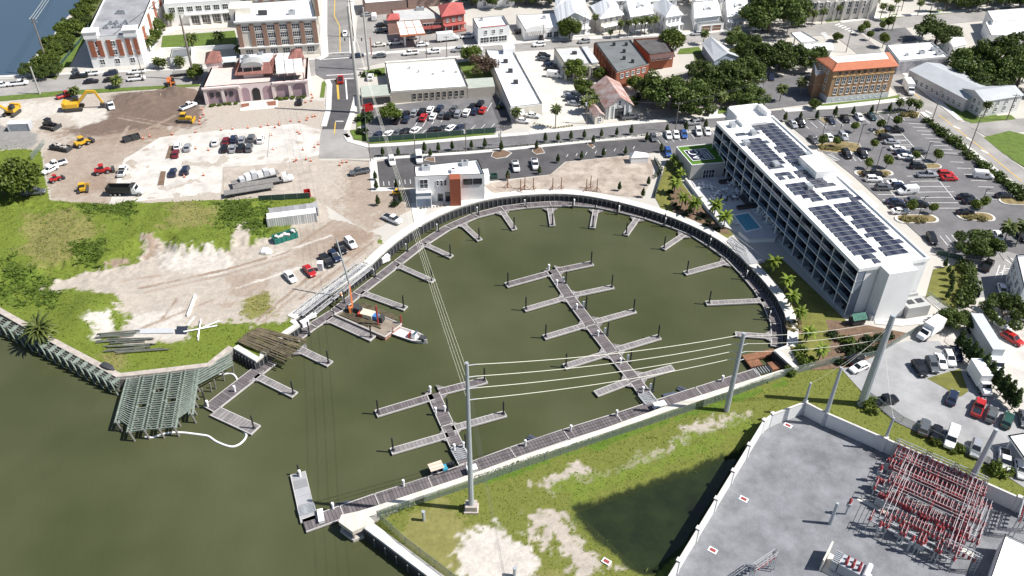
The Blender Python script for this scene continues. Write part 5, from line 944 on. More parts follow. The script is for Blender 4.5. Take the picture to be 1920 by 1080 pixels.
for q, s in (((1728,100),(1.8,1.4,1.1)),((1752,94),(2.4,1.6,1.2)),((1760,102),(2.0,1.5,1.1)),((1700,104),(1,1,.7))): roofunit(t, q, 4.6, s)
cottage('white_block_shop', 'white low building half hidden by the right hand trees', [(1768,66),(1800,62),(1812,82),(1788,88)], 4.2, 0.6, WHITE, ROOFW, 'x', 1, 0.2, (3,2), (1.9,), 'building')
t, R = flat('corner_store', 'long low store with broad white roof at the upper right', [(1846,40),(1990,30),(2000,70),(1858,66)], 4.6, WHITE, ROOFW, 0.4); t, R = flat('front_store', 'white fronted store block beside the upper right avenue', [(1850,20),(1925,14),(1940,36),(1862,40)], 5.6, WHITE, ROOFW, 0.7)
cottage('warehouse', 'long pale warehouse with grey gabled roof beside the diagonal road', [(1706,131),(1765,120),(1876,168),(1812,186)], 4.4, 1.6, mat('pale lilac wall',(0.52,0.50,0.50),0.85,0.05,0.3), mat('grey sheet roof',(0.40,0.42,0.44),0.6,0.08,0.2), 'y', 0, 0.3, (1,10), (1.8,), 'building')
cottage('warehouse', 'taller white gabled end of the warehouse with small windows', [(1806,166),(1880,160),(1918,178),(1846,190)], 5.6, 1.6, mat('white block wall',(0.62,0.62,0.61),0.85,0.04,0.3), MATS['grey sheet roof'], 'x', 0, 0.3, (4,4), (2.0,4.2), 'building')
for i, (px, s) in enumerate([([(678,-12),(756,-18),(762,0),(684,6)],'dark roofed building at the top beside the main street'),([(760,-30),(820,-34),(824,-12),(764,-8)],'far shop behind the filling station')]): flat('far_shop', s, px, 5, mat('brown brick',(0.28,0.2,0.17),0.9,0.1,1), ROOFG if i else ROOFW, 0.4)
# ================================================================== HOTEL, POOL TERRACE, MARINA OFFICE
h = 12.8
A_, B_ = P(1343,229,h), P(1611,505,h); D_ = P(1469,228,h); ax = Vector((B_.x-A_.x,B_.y-A_.y)).normalized(); LH = (B_-A_).length; ay = Vector((-ax.y,ax.x)); 
if (D_.x-A_.x)*ay.x+(D_.y-A_.y)*ay.y < 0: ay = -ay
WH = 17.3; t = thing('hotel', 'four storey white hotel with balconies and rooftop solar panels', 'hotel', (A_.x,A_.y,0), math.atan2(ax.y,ax.x)); sy = 1.0 if (ay.x*-ax.y+ay.y*ax.x) > 0 else -1.0
def hb(x0, y0, z0, x1, y1, z1, name, m, par=None): y0, y1 = sorted((y0*sy, y1*sy)); return MB().box(x0,y0,z0,x1,y1,z1).build(name, m, par or t)
hb(0.25, 2.0, 0.1, LH-0.3, WH, h-0.6, 'core_wall', WHITE)
hb(0.35, 0.4, h-0.6, LH-0.35, WH-0.35, h-0.35, 'roof', ROOFW)
for x0,y0,x1,y1 in ((0,0,LH,0.4),(0,WH-0.35,LH,WH+0.05),(0,0.4,0.35,WH-0.35),(LH-0.35,0.4,LH,WH-0.35)): hb(x0,y0,h-0.75,x1,y1,h+0.12,'parapet',WHITE)
FL = [3.45, 6.5, 9.5]; NB = 15; bw = LH/NB
for z in FL: hb(0, -0.05, z-0.2, LH, 0.2, z, 'slab_edge', WHITE); hb(0, 0.2, z-0.18, LH, 2.0, z-0.01, 'balcony_slab', mat('blue grey slab',(0.22,0.25,0.3),0.6,0.08,0.6))
hb(0, -0.05, 0.02, LH, 2.0, 0.12, 'patio_slab', CONC2)
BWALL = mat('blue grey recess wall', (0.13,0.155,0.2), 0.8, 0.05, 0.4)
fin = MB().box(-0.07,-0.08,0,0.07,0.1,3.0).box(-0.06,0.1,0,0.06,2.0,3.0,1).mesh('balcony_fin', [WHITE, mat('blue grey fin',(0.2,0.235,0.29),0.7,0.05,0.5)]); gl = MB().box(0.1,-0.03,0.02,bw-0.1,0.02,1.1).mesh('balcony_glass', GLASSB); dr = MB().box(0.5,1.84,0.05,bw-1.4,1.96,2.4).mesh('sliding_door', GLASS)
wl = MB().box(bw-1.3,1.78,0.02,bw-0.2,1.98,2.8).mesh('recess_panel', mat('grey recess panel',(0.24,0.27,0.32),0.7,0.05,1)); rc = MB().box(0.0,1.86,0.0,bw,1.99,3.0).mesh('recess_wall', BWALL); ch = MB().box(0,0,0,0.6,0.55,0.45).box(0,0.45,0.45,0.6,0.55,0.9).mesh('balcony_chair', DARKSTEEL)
zb = [0.13]+FL
for k, z0 in enumerate(zb):
    top = (FL+[h-0.75])[k]; n0 = 0
    for i in range(NB+1):
        if k == 0 and i < 9: continue
        link('balcony_fin', fin, t, (i*bw if 0 < i < NB else (0.12 if i == 0 else LH-0.12), 0, z0), sc=(1, sy, (top-0.2-z0)/3.0))
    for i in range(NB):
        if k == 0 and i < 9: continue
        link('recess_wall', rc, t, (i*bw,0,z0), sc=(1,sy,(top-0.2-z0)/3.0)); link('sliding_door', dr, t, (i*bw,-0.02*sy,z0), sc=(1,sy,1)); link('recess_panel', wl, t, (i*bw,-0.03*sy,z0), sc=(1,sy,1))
        if k: link('balcony_glass', gl, t, (i*bw,0,z0), sc=(1,sy,1))
        link('balcony_chair', ch, t, (i*bw+1.2+(i*37%10)*0.12,0.7*sy,z0), sc=(1,sy,1)); 
for i in range(9): hb(i*bw+0.3, 1.9, 0.2, (i+1)*bw-0.3, 2.04, 3.1, 'ground_floor_glazing', GLASS); hb(i*bw-0.2, 0.3, 0.12, i*bw+0.2, 0.7, 3.2, 'terrace_column', WHITE)
hb(LH-0.05, 5.2, 0, LH+3.2, 12.2, h+0.1, 'stair_tower', WHITE); hb(LH-0.01, 12.2, 0, LH+0.5, WH, 3.6, 'grey_base', GREYST)
hb(0.4, 6.0, h-0.35, 4.0, 13.5, h+0.55, 'roof_box', ROOFW); hb(-6.0, 6.0, 0, 0.2, 6.5, h+1.3, 'north_screen', WHITE); hb(-6.0, 15.3, 0, 0.2, 16.5, h+1.3, 'north_screen', WHITE); hb(-6.0, 6.0, 0, -5.4, 16.5, h+1.3, 'north_screen', WHITE); hb(-5.4, 6.5, 0, 0.2, 15.3, h-0.5, 'north_core', ROOFW)
hb(26.0, 10.8, h-0.35, 34.5, 16.6, h+1.8, 'lift_house', WHITE)
for x0 in (21.5, 31.0, 42.5): hb(x0, WH+0.05, h-0.7, x0+7.5, WH+1.5, h+0.08, 'sun_ledge', WHITE)
for k in range(4):
    for i in range(18): hb(2+i*3.7, WH, 1.0+k*3.1, 3.6+i*3.7, WH+0.06, 2.7+k*3.1, 'window', GLASS)
# solar panels on tilted racks
MAP = ["......#####.","......#####.",".##.##.####.",".......####.",".####..####.",".#####.####.",".####..####.",".####.#####.",".####.#####.",".####..####.",".####.#####.",".####.#####.",".###..#####.","............",
".###.####...",".#.#.####...","......###...",".####.###...",".####.####..",".####.......","..###.#####.","...##.#####.","..........##",".####.#####.",".####.#####.",".####.#####.",".####..####.",".####.#####.",".####.#####.",".####..####.",".####.####..",".####..###..",".####..####.",".####.####..","..##..####..","...#........"]
pm = []
for c in ((0.022,0.022,0.045),(0.07,0.074,0.1)):
    m_ = mat('solar cell '+('dark' if c[0] < .05 else 'grey'), c, 0.25, 0.08, 1.0, spec=0.6); b = MB(); w, d = 1.33, 1.74
    b.add([(-d/2,-w/2,0.12),(d/2,-w/2,0.34),(d/2,w/2,0.34),(-d/2,w/2,0.12),(-d/2,-w/2,0.06),(d/2,-w/2,0.28),(d/2,w/2,0.28),(-d/2,w/2,0.06)], [(0,1,2,3),(7,6,5,4),(4,5,1,0),(5,6,2,1),(6,7,3,2),(7,4,0,3)]); b.box(d/2-0.12,-w/2,0.0,d/2-0.04,w/2,0.27,1); pm.append(b.mesh('solar_panel', [m_, STEEL]))
for r, s in enumerate(MAP):
    for c, chh in enumerate(s):
        if chh == '#':
            x = 4.2+r*1.86; y = 1.6+c*1.34
            link('solar_panel', pm[(c+(1 if c > 5 else 0))%2], t, (x, y*sy, h-0.34), sc=(1,sy,1))
for x, y in ((3.0,3.4),(8.5,6.9),(26.0,4.4),(23.5,14.8),(38,7.0),(13.5,2.4)):
    o_ = hb(x-0.9,y-0.7,h-0.34,x+0.9,y+0.7,h+0.9,'roof_unit',STEEL)
# rooftop lawn block with the sign
hx = 4.9; R = PP([(1268,275),(1338,268),(1360,304),(1297,309)], hx); o = R[3]
t2 = thing('entrance_pavilion', 'grey pavilion with artificial grass roof and dark rooftop sign', 'building', (o.x,o.y,0)); q = [(p.x-o.x,p.y-o.y) for p in R]; c = Vector((sum(p[0] for p in q)/4, sum(p[1] for p in q)/4))
b = MB(); b.prism(q, 0, hx-0.2, cap=False); b.build('wall', GREYST, t2); inn = [tuple(Vector(p)+(c-Vector(p))*0.035) for p in q]
b = MB(); b.prism(inn, hx-0.5, hx-0.18); b.build('grass_roof', mat('artificial turf',(0.07,0.17,0.012),0.95,0.15,2.0), t2)
b = MB()
for i in range(4):
    j = (i+1)%4; b.add([(*q[i],hx-0.2),(*q[j],hx-0.2),(*inn[j],hx-0.2),(*inn[i],hx-0.2),(*q[i],hx),(*q[j],hx),(*inn[j],hx),(*inn[i],hx)], [(4,5,6,7),(0,1,5,4),(2,3,7,6)])
b.build('coping', WHITE, t2); wallrow(t2, R[3]+(R[2]-R[3])*0.35, R[3]+(R[2]-R[3])*0.75, [1.6], 2, 1.6, 2.6, 0.3, 0.3, 1)
S4 = PP([(1282,283),(1323,279),(1339.5,298),(1299,302)], hx-0.16); ex = (S4[1]-S4[0]); ey = (S4[3]-S4[0])
def sp_(a, c, z=0.0): p = S4[0]+ex*a+ey*c; return (p.x, p.y, hx-0.16+z)
sg = thing('rooftop_sign', 'dark navy sign with white letters lying on the grass roof', 'sign', sp_(0,0)); so = Vector(sp_(0,0))
b = MB(); b.prism([(sp_(a,c)[0]-so.x, sp_(a,c)[1]-so.y) for a, c in ((0,0),(1,0),(1,1),(0,1))], 0.0, 0.08); b.build('panel', mat('navy sign face',(0.012,0.012,0.035),0.5,0,1), sg)
for a0, c0, a1, c1 in ((0,0,1,0),(0,1,1,1),(0,0,0,1),(1,0,1,1),(0.74,0,0.74,1)):
    d = MB(); d.beam(Vector(sp_(a0,c0,0.1))-so, Vector(sp_(a1,c1,0.1))-so, 0.22 if a0 != a1 or a0 == 0 else 0.14, 0.06); d.build('border', WHITEP, sg)
def lettering(txt, a, c, size, parent, rz, sx=1.0):
    cu = bpy.data.curves.new('lettering', 'FONT'); cu.body = txt; cu.size = size; cu.align_x = 'CENTER'; cu.align_y = 'CENTER'; cu.extrude = 0.02; cu.space_character = sx; cu.offset = 0.02
    tmp = bpy.data.objects.new('lettering', cu); COL.objects.link(tmp); dg = bpy.context.evaluated_depsgraph_get(); me = bpy.data.meshes.new_from_object(tmp.evaluated_get(dg)); bpy.data.objects.remove(tmp); me.materials.clear(); me.materials.append(WHITEP)
    p = Vector(sp_(a, c, 0.115))-so; return link('lettering', me, parent, p, rz)
rzs = math.atan2(-ey.y, -ey.x); W1 = ey.length
lettering('AC', 0.34, 0.5, W1*0.62, sg, rzs, 1.05); lettering('HOTELS', 0.645, 0.5, W1*0.14, sg, rzs, 1.75); lettering('MARRIOTT', 0.87, 0.5, W1*0.15, sg, rzs, 1.15)
# pool terrace
TER = mat('pale terrace pavers', (0.52,0.52,0.54), 0.85, 0.08, 0.8)
sheet('pool_terrace', [(1296,342),(1340,330),(1362,330),(1470,430),(1452,452),(1402,452),(1385,438),(1352,425),(1330,400)], 0.45, TER, 'pale paved pool terrace beside the hotel', thick=0.6)
b = MB(); b.prism(v2(PP([(1374,403),(1404,397),(1430,428),(1398,436)],0.45)), 0.3, 0.52); struct(b.build('pool_coping', WHITE)); b = MB(); b.prism(v2(PP([(1378,404.5),(1403,400),(1425,427),(1399,432.5)],0.5)), 0.3, 0.535); struct(b.build('pool_water', mat('pool water',(0.11,0.34,0.46),0.12,0.12,0.8,spec=0.5)), 'blue swimming pool water')
sheet('pool_walk', [(1284,338),(1296,340),(1335,398),(1328,402),(1300,366)], 0.3, CONC2); 
for a, c in (((1285,340),(1328,398)),((1328,398),(1352,425)),((1385,440),(1403,455)),((1403,455),(1452,453))):
    p0, p1 = P(*a), P(*c); t3 = thing('terrace_wall', f'low white terrace wall {["beside the entrance steps","along the palm bed","at the pool corner","below the pool end"][len([x for x in bpy.data.objects if x.name.startswith("terrace_wall")])]}', 'wall', p0); MB().beam((0,0,0.5), p1-p0+Vector((0,0,0.5)), 0.35, 1.0).build('panel', WHITE, t3); MB().beam((0,0,1.04), p1-p0+Vector((0,0,1.04)), 0.45, 0.08).build('coping', CONC2, t3)
LOUNG = mat('lounger canvas',(0.70,0.72,0.75),0.8,0.03,1)
lb = MB().box(-0.95,-0.33,0.28,0.35,0.33,0.4).mesh('seat_cushion', LOUNG); lk = MB().add([(0.35,-0.33,0.32),(1.0,-0.33,0.85),(1.0,0.33,0.85),(0.35,0.33,0.32),(0.35,-0.33,0.42),(0.95,-0.33,0.93),(0.95,0.33,0.93),(0.35,0.33,0.42)], [(3,2,1,0),(4,5,6,7),(0,1,5,4),(1,2,6,5),(2,3,7,6),(3,0,4,7)]).mesh('backrest', LOUNG); lg = MB().box(-0.03,-0.03,0,0.03,0.03,0.3).mesh('leg', WHITEP)
lpos = [(1415,395),(1419,399),(1423,402),(1427,405),(1431,409),(1438,418),(1442,421),(1446,425),(1450,428),(1375,417),(1380,421)]
for i, q in enumerate(lpos):
    p = P(*q, 0.45); t3 = thing('sun_lounger', ('white sun lounger, %s from the far end of the row along the hotel'%ordinal(i+1)) if i < 9 else 'white sun lounger on the basin side of the pool, %s one'%('far' if i == 9 else 'near'), 'sun lounger', (p.x,p.y,0.45), math.atan2(ay.y,ay.x) if i < 9 else math.atan2(-ay.y,-ay.x), 'sun loungers round the pool'); link('seat_cushion', lb, t3); link('backrest', lk, t3)
    for sx in (-0.85, 0.3):
        for s in (-0.28, 0.28): link('leg', lg, t3, (sx, s, 0))
tt = MB().tube((0,0,0.7),(0,0,0.76),0.62,12).mesh('table_top', WHITEP); tl = MB().tube((0,0,0),(0,0,0.7),0.06,6).mesh('pedestal', STEEL); tb = MB().tube((0,0,0),(0,0,0.05),0.3,10).mesh('base', STEEL)
cs = MB().box(-0.25,-0.25,0.4,0.25,0.25,0.46).mesh('seat', DARKSTEEL); cbk = MB().box(0.2,-0.25,0.46,0.26,0.25,0.9).mesh('backrest', DARKSTEEL); cl = MB().box(-0.02,-0.02,0,0.02,0.02,0.4).mesh('leg', DARKSTEEL); csw = MB().box(-0.25,-0.25,0.4,0.25,0.25,0.46).mesh('seat', WHITEP); cbw = MB().box(0.2,-0.25,0.46,0.26,0.25,0.9).mesh('backrest', WHITEP)
tn = 0
for i, (q, white) in enumerate([((1333,354),1),((1356,359),1),((1343,366),1),((1318,350),1),((1357,374),0),((1376,373),0),((1381,362),1),((1338,376),1),((1371,347),1)]):
    p = P(*q, 0.45); wh = ['nearest the pavilion door','in the middle of the terrace','nearest the palm bed','beside the curved sofa','left of the two dark sets','right of the two dark sets','under the hotel columns','at the palm bed corner','under the balcony edge'][i]
    t3 = thing('terrace_table', 'round white table on the pool terrace '+wh, 'table', (p.x,p.y,0.45), 0, 'terrace tables'); link('table_top', tt, t3); link('pedestal', tl, t3); link('base', tb, t3)
    for k in range(4):
        a = k*math.pi/2+0.5*i; c_ = thing('terrace_chair', f'{"white" if white else "dark"} terrace chair, {["right","far","left","near"][k]} seat at the table {wh}', 'chair', (p.x+math.cos(a)*1.0,p.y+math.sin(a)*1.0,0.45), a, 'chairs on the pool terrace'); link('seat', csw if white else cs, c_); link('backrest', cbw if white else cbk, c_)
        for lx in (-0.22,0.22):
            for ly in (-0.22,0.22): link('leg', cl, c_, (lx,ly,0))
for i, (q, w, s) in enumerate([((1365,342),0,'beside the pavilion'),((1396,378),0,'along the hotel glazing'),((1399,390),0,'at the pool end')]):
    p = P(*q, 0.45); t3 = thing('outdoor_sofa', 'low dark outdoor sofa '+s, 'sofa', (p.x,p.y,0.45), math.atan2(ax.y,ax.x)+(1.57 if i != 1 else 0)); MB().box(-2.6,-0.5,0,2.6,0.5,0.45).build('seat', mat('brown cushion',(0.10,0.08,0.075),0.9,0.1,1), t3); MB().box(-2.6,0.35,0.45,2.6,0.55,0.85).build('backrest', DARKSTEEL, t3)
for i, q in enumerate([(1384,354),(1371,350)]):
    p = P(*q, 0.45); t3 = thing('closed_parasol', 'folded pale parasol on the pool terrace, %s one'%('near' if i else 'far'), 'parasol', (p.x,p.y,0.45)); MB().tube((0,0,0),(0,0,2.7),0.04,6).build('pole', STEEL, t3); MB().tube((0,0,1.1),(0,0,2.7),0.22,8,0.06).build('canopy', LOUNG, t3)
p = P(1316,360,.45); t3 = thing('curved_sofa', 'white curved sofa at the edge of the pool terrace', 'sofa', (p.x,p.y,0.45)); 
for k in range(6): a = 1.6+k*0.42; MB().cbox((math.cos(a)*1.7,math.sin(a)*1.7,0.25),(0.75,0.8,0.5),a).build('cushion', LOUNG, t3)
# hotel yard: cooling box, generator, bench
p = P(1708,584); t3 = thing('cooling_unit', 'grey walled cooling unit with two dark fans at the hotel end', 'cooling unit', (p.x,p.y,0), math.atan2(ay.y,ay.x)); MB().box(-2.8,-2.0,0,2.8,2.0,2.9).build('enclosure', GREYST, t3)
for s in (-1.2, 1.2): MB().box(s-0.8,-0.7,2.9,s+0.8,0.7,3.02).build('fan_grille', DARKSTEEL, t3)
p = P(1605,607); t3 = thing('generator', 'green topped generator on legs beside the hotel corner', 'generator', (p.x,p.y,0), math.atan2(ay.y,ay.x)); MB().box(-1.5,-0.9,0.5,1.5,0.9,1.9).build('tank', DARKSTEEL, t3); MB().add([(-1.7,-1.1,1.9),(1.7,-1.1,1.9),(1.7,0.2,2.9),(-1.7,0.2,2.9)], [(0,1,2,3),(3,2,1,0)]).build('lid', mat('green lid',(0.02,0.22,0.15),0.5,0.1,1), t3)
for sx in (-1.3,1.3):
    for s in (-.7,.7): MB().box(sx-.08,s-.08,0,sx+.08,s+.08,0.5).build('leg', DARKSTEEL, t3)
p = P(1637,598); t3 = thing('utility_cabinet', 'grey utility cabinets against the white hotel tower', 'cabinet', (p.x,p.y,0), math.atan2(ay.y,ay.x)); MB().box(-1.0,-.5,0,0.4,.5,1.4).build('cabinet', ROOFG, t3); MB().box(0.5,-.4,0,1.2,.4,1.0).build('small_cabinet', DARKSTEEL, t3)
sheet('hotel_service_path', [(1640,598),(1690,600),(1745,592),(1765,585),(1735,560),(1745,555),(1785,585),(1760,605),(1690,612),(1640,608)], 0.16, CONC2)
# ---- marina office
ho = 8.0; t, R = flat('marina_office', 'white modern two storey office with a tall red brick pier', [(776,312),(896,299),(908,326),(778,331)], ho, WHITE, ROOFW, 0.6); o = t.location; u = (R[2]-R[3]).normalized(); out = Vector((u.y,-u.x)); L = (R[2]-R[3]).length; ang = math.atan2(u.y,u.x)
p = R[3]+u*(L*0.57)+out*1.3; MB().cbox((p.x-o.x,p.y-o.y,(ho+0.3)/2),(L*0.155,2.8,ho+0.3),ang).build('brick_pier', mat('smooth red brick',(0.29,0.085,0.045),0.85,0.08,1.5), t)
p = R[3]+u*(L*0.11)+out*1.4; MB().cbox((p.x-o.x,p.y-o.y,1.8),(L*0.22,2.8,3.6),ang).build('glazed_bay', WHITE, t); MB().cbox((p.x-o.x+out.x*1.42,p.y-o.y+out.y*1.42,1.7),(L*0.2,0.08,2.3),ang).build('bay_glass', GLASSB, t); MB().cbox((p.x-o.x+out.x*1.35,p.y-o.y+out.y*1.35,4.1),(L*0.22,0.06,0.9),ang).build('balcony_glass', GLASSB, t)
wallrow(t, R[3], R[3]+u*L*0.24, [5.7], 1, 2.0, 2.6, 0, 0, 1); wallrow(t, R[3]+u*L*0.27, R[3]+u*L*0.48, [5.8], 3, 0.5, 1.5, 0.4, 0.4, 0); wallrow(t, R[3]+u*L*0.44, R[3]+u*L*0.5, [1.5], 1, 1.5, 2.6, 0, 0, 0, BLACK, name='door'); wallrow(t, R[3]+u*L*0.30, R[3]+u*L*0.4, [1.4], 1, 1.3, 2.2, 0, 0, 0, ROOFG, name='door'); wallrow(t, R[3]+u*L*0.67, R[2], [5.9], 2, 2.2, 1.5, 0.3, 0.5, 1, DARKSTEEL)
roofunit(t, (799,318), ho-0.6, (2.2,1.5,1.3)); roofunit(t, (872,310), ho-0.6, (1.8,1.4,1.4)); roofunit(t, (850,322), ho-0.6, (1.2,1.8,1.0), m=WHITE)
p = P(912,322); q = PP([(900,318),(915,316),(918,330),(904,332)], 2.6); b = MB(); b.prism([(w.x-o.x,w.y-o.y) for w in q], 0, 2.6); b.build('bin_store', WHITE, t)
# right edge building, utility control house, tent roof
t, R = flat('grey_side_building', 'pale grey building with tall windows at the right edge', [(1905,478),(1990,470),(2010,530),(1920,540)], 7.0, mat('pale blue grey wall',(0.50,0.52,0.55),0.85,0.05,0.3), ROOFG, 0.4); wallrow(t, R[0], R[3], [4.6,1.8], 4, 1.6, 2.0, 0.5, 0.5, 1)
t, R = flat('control_house', 'white roofed control house in the corner of the electrical yard', [(1885,1002),(1960,1035),(1940,1120),(1857,1084)], 4.2, WHITE, ROOFW, 0.2, parw=0.15)
t, R = flat('open_shelter', 'white flat shelter roof at the right edge above parked cars', [(1890,816),(1990,800),(2000,860),(1925,866)], 3.2, WHITE, ROOFW, 0.15, z0=2.8, cat='shelter'); o = t.location
for f1, f2 in ((.05,.1),(.95,.1),(.05,.9),(.95,.9)): p = R[0].lerp(R[1],f1).lerp(R[3].lerp(R[2],f1),f2); MB().cbox((p.x-o.x,p.y-o.y,1.4),(0.25,0.25,2.8)).build('post', WHITE, t)
# ================================================================== VEGETATION
LEAF_OAK = leafmat('oak leaves', (0.024,0.046,0.010), (0.12,0.165,0.036)); LEAF_LIGHT = leafmat('light leaves', (0.036,0.065,0.010), (0.155,0.20,0.035)); LEAF_PALM = leafmat('palm fronds', (0.03,0.05,0.012), (0.15,0.18,0.045)); LEAF_DARK = leafmat('holly leaves', (0.010,0.022,0.007), (0.045,0.075,0.02))
LEAF_CONE = leafmat('cypress leaves', (0.018,0.036,0.010), (0.075,0.115,0.03)); LEAF_LIME = leafmat('lime fronds', (0.07,0.12,0.012), (0.24,0.30,0.04)); LEAF_BROWN = leafmat('bare twigs', (0.07,0.045,0.03), (0.17,0.115,0.08)); LEAF_WEED = leafmat('weeds', (0.07,0.11,0.012), (0.18,0.23,0.035)); LEAF_WEED2 = leafmat('dark weeds', (0.05,0.09,0.010), (0.13,0.18,0.028)); LEAF_DRY = leafmat('dry grass blades', (0.19,0.165,0.06), (0.36,0.31,0.14)); BARK = mat('bark', (0.13,0.105,0.085), 0.95, 0.25, 1.5); PALMBARK = mat('palm trunk', (0.22,0.19,0.155), 0.95, 0.2, 2.0)
def leafcloud(name, blobs, n, size, m, flat_=0.0, seed=1):
    """thousands of separate leaf clumps spread through the volume of the given blobs"""
    r = np.random.default_rng(seed); w = np.array([b[3]**2 for b in blobs]); w = w/w.sum(); k = r.choice(len(blobs), n, p=w); B = np.array(blobs)[k]
    d = r.normal(size=(n,3)); d /= np.linalg.norm(d, axis=1)[:,None]; rad = B[:,3]*(0.55+0.45*r.random(n)**0.5)*(1+0.12*r.normal(size=n)); C = B[:,:3]+d*rad[:,None]*np.array([1,1,0.8])
    nn = d+0.8*r.normal(size=(n,3)); nn[:,2] += 0.4; nn /= np.linalg.norm(nn, axis=1)[:,None]
    t = np.cross(nn, r.normal(size=(n,3))); t /= np.linalg.norm(t, axis=1)[:,None]; u = np.cross(nn, t); s = size*(0.6+0.8*r.random(n))[:,None]
    V = np.stack([C-t*s*0.5, C+u*s*0.32+nn*s*0.12, C+t*s*0.5, C-u*s*0.32+nn*s*0.05], 1).reshape(-1,3)
    me = bpy.data.meshes.new(name); me.vertices.add(len(V)); me.vertices.foreach_set('co', V.ravel()); me.loops.add(n*4); me.polygons.add(n)
    me.loops.foreach_set('vertex_index', np.arange(n*4, dtype=np.int32)); me.polygons.foreach_set('loop_start', np.arange(0, n*4, 4, dtype=np.int32)); me.update(calc_edges=True); me.materials.append(m); return me
def blobs(seed, n, R, z0, zr, rb):
    r = random.Random(seed); out = []
    for i in range(n):
        a = r.uniform(0, 6.283); q = R*math.sqrt(r.random()); out.append((q*math.cos(a), q*math.sin(a), z0+zr*r.random()*(1-0.5*q/R), rb*r.uniform(0.7,1.25)))
    return out
def trunkmesh(hh, r, limbs, seed, spread, m=None):
    b = MB(); rr = random.Random(seed); b.tube((0,0,-0.3),(0,0,hh),r,7,r*0.7)
    for i in range(limbs):
        a = 6.283*i/max(1,limbs)+rr.uniform(-.4,.4); e = Vector((math.cos(a)*spread*rr.uniform(.6,1), math.sin(a)*spread*rr.uniform(.6,1), hh+spread*rr.uniform(.5,.9))); b.tube((0,0,hh*0.92), e, r*0.55, 5, r*0.2)
    return b.mesh('trunk', m or BARK)
OAKS = [(leafcloud('oak_crown', blobs(s, 34, 6.9, 3.9, 5.0, 1.7), 6200, 0.72, LEAF_OAK, seed=s), trunkmesh(3.4, 0.45, 6, s, 3.6)) for s in (11,12,13)]
LIGHTS = [(leafcloud('light_crown', blobs(s, 22, 3.4, 3.0, 3.6, 1.45), 4200, 0.6, LEAF_LIGHT, seed=s), trunkmesh(2.4, 0.28, 5, s, 2.2)) for s in (21,22)]
BROWNT = (leafcloud('bare_crown', blobs(31, 18, 3.4, 3.0, 3.4, 1.4), 2600, 0.5, LEAF_BROWN, seed=31), trunkmesh(2.4, 0.26, 7, 31, 3.0))
ROUND = [(leafcloud('round_crown', [(0,0,2.6,1.25),(0.4,0.2,3.1,0.95),(-0.3,-.3,2.2,0.9),(0.1,-.4,3.0,0.8)], 900, 0.42, LEAF_LIGHT, seed=s), trunkmesh(1.7, 0.09, 3, s, 0.7)) for s in (41,42)]
CONE = [(leafcloud('cone_crown', [(0,0,1.0,0.52),(0.05,0,1.5,0.5),(0,0.05,2.0,0.4),(0,0,2.5,0.26),(0,0,2.9,0.13)], 520, 0.3, LEAF_CONE, seed=s), trunkmesh(0.7, 0.07, 0, s, 0.2)) for s in (51,52)]
SHRUB = [(leafcloud('shrub_foliage', blobs(s, 7, 0.75, 0.3, 0.5, 0.55), 420, 0.34, mm, seed=s), trunkmesh(0.35, 0.05, 3, s, 0.35)) for s, mm in ((61,LEAF_DARK),(62,LEAF_LIGHT),(63,LEAF_DRY),(64,LEAF_OAK))]
def palmmesh(n, L, droop, w, seed, m, fan=False, up=0.5):
    r = random.Random(seed); b = MB()
    for i in range(n):
        a = 6.283*i*0.381966*1.0; el = up+(i/n-0.5)*-1.5+r.uniform(-.12,.12); d = Vector((math.cos(a),math.sin(a),0)); s = Vector((-d.y,d.x,0)); k = 5; P0 = Vector((0,0,0)); vs = []; lean = el; LL = L*r.uniform(.85,1.1)
        for j in range(k+1):
            ww = w*(0.25+math.sin(min(1,j/k+0.12)*3.0)*0.9) if not fan else w*(0.12 if j < 2 else (1.0 if j < 4 else 0.55)); ww = max(ww, 0.03)
            vs += [P0-s*ww-Vector((0,0,ww*0.45)), P0, P0+s*ww-Vector((0,0,ww*0.45))]; P0 = P0+(d*math.cos(lean)+Vector((0,0,math.sin(lean))))*(LL/k); lean -= droop/k
        fs = []
        for j in range(k): fs += [(3*j,3*j+1,3*j+4,3*j+3),(3*j+1,3*j+2,3*j+5,3*j+4)]
        b.add(vs, fs)
    return b.mesh('palm_crown', m)
SABAL = [palmmesh(34, 1.75, 1.7, 0.34, s, LEAF_PALM, True) for s in (1,2)]; DATE = palmmesh(46, 3.3, 1.9, 0.36, 3, LEAF_PALM); CANARY = palmmesh(60, 4.4, 1.5, 0.30, 4, LEAF_PALM, up=0.62); LIMEP = palmmesh(20, 2.2, 1.6, 0.38, 5, LEAF_LIME); SKIRT = palmmesh(16, 1.2, 0.8, 0.3, 6, LEAF_BROWN, True, up=-0.7)
PTR = MB().tube((0,0,-0.2),(0,0,1),0.17,7,0.14).mesh('trunk', PALMBARK)
cnt = 0
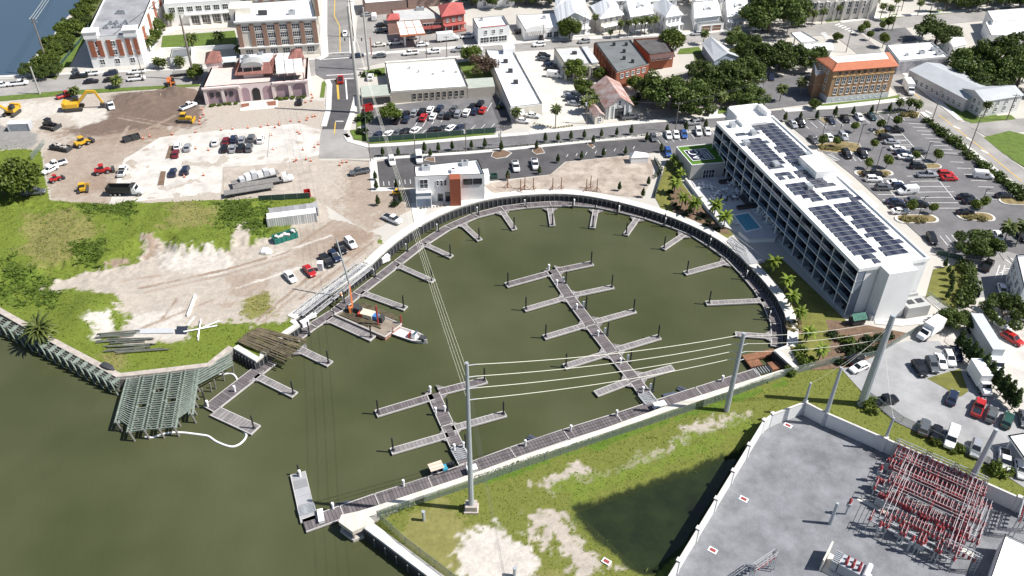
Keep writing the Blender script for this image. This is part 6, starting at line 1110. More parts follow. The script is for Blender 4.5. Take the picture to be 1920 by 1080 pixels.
def tree(kind, px, label, sc=1.0, group=None, cat='tree', name=None, lean=0.0, h=None, z=0.0):
    global cnt; cnt += 1; p = P(*px, z); rz = (cnt*2.399)%6.283
    if kind in ('oak','light','brown','round','cone','shrub0','shrub1','shrub2','shrub3'):
        src = {'oak':OAKS,'light':LIGHTS,'brown':[BROWNT],'round':ROUND,'cone':CONE,'shrub0':[SHRUB[0]],'shrub1':[SHRUB[1]],'shrub2':[SHRUB[2]],'shrub3':[SHRUB[3]]}[kind]; cr, tr = src[cnt%len(src)]
        t = thing(name or {'oak':'oak_tree','light':'broadleaf_tree','brown':'bare_tree','round':'young_tree','cone':'conical_tree'}.get(kind,'shrub'), label, cat, p, rz, group, sc); link('trunk' if 'shrub' not in kind else 'stem', tr, t); link('crown' if 'shrub' not in kind else 'foliage', cr, t); return t
    hh = h or 5.0; cr = {'sabal':SABAL[cnt%2],'date':DATE,'canary':CANARY,'lime':LIMEP}[kind]
    t = thing(name or 'palm_tree', label, 'palm', p, rz, group); a = random.uniform(-.05,.05)+lean; top = Vector((a*hh, random.uniform(-.04,.04)*hh, hh))
    tk = link('trunk', PTR, t, sc=(1.25 if kind in ('date','canary') else 1, 1.25 if kind in ('date','canary') else 1, top.length*0.98)); tk.rotation_euler = Vector((0,0,1)).rotation_difference(top).to_euler(); link('crown', cr, t, top, sc=sc)
    if kind in ('sabal','date'): link('dead_skirt', SKIRT, t, top-Vector((0,0,0.25)), sc=sc*0.9)
    return t
def stand(kind, pts, what, where, group, sc=1.0, **k):
    """a counted row: labels run from the left of the photo"""
    for i, q in enumerate(sorted(pts, key=lambda q: q[0])):
        s = sc*(q[2] if len(q) > 2 else random.uniform(.9,1.12)); tree(kind, q[:2], f'{what}, {ordinal(i+1)} from left {where}', s, group, **k)
G = 'great oaks of the town'
for q, s, l in [((1258,205),1.15,'huge dark spreading oak behind the rusty barn'),((1225,190),0.8,'dark oak between barn and brick warehouse'),((1295,215),0.85,'low dark oak at the lane beside the harbour street'),((1352,170),1.0,'dark oak in the middle of the wooded yard'),((1392,160),0.9,'dark oak at the right of the wooded yard'),((1330,185),0.7,'smaller oak at the lane edge of the wooded yard'),((1398,205),0.75,'dark oak over the grass beside the wooded yard'),
  ((1440,62),1.35,'giant oak overhanging the avenue by the white house'),((1470,40),1.1,'dark oak behind the giant avenue oak'),((1425,125),0.8,'oak left of the tan brick block'),((1460,130),0.9,'oak close to the tan brick block roof'),((1510,128),0.8,'oak touching the tan brick block corner'),((1392,100),0.7,'oak beside the grey gabled shed'),
  ((1812,150),1.0,'dark oak behind the warehouse roof'),((1860,140),1.2,'largest dark oak of the right hand grove'),((1905,165),1.1,'dark oak behind the white warehouse gable'),((1850,180),0.8,'low oak against the warehouse wall'),((1915,120),1.0,'oak at the right edge beside the store'),((1752,84),0.95,'spreading oak beside the corner car park'),
  ((1828,480),0.66,'round dark oak at the end of the hotel car park'),((1876,604),0.6,'oak beside the pale grey right hand building'),((1788,612),0.42,'loose oak at the hotel service path'),((1385,185),0.6,'small oak in the wooded yard by the palm'),((1310,150),0.6,'oak behind the wooded yard shed')]: tree('oak', q, l, s*1.16, G)
for q, s, l in [((1068,74),1.15,'round leafy tree in front of the white gabled house'),((1256,98),1.2,'bright leafy tree over the black patched roof'),((732,228),0.85,'leafy tree in the shop car park'),((1078,150),1.0,'leafy tree beside the tan arcade'),((1092,178),0.8,'leafy tree behind the rusty barn'),((1125,150),0.6,'small leafy tree at the arcade corner'),((885,118),0.9,'leafy tree behind the long white building'),((1190,170),0.7,'leafy tree between barn and dark oak'),((1568,78),0.5,'leafy tree at the crossing corner'),((1400,115),0.8,'leafy tree by the avenue palms'),((1365,120),0.7,'leafy tree over the grey shed'),((300,62),0.7,'leafy tree by the courtyard path'),((290,82),0.8,'dark leafy tree beside the brick wing'),((370,148),0.7,'bushy tree beside the pink restaurant wall'),((1185,200),0.5,'small tree at the barn side'),((1560,170),0.6,'leafy tree at the tan brick block corner'),((1525,205),0.5,'small tree before the tan brick block')]: tree('light', q, l, s, 'leafy trees of the town')
tree('light', (44,368), 'big round bushy tree at the left edge of the site', 1.45); tree('light', (8,366), 'bushy tree cut by the left edge', 1.1)
tree('brown', (908,142), 'leafless reddish brown tree between the two white roofs', 1.15)
far = [(800,4),(838,2),(885,10),(912,6),(935,12),(960,4),(985,8),(1010,2),(1032,6),(1140,0),(1290,4),(1410,2),(1440,10),(1490,12),(1795,16),(1820,14),(1850,12),(1885,10),(1912,12),(1770,4),(1700,-8),(1745,-8),(1840,0),(1900,-4),(760,-10),(1180,-14),(1340,-14),(1240,-20)]
for i, q in enumerate(sorted(far)): tree('oak', q, f'far dark tree along the top of the photo, {ordinal(i+1)} from the left', random.uniform(.7,1.0), 'far trees along the top')
bank = [(60,142),(78,132),(95,128),(88,112),(108,112),(100,96),(122,98),(112,84),(132,84),(124,70),(145,68),(138,54),(158,52),(150,38),(166,34),(160,22),(172,16),(178,4),(168,-2),(88,146),(100,140)]
for i, q in enumerate(sorted(bank)): tree('light' if i%3 else 'oak', q, f'river bank bush, {ordinal(i+1)} from the left above the dark water', random.uniform(.55,.9) if i%3 else 0.5, 'bushes on the river bank')
stand('sabal', [(1160,72),(1177,71),(1190,68),(1201,68),(1208,64),(1216,66),(1224,64),(1115,60)], 'tall palm', 'in the row before the white houses', 'palms before the white houses', 1.15, h=6.0); tree('sabal', (1144,72), 'short palm before the white houses', 0.8, h=2.6)
stand('sabal', [(1318,84),(1368,84),(1386,88),(1378,78)], 'palm', 'along the avenue above the wooded yard', 'palms on the avenue', 1.2, h=4.5)
stand('sabal', [(1507,52),(1522,50),(1492,54),(1540,46),(1566,38),(1600,32),(1622,28),(1650,36),(1638,26),(1676,24),(1690,20),(1720,30),(1744,22),(1756,22),(1768,24),(1664,40)], 'palm', 'in front of the church hall and top avenue', 'palms of the top avenue', 1.2, h=5.5)
stand('round', [(1652,58,1.0),(1664,56,1.4),(1612,66,1.1),(1622,60,1.1),(1629,76,1.0),(1654,90,1.5)], 'round clipped tree', 'about the corner car park', 'clipped trees of the corner car park', 1.0)
stand('sabal', [(1876,466),(1903,463),(1920,458)], 'slender palm', 'at the end of the hotel car park', 'palms at the hotel car park end', 1.4, h=6.5); stand('sabal', [(1684,209),(1702,208),(1716,213)], 'palm', 'on the planted corner of the hotel car park', 'palms on the planted corner', 1.1, h=3.4)
stand('lime', [(1277,391),(1300,402),(1356,428),(1338,407),(1263,364)], 'bright lime palm', 'in the pool garden beds', 'lime palms of the pool garden', 1.15, h=3.6); stand('lime', [(1260,309),(1270,321),(1275,336)], 'small lime palm', 'beside the grass roofed pavilion', 'palms beside the pavilion', 0.8, h=2.2)
stand('lime', [(1447,511),(1471,546),(1481,576),(1496,606),(1510,643),(1534,676)], 'lime green palm', 'along the turf beside the hotel', 'palms on the hotel turf', 1.0, h=3.2)
stand('date', [(322,50),(362,92),(415,88),(282,98),(295,62)], 'feathery date palm', 'around the courtyard lawn', 'date palms of the courtyard', 0.95, h=4.2); stand('sabal', [(307,130),(339,128),(222,164),(143,184),(452,104),(298,128)], 'short palm', 'along the west avenue', 'palms along the west avenue', 1.35, h=2.8)
tree('canary', (82,634), 'large feathery palm at the trestle edge of the river bank', 1.0, h=2.4); tree('sabal', (1041,241), 'lone tall palm in the pale shell car park', 1.25, h=6.5); stand('sabal', [(968,232),(1098,212),(1110,208),(1103,196)], 'palm', 'around the pale shell car park', 'palms of the shell car park', 1.4, h=4.2); stand('sabal', [(1282,188),(1350,205),(1330,175),(1462,190),(1500,178),(1380,150),(1880,150),(1900,130),(1870,160)], 'palm', 'among the oaks of the yards', 'palms among the oaks', 1.5, h=4.6); stand('sabal', [(1842,222),(1606,250)][:1], 'palm', 'at the side road corner', None, 1.1, h=5)
stand('cone', [(718,293),(747,292),(796,286),(807,295),(822,285),(848,282),(884,280),(909,278),(940,284),(1006,280),(1022,267),(1046,266),(1070,263),(1095,261),(1112,270),(1127,258),(1156,256),(1183,253),(1212,266),(1250,249),(1285,246),(1322,243)], 'small conical tree', 'along the harbour street hedge', 'conical trees along the harbour street', 1.08)
stand('cone', [(1046,306),(1090,300),(1131,295),(1172,291),(1011,327),(952,338),(1239,286)], 'small conical tree', 'along the soil side of the harbour car park', 'conical trees of the harbour car park', 1.1); stand('cone', [(704,338),(706,356),(709,386),(744,355),(752,380)], 'small conical tree', 'left of the white marina office', 'conical trees by the office', 1.05); stand('cone', [(1161,358),(1205,370),(1215,348)], 'small conical tree', 'on the graded soil by the seawall', 'conical trees on the soil', 1.0)
stand('cone', [(1471,228),(1499,227),(1530,225),(1564,220),(1598,217),(1632,216),(1666,212)], 'conical tree', 'along the north edge of the hotel car park', 'conical trees of the hotel car park', 1.2); stand('round', [(1600,249),(1648,245),(1679,240),(1636,282),(1539,277),(1566,277),(1625,318),(1661,316),(1715,303),(1754,304),(1705,401),(1746,402),(1825,400),(1841,392)], 'young green tree', 'on the islands of the hotel car park', 'young trees of the hotel car park', 0.98)
stand('shrub3', [(1740,230,1.5),(1748,238,1.6),(1760,247,1.5),(1768,253,1.9),(1780,262,1.4),(1790,270,2.2),(1800,277,1.6),(1812,290,1.5),(1822,298,1.6),(1835,308,1.5),(1846,318,1.9),(1858,327,1.6),(1868,334,1.9),(1880,343,1.6),(1892,352,1.8),(1905,362,2.2),(1916,372,2.0)], 'dark shrub', 'in the hedge beside the diagonal road', 'hedge shrubs along the diagonal road')
stand('cone', [(1794,655,1.4),(1806,668,1.3),(1815,680,1.5),(1826,690,1.4),(1838,702,1.5),(1850,714,1.4),(1862,728,1.5),(1874,742,1.5),(1884,756,1.6),(1896,768,1.5)], 'dense dark conifer', 'in the hedge beside the long trailer', 'conifers of the trailer hedge', 1.3)
stand('cone', [(1770,502,1.0),(1776,514,1.0),(1780,526,1.1),(1782,538,1.1),(1780,550,1.0),(1774,562,1.0)], 'slim dark tree', 'on the turf behind the hotel end wall', 'slim trees behind the hotel', 1.0)
stand('shrub3', [(1808,500,1.8),(1812,512,1.8),(1816,524,1.9),(1820,536,1.9),(1818,548,2.0),(1812,560,2.0),(1806,572,2.2),(1760,606,1.6),(1770,600,1.6),(1782,596,1.9)], 'clipped green shrub', 'in the hedge along the hotel fence', 'hedge shrubs by the hotel fence')
stand('shrub1', [(1632,764,2.0),(1750,828,1.3),(1796,848,1.4),(1872,884,2.0),(1502,664,1.7),(1508,678,1.7),(1585,645,1.8),(1478,700,1.4)], 'bright green bush', 'about the limerock yard fence', 'bushes about the limerock yard'); stand('shrub0', [(1560,632,1.3),(1588,660,1.6),(1612,652,1.5),(1632,640,1.4),(1600,672,1.4),(1650,640,1.5),(1622,664,1.5),(1574,680,1.3),(1666,632,1.2),(1640,656,1.3)], 'dark bush', 'in the mulch below the hotel', 'bushes in the hotel mulch')
stand('shrub2', [(1476,606,.6),(1482,612,.6),(1488,605,.6),(1494,612,.6),(1500,606,.6),(1480,620,.6),(1490,622,.6),(1498,618,.6)], 'small tan tussock', 'in the bed at the end of the curved wall', 'tussocks by the curved wall'); stand('shrub0', [(1258,374,.8),(1264,384,.8),(1272,392,.8),(1284,404,.8),(1292,396,.8),(1310,412,.8),(1322,424,.8),(1330,416,.8),(1344,432,.8),(1318,406,.8),(1256,362,.9)], 'small dark planting', 'in the pool garden mulch', 'plantings of the pool garden')
stand('shrub2', [(1540,280,1.1),(1552,280,1.1),(1564,281,1.1),(1575,282,1.1),(1645,252,1.0),(1655,251,1.0),(1620,329,1.1),(1655,329,1.1),(1696,415,1.2),(1708,416,1.2),(1720,416,1.2),(1732,416,1.2),(1815,410,1.2),(1830,412,1.2),(1843,412,1.2),(1696,218,1.3),(1704,216,1.4),(1712,219,1.3)], 'dry golden shrub', 'on the hotel car park islands', 'dry shrubs of the car park islands'); stand('shrub0', [(682,142,1.4),(694,141,1.4),(706,139,1.4),(690,225,2.2),(680,250,1.6),(672,228,1.4),(938,204,1.2),(1300,300,1.2)], 'dark clipped shrub', 'about the shop car park', 'shrubs about the shop car park')
stand('shrub1', [(395,200,.8),(402,199,.8),(412,198,.8),(422,197,.8),(432,196,.8),(442,195,.8),(520,187,.9),(528,187,.9),(536,186,.9),(550,185,.9),(560,185,.9),(568,184,.9)], 'low yellow green shrub', 'under the pink arches', 'shrubs under the pink arches'); tree('shrub0', (740,384), 'low dark bush left of the white office', 1.3)
# hedges: clipped strips
def hedge(pts, w, hh, label, m=LEAF_DARK, dens=42):
    W_ = [P(*q) for q in pts]; bl = []
    for a, c in zip(W_, W_[1:]):
        n = max(1, int((c-a).length/0.8))
        for i in range(n): p = a.lerp(c, (i+.5)/n)-W_[0]; bl.append((p.x,p.y,hh*0.5,w*0.55))
    t = thing('hedge', label, 'hedge', W_[0]); link('foliage', leafcloud('hedge_foliage', bl, len(bl)*dens, 0.28, m, seed=len(bl)), t)
hedge([(700,296),(760,292),(830,287),(910,281),(985,274),(1080,266),(1150,260),(1225,254),(1330,243)], 0.8, 0.6, 'low clipped hedge along the harbour street', LEAF_DARK, 26); hedge([(1472,228),(1560,221),(1650,214),(1690,212)], 0.9, 0.7, 'low hedge along the north edge of the hotel car park', LEAF_OAK, 30)
hedge([(1226,335),(1240,320),(1228,302)], 1.2, 1.2, 'dark hedge between the graded soil and the pool lawn', LEAF_DARK, 50); hedge([(890,898),(1000,861),(1110,827),(1247,781),(1360,742),(1440,715)], 0.9, 0.5, 'rough green weeds growing behind the straight seawall', LEAF_WEED, 40); hedge([(712,968),(740,958),(780,948)], 1.6, 0.7, 'weeds at the corner of the pale platform', LEAF_WEED, 50)
hedge([(786,392),(835,386)], 0.5, 0.4, 'thin dry hedge before the white office', LEAF_BROWN, 30); hedge([(1000,232),(1040,241),(1075,236)], 0.6, 0.5, 'dry planting strip at the shell car park', LEAF_DRY, 30)
# uncounted grass and weeds on the terrain
def tufts(name, tr, keys, n, hgt, m, label, base=True, seed=5, wmin=0.4):
    r = np.random.default_rng(seed); V = tr['V']; free = np.ones(len(V))
    for k, w in tr['W'].items():
        if k in ('sand','sandw','dirt','scarp','pond','tan'): free = free*(1-w)
    w = free if keys is None else sum(tr['W'][k] for k in keys if k in tr['W']); w = np.where(w > wmin, w, 0)*(0.4+fbm(V[:,0], V[:,1], 0.35, 3)**2*1.6); idx = r.choice(len(V), n, p=w/w.sum()); C = V[idx]+np.c_[r.uniform(-.3,.3,(n,2)), np.zeros(n)]; C[:,2] = np.maximum(C[:,2], -1.0) if name == 'pond_weed' else C[:,2]
    a = r.uniform(0, 6.283, n); s = hgt*(0.5+r.random(n)); dx = np.c_[np.cos(a), np.sin(a), np.zeros(n)]; ln = np.c_[r.normal(0,1.1,(n,2)), 0.55*np.ones(n)]*s[:,None]
    T = np.stack([C-dx*s[:,None]*0.5, C+dx*s[:,None]*0.5, C+ln+dx*s[:,None]*0.35, C+ln-dx*s[:,None]*0.3], 1).reshape(-1,3)
    me = bpy.data.meshes.new(name); me.vertices.add(len(T)); me.vertices.foreach_set('co', T.ravel()); me.loops.add(n*4); me.polygons.add(n); me.loops.foreach_set('vertex_index', np.arange(n*4, dtype=np.int32)); me.polygons.foreach_set('loop_start', np.arange(0, n*4, 4, dtype=np.int32)); me.update(calc_edges=True); me.materials.append(m)
    o = bpy.data.objects.new(name, me); COL.objects.link(o); o['kind'] = 'stuff'; o['label'] = label; return o
tufts('grass', pen, None, 17000, 0.2, LEAF_WEED, 'rough grass and weeds covering the point'); tufts('weeds', pen, ['dark'], 4200, 0.42, LEAF_WEED2, 'taller dark weeds on the grassy plateau', seed=6); tufts('dry_grass', pen, ['dry'], 1600, 0.2, LEAF_DRY, 'dry grass patches on the point', seed=7)
tufts('grass', lower, None, 10000, 0.14, LEAF_WEED, 'grass of the strip below the utility yard', seed=8); tufts('pond_weed', lower, ['pond'], 300, 0.14, LEAF_OAK, 'dark weeds standing in the pond', seed=9)
# ================================================================== VEHICLES AND MACHINES
PAINTS = {k: paint(k, c, r_, me_) for k, c, r_, me_ in [('white',(0.80,0.80,0.80),.35,0),('black',(0.012,0.012,0.014),.22,0),('silver',(0.42,0.43,0.45),.3,.4),('grey',(0.13,0.14,0.15),.3,.3),('navy',(0.018,0.028,0.06),.25,0),('red',(0.42,0.02,0.02),.3,0),('maroon',(0.16,0.014,0.02),.3,0),('blue',(0.03,0.09,0.30),.3,0),('teal',(0.02,0.05,0.06),.3,0),('cream',(0.62,0.60,0.54),.35,0),('green',(0.02,0.07,0.055),.35,0),('yellow',(0.62,0.36,0.02),.45,0)]}
YEL = PAINTS['yellow']; LAMP = mat('head lamp glass',(0.75,0.76,0.78),0.15,0,1); TAIL = mat('tail lamp red',(0.30,0.012,0.012),0.3,0,1); CGLASS = mat('tinted car glass',(0.018,0.021,0.025),0.08,0,1,spec=0.8)
WHEEL = MB().tube((0,-0.12,0),(0,0.12,0),0.35,10).mesh('wheel', RUBBER); RIMM = MB().tube((0,-0.135,0),(0,0.135,0),0.2,8).mesh('rim', RIM)
def loft(b, st, mi=0):
    vs = []; n = 8
    for x, zb, zt, hw in st: vs += [(x,-hw*.9,zb),(x,-hw,zb+(zt-zb)*.3),(x,-hw*.99,zb+(zt-zb)*.75),(x,-hw*.86,zt),(x,hw*.86,zt),(x,hw*.99,zb+(zt-zb)*.75),(x,hw,zb+(zt-zb)*.3),(x,hw*.9,zb)]
    fs = [tuple(range(7,-1,-1)), tuple(range(len(vs)-8, len(vs)))][::1]
    for i in range(len(st)-1):
        for j in range(n): fs.append((i*n+j, i*n+(j+1)%n, (i+1)*n+(j+1)%n, (i+1)*n+j))
    b.add(vs, [f[::-1] for f in fs], mi)
def frustum(b, x0, x1, w0, z0, x2, x3, w1, z1, mi=0): b.add([(x0,-w0,z0),(x1,-w0,z0),(x1,w0,z0),(x0,w0,z0),(x2,-w1,z1),(x3,-w1,z1),(x3,w1,z1),(x2,w1,z1)], [(3,2,1,0),(4,5,6,7),(0,1,5,4),(1,2,6,5),(2,3,7,6),(3,0,4,7)], mi)
def carmesh(L, W, zb, hood, belt, roof, cab, rear, kind):
    hw = W/2; b = MB(); f = L/2
    if kind == 'pickup': st = [(-f,zb+.1,belt-.05,hw*.93),(-f+.15,zb,belt,hw),(-0.35,zb,belt,hw),(1.2,zb,belt,hw),(f-.5,zb,hood,hw*.97),(f-.08,zb+.05,hood-.12,hw*.86),(f,zb+.15,hood-.3,hw*.75)]
    elif kind == 'van': st = [(-f,zb+.1,roof-.1,hw*.9),(-f+.15,zb,roof,hw*.96),(f-1.7,zb,roof,hw*.96),(f-1.15,zb,belt+.35,hw),(f-.5,zb,hood,hw*.96),(f,zb+.12,hood-.25,hw*.82)]
    else: st = [(-f,zb+.15,rear-.12,hw*.8),(-f+.2,zb,rear,hw*.94),(cab[0]+.15,zb,belt,hw),(cab[1]-.1,zb,belt,hw),(f-.6,zb,hood,hw*.96),(f-.12,zb+.05,hood-.13,hw*.84),(f,zb+.15,hood-.28,hw*.7)]
    loft(b, st); g = MB()
    if kind == 'pickup':
        frustum(g, -0.4, 1.55, hw*.86, belt-.02, -0.22, 0.95, hw*.72, roof-.04); frustum(b, -0.24, 0.97, hw*.74, roof-.05, -0.2, 0.9, hw*.7, roof+.02); 
        for s in (-1,1): b.beam((-.3,s*hw*.85,belt),(-.2,s*hw*.73,roof-.03),.1,.1); b.beam((.4,s*hw*.85,belt),(.4,s*hw*.73,roof-.03),.1,.08)
        g.box(-f+.2,-hw*.78,belt-.3,-.55,hw*.78,belt+.012)
    elif kind == 'van':
        frustum(g, f-1.75, f-1.0, hw*.93, belt+.25, f-1.8, f-1.6, hw*.8, roof-.12)
        for s in (-1,1): g.box(f-2.7, s*hw*.965-.02, belt+.1, f-1.85, s*hw*.965+.02, roof-.4)
    else:
        c0, c1 = cab; r0 = c0+(.55 if kind == 'sedan' else .3); r1 = c1-.75
        frustum(g, c0, c1, hw*.87, belt-.03, r0, r1, hw*.7, roof-.04); frustum(b, r0-.03, r1+.03, hw*.73, roof-.06, r0+.06, r1-.06, hw*.66, roof+.02)
        for s in (-1,1):
            for xa, xb in ((c0,r0),(c1,r1),((c0+c1)/2,(r0+r1)/2)): b.beam((xa,s*hw*.86,belt-.02),(xb,s*hw*.71,roof-.04),.09,.1)
    x0 = -f+L*.19; x1 = f-L*.19
    return b.mesh('body', PAINTS['white']), g.mesh('windows', CGLASS), [(x0,hw*.9),(x0,-hw*.9),(x1,hw*.9),(x1,-hw*.9)], L, hw, hood
KINDS = {'sedan':carmesh(4.75,1.84,.22,.88,.93,1.44,(-1.75,1.1),.97,'sedan'),'suv':carmesh(4.75,1.92,.26,1.02,1.08,1.72,(-2.15,1.05),1.12,'suv'),'pickup':carmesh(5.7,2.0,.34,1.12,1.14,1.86,None,None,'pickup'),'van':carmesh(5.5,2.0,.28,1.15,1.2,2.25,None,None,'van')}
WORDS = {'sedan':'sedan','suv':'utility car','pickup':'pickup truck','van':'van'}
hl = MB().box(-.06,-.2,-.08,.06,.2,.08).mesh('headlight', LAMP); tl_ = MB().box(-.06,-.18,-.1,.06,.18,.1).mesh('taillight', TAIL)
def car(kind, col, px, v, label, group=None, sc=1.0):
    body, win, wh, L, hw, hood = KINDS[kind]; p = P(*px); p.z = 0.11; near = p.length < 290
    t = thing({'sedan':'parked_car','suv':'parked_car','pickup':'pickup_truck','van':'van'}[kind], label, {'sedan':'car','suv':'car','pickup':'pickup truck','van':'van'}[kind], p, heading(px, v), group, sc)
    o = link('body', body, t); o.material_slots[0].link = 'OBJECT'; o.material_slots[0].material = PAINTS[col]; link('windows', win, t)
    for x, y in wh:
        w = link('wheel', WHEEL, t, (x,y,.35))
        if near: link('rim', RIMM, w)
    if near:
        for s in (-1,1): link('headlight', hl, t, (L/2-.09, s*hw*.62, hood-.22)); link('taillight', tl_, t, (-L/2+.06, s*hw*.68, hood-.12))
    return t
def cars(where, group, v, items):
    """one row of parked vehicles; labels count from the left of the photo"""
    for i, it in enumerate(sorted(items, key=lambda q: q[2][0])):
        k, c, px = it[:3]; car(k, c, px, it[3] if len(it) > 3 else v, f'{c} {WORDS[k]}, {ordinal(i+1)} from left {where}', group)
S, U, K, N = 'sedan', 'suv', 'pickup', 'van'
cars('in the back row of the concrete lot', 'cars on the concrete lot', (2,-9), [(S,'white',(404,270)),(S,'maroon',(424,268)),(U,'navy',(439,265)),(S,'silver',(454,266)),(U,'grey',(472,263)),(U,'white',(489,265))]); cars('in the front row of the concrete lot', 'cars on the concrete lot', (2,-9), [(S,'black',(421,282)),(S,'silver',(437,282)),(U,'black',(453,281)),(U,'grey',(468,281))])
cars('about the mulch islands of the concrete lot', 'cars on the concrete lot', (2,-9), [(U,'white',(334,278)),(S,'maroon',(330,292)),(S,'silver',(352,280)),(S,'navy',(325,327)),(U,'navy',(349,323))]); cars('at the left of the construction ground', 'site trucks', (3,-8), [(K,'white',(231,325),(4,-9)),(K,'white',(107,312),(-10,3)),(K,'grey',(66,365),(10,-1)),(S,'white',(95,322),(-8,4))])
cars('on the upper lane of the west avenue', 'cars on the west avenue', (-10,1), [(K,'white',(257,138)),(U,'navy',(209,141)),(S,'grey',(143,137),(3,8)),(K,'white',(170,142)),(K,'black',(150,146))]); cars('on the lower lane of the west avenue', 'cars on the west avenue', (10,-1), [(K,'white',(257,151)),(S,'black',(209,153)),(S,'black',(172,156)),(K,'white',(37,160)),(U,'white',(6,163))])
cars('on the dug construction ground', 'site trucks', (3,8), [(K,'white',(209,202),(3,8)),(K,'white',(354,203),(10,-4)),(K,'red',(124,182),(10,-3))]); car(S,'black',(562,194),(1,-8),'black sedan parked before the pink restaurant'); car(S,'white',(647,66),(0,8),'white sedan driving down the main street'); car(K,'red',(639,153),(0,-9),'red pickup truck waiting at the junction')
cars('on the east avenue', 'cars on the east avenue', (-10,1), [(S,'navy',(670,108)),(S,'grey',(712,108)),(K,'white',(770,103)),(U,'white',(813,100)),(U,'silver',(859,97)),(U,'white',(1010,87)),(U,'silver',(1095,81)),(S,'silver',(1306,66)),(U,'white',(1420,57)),(S,'white',(893,96))]); cars('on the filling station forecourt', 'cars at the filling station', (10,-1), [(S,'cream',(712,87)),(K,'white',(742,83)),(U,'white',(792,87)),(S,'grey',(715,60)),(U,'silver',(772,74)),(K,'white',(877,71)),(S,'grey',(800,63)),(N,'white',(702,36),(1,-8)),(S,'black',(716,50)),(U,'grey',(700,22)),(S,'black',(716,24)),(S,'silver',(690,30))])
cars('before the small shops of the avenue', 'cars at the shops', (10,-1), [(U,'black',(975,63)),(S,'black',(1015,74),(1,8))]); cars('in the far row of the shop car park', 'cars in the shop car park', (6,-11), [(S,'white',(747,215)),(S,'black',(761,217)),(S,'silver',(777,215)),(U,'black',(792,213)),(U,'white',(807,210)),(U,'navy',(825,207)),(S,'grey',(852,207)),(S,'black',(886,203)),(U,'black',(901,198))]); cars('in the near row of the shop car park', 'cars in the shop car park', (6,-11), [(S,'black',(744,229)),(S,'navy',(762,227)),(U,'red',(794,224)),(S,'white',(812,222)),(S,'grey',(829,219)),(U,'black',(842,220)),(U,'silver',(859,217)),(U,'white',(875,215)),(S,'navy',(890,212)),(S,'red',(905,210))])
cars('along the screen fence of the shop car park', 'cars in the shop car park', (7,-5), [(S,'navy',(710,256)),(S,'white',(729,255)),(S,'grey',(747,252)),(S,'black',(760,250)),(S,'white',(779,248)),(S,'black',(812,247)),(U,'black',(831,246)),(S,'white',(845,244)),(S,'navy',(862,243))]); car(U,'white',(695,148),(2,-7),'white sport utility car under the left carport')
cars('in the pale shell car park', 'cars in the shell car park', (10,1), [(U,'black',(1020,108)),(S,'grey',(1019,114)),(S,'navy',(1031,125)),(S,'black',(1035,132)),(N,'white',(1040,145)),(S,'silver',(1069,183)),(U,'navy',(1073,190)),(S,'silver',(1077,198)),(S,'white',(999,220)),(S,'white',(980,230))]); cars('under the trees of the town yards', 'cars under the trees', (10,-1), [(K,'grey',(1180,223)),(U,'black',(1196,188),(2,8)),(U,'silver',(1427,149),(2,8)),(S,'navy',(1445,148),(2,8)),(S,'grey',(1520,150),(9,5))])
car(U,'silver',(1299,234),(-10,1),'silver sport utility car driving along the harbour street'); cars('in the fresh asphalt harbour car park', 'cars in the harbour car park', (3,9), [(U,'white',(735,306),(2,8)),(N,'white',(786,301),(1,8)),(K,'white',(967,316),(2,9)),(K,'white',(1003,312),(2,9)),(S,'grey',(1225,261)),(S,'white',(1253,257)),(S,'white',(1267,256)),(S,'blue',(1282,255)),(U,'white',(1309,251)),(S,'white',(1326,250)),(U,'blue',(1252,290))])
cars('in the north row of the hotel car park', 'cars in the hotel car park', (8,9), [(S,'silver',(1486,236)),(U,'black',(1500,235)),(S,'navy',(1557,229)),(S,'black',(1584,226)),(S,'white',(1610,223)),(S,'teal',(1634,222)),(S,'grey',(1525,265)),(S,'white',(1554,262)),(U,'silver',(1580,260)),(U,'black',(1587,293)),(U,'black',(1616,292))])
cars('in the middle rows of the hotel car park', 'cars in the hotel car park', (10,0), [(K,'black',(1676,248)),(U,'black',(1660,262)),(S,'silver',(1671,270)),(S,'white',(1682,282)),(S,'navy',(1691,290)),(S,'white',(1697,298)),(U,'grey',(1722,288)),(U,'black',(1720,316)),(K,'silver',(1737,332)),(U,'red',(1771,330)),(S,'red',(1779,338)),(K,'black',(1634,330)),(U,'white',(1637,340))]); car(N,'white',(1842,334),(10,1),'white passenger van at the hedge side of the hotel car park')
cars('in the lower rows of the hotel car park', 'cars in the hotel car park', (10,0), [(U,'grey',(1655,356)),(S,'white',(1677,347)),(U,'navy',(1686,354)),(N,'white',(1700,363),(-10,1)),(S,'navy',(1677,382)),(S,'black',(1686,390)),(S,'grey',(1711,380)),(U,'black',(1724,388)),(S,'white',(1687,400)),(S,'black',(1810,373)),(S,'black',(1819,382)),(S,'black',(1809,402)),(S,'black',(1881,371)),(U,'black',(1746,452),(6,10)),(U,'black',(1914,447),(8,9)),(S,'white',(1870,447),(8,12))])
cars('along the upper edge of the limerock yard', 'cars in the limerock yard', (8,12), [(U,'black',(1602,678),(10,-5)),(S,'white',(1610,693),(-11,5)),(U,'black',(1722,696),(8,12)),(U,'grey',(1746,689),(6,13)),(S,'white',(1762,682),(6,13)),(U,'white',(1778,677),(6,13)),(S,'navy',(1792,668),(6,13))]); cars('along the lower edge of the limerock yard', 'cars in the limerock yard', (4,-13), [(K,'black',(1656,756),(12,-2)),(U,'grey',(1731,806)),(S,'black',(1754,816)),(N,'white',(1781,827),(-4,13)),(U,'silver',(1827,846),(-3,13)),(K,'white',(1881,868),(0,13)),(S,'white',(1911,884),(2,13)),(S,'grey',(1918,790),(2,13))])
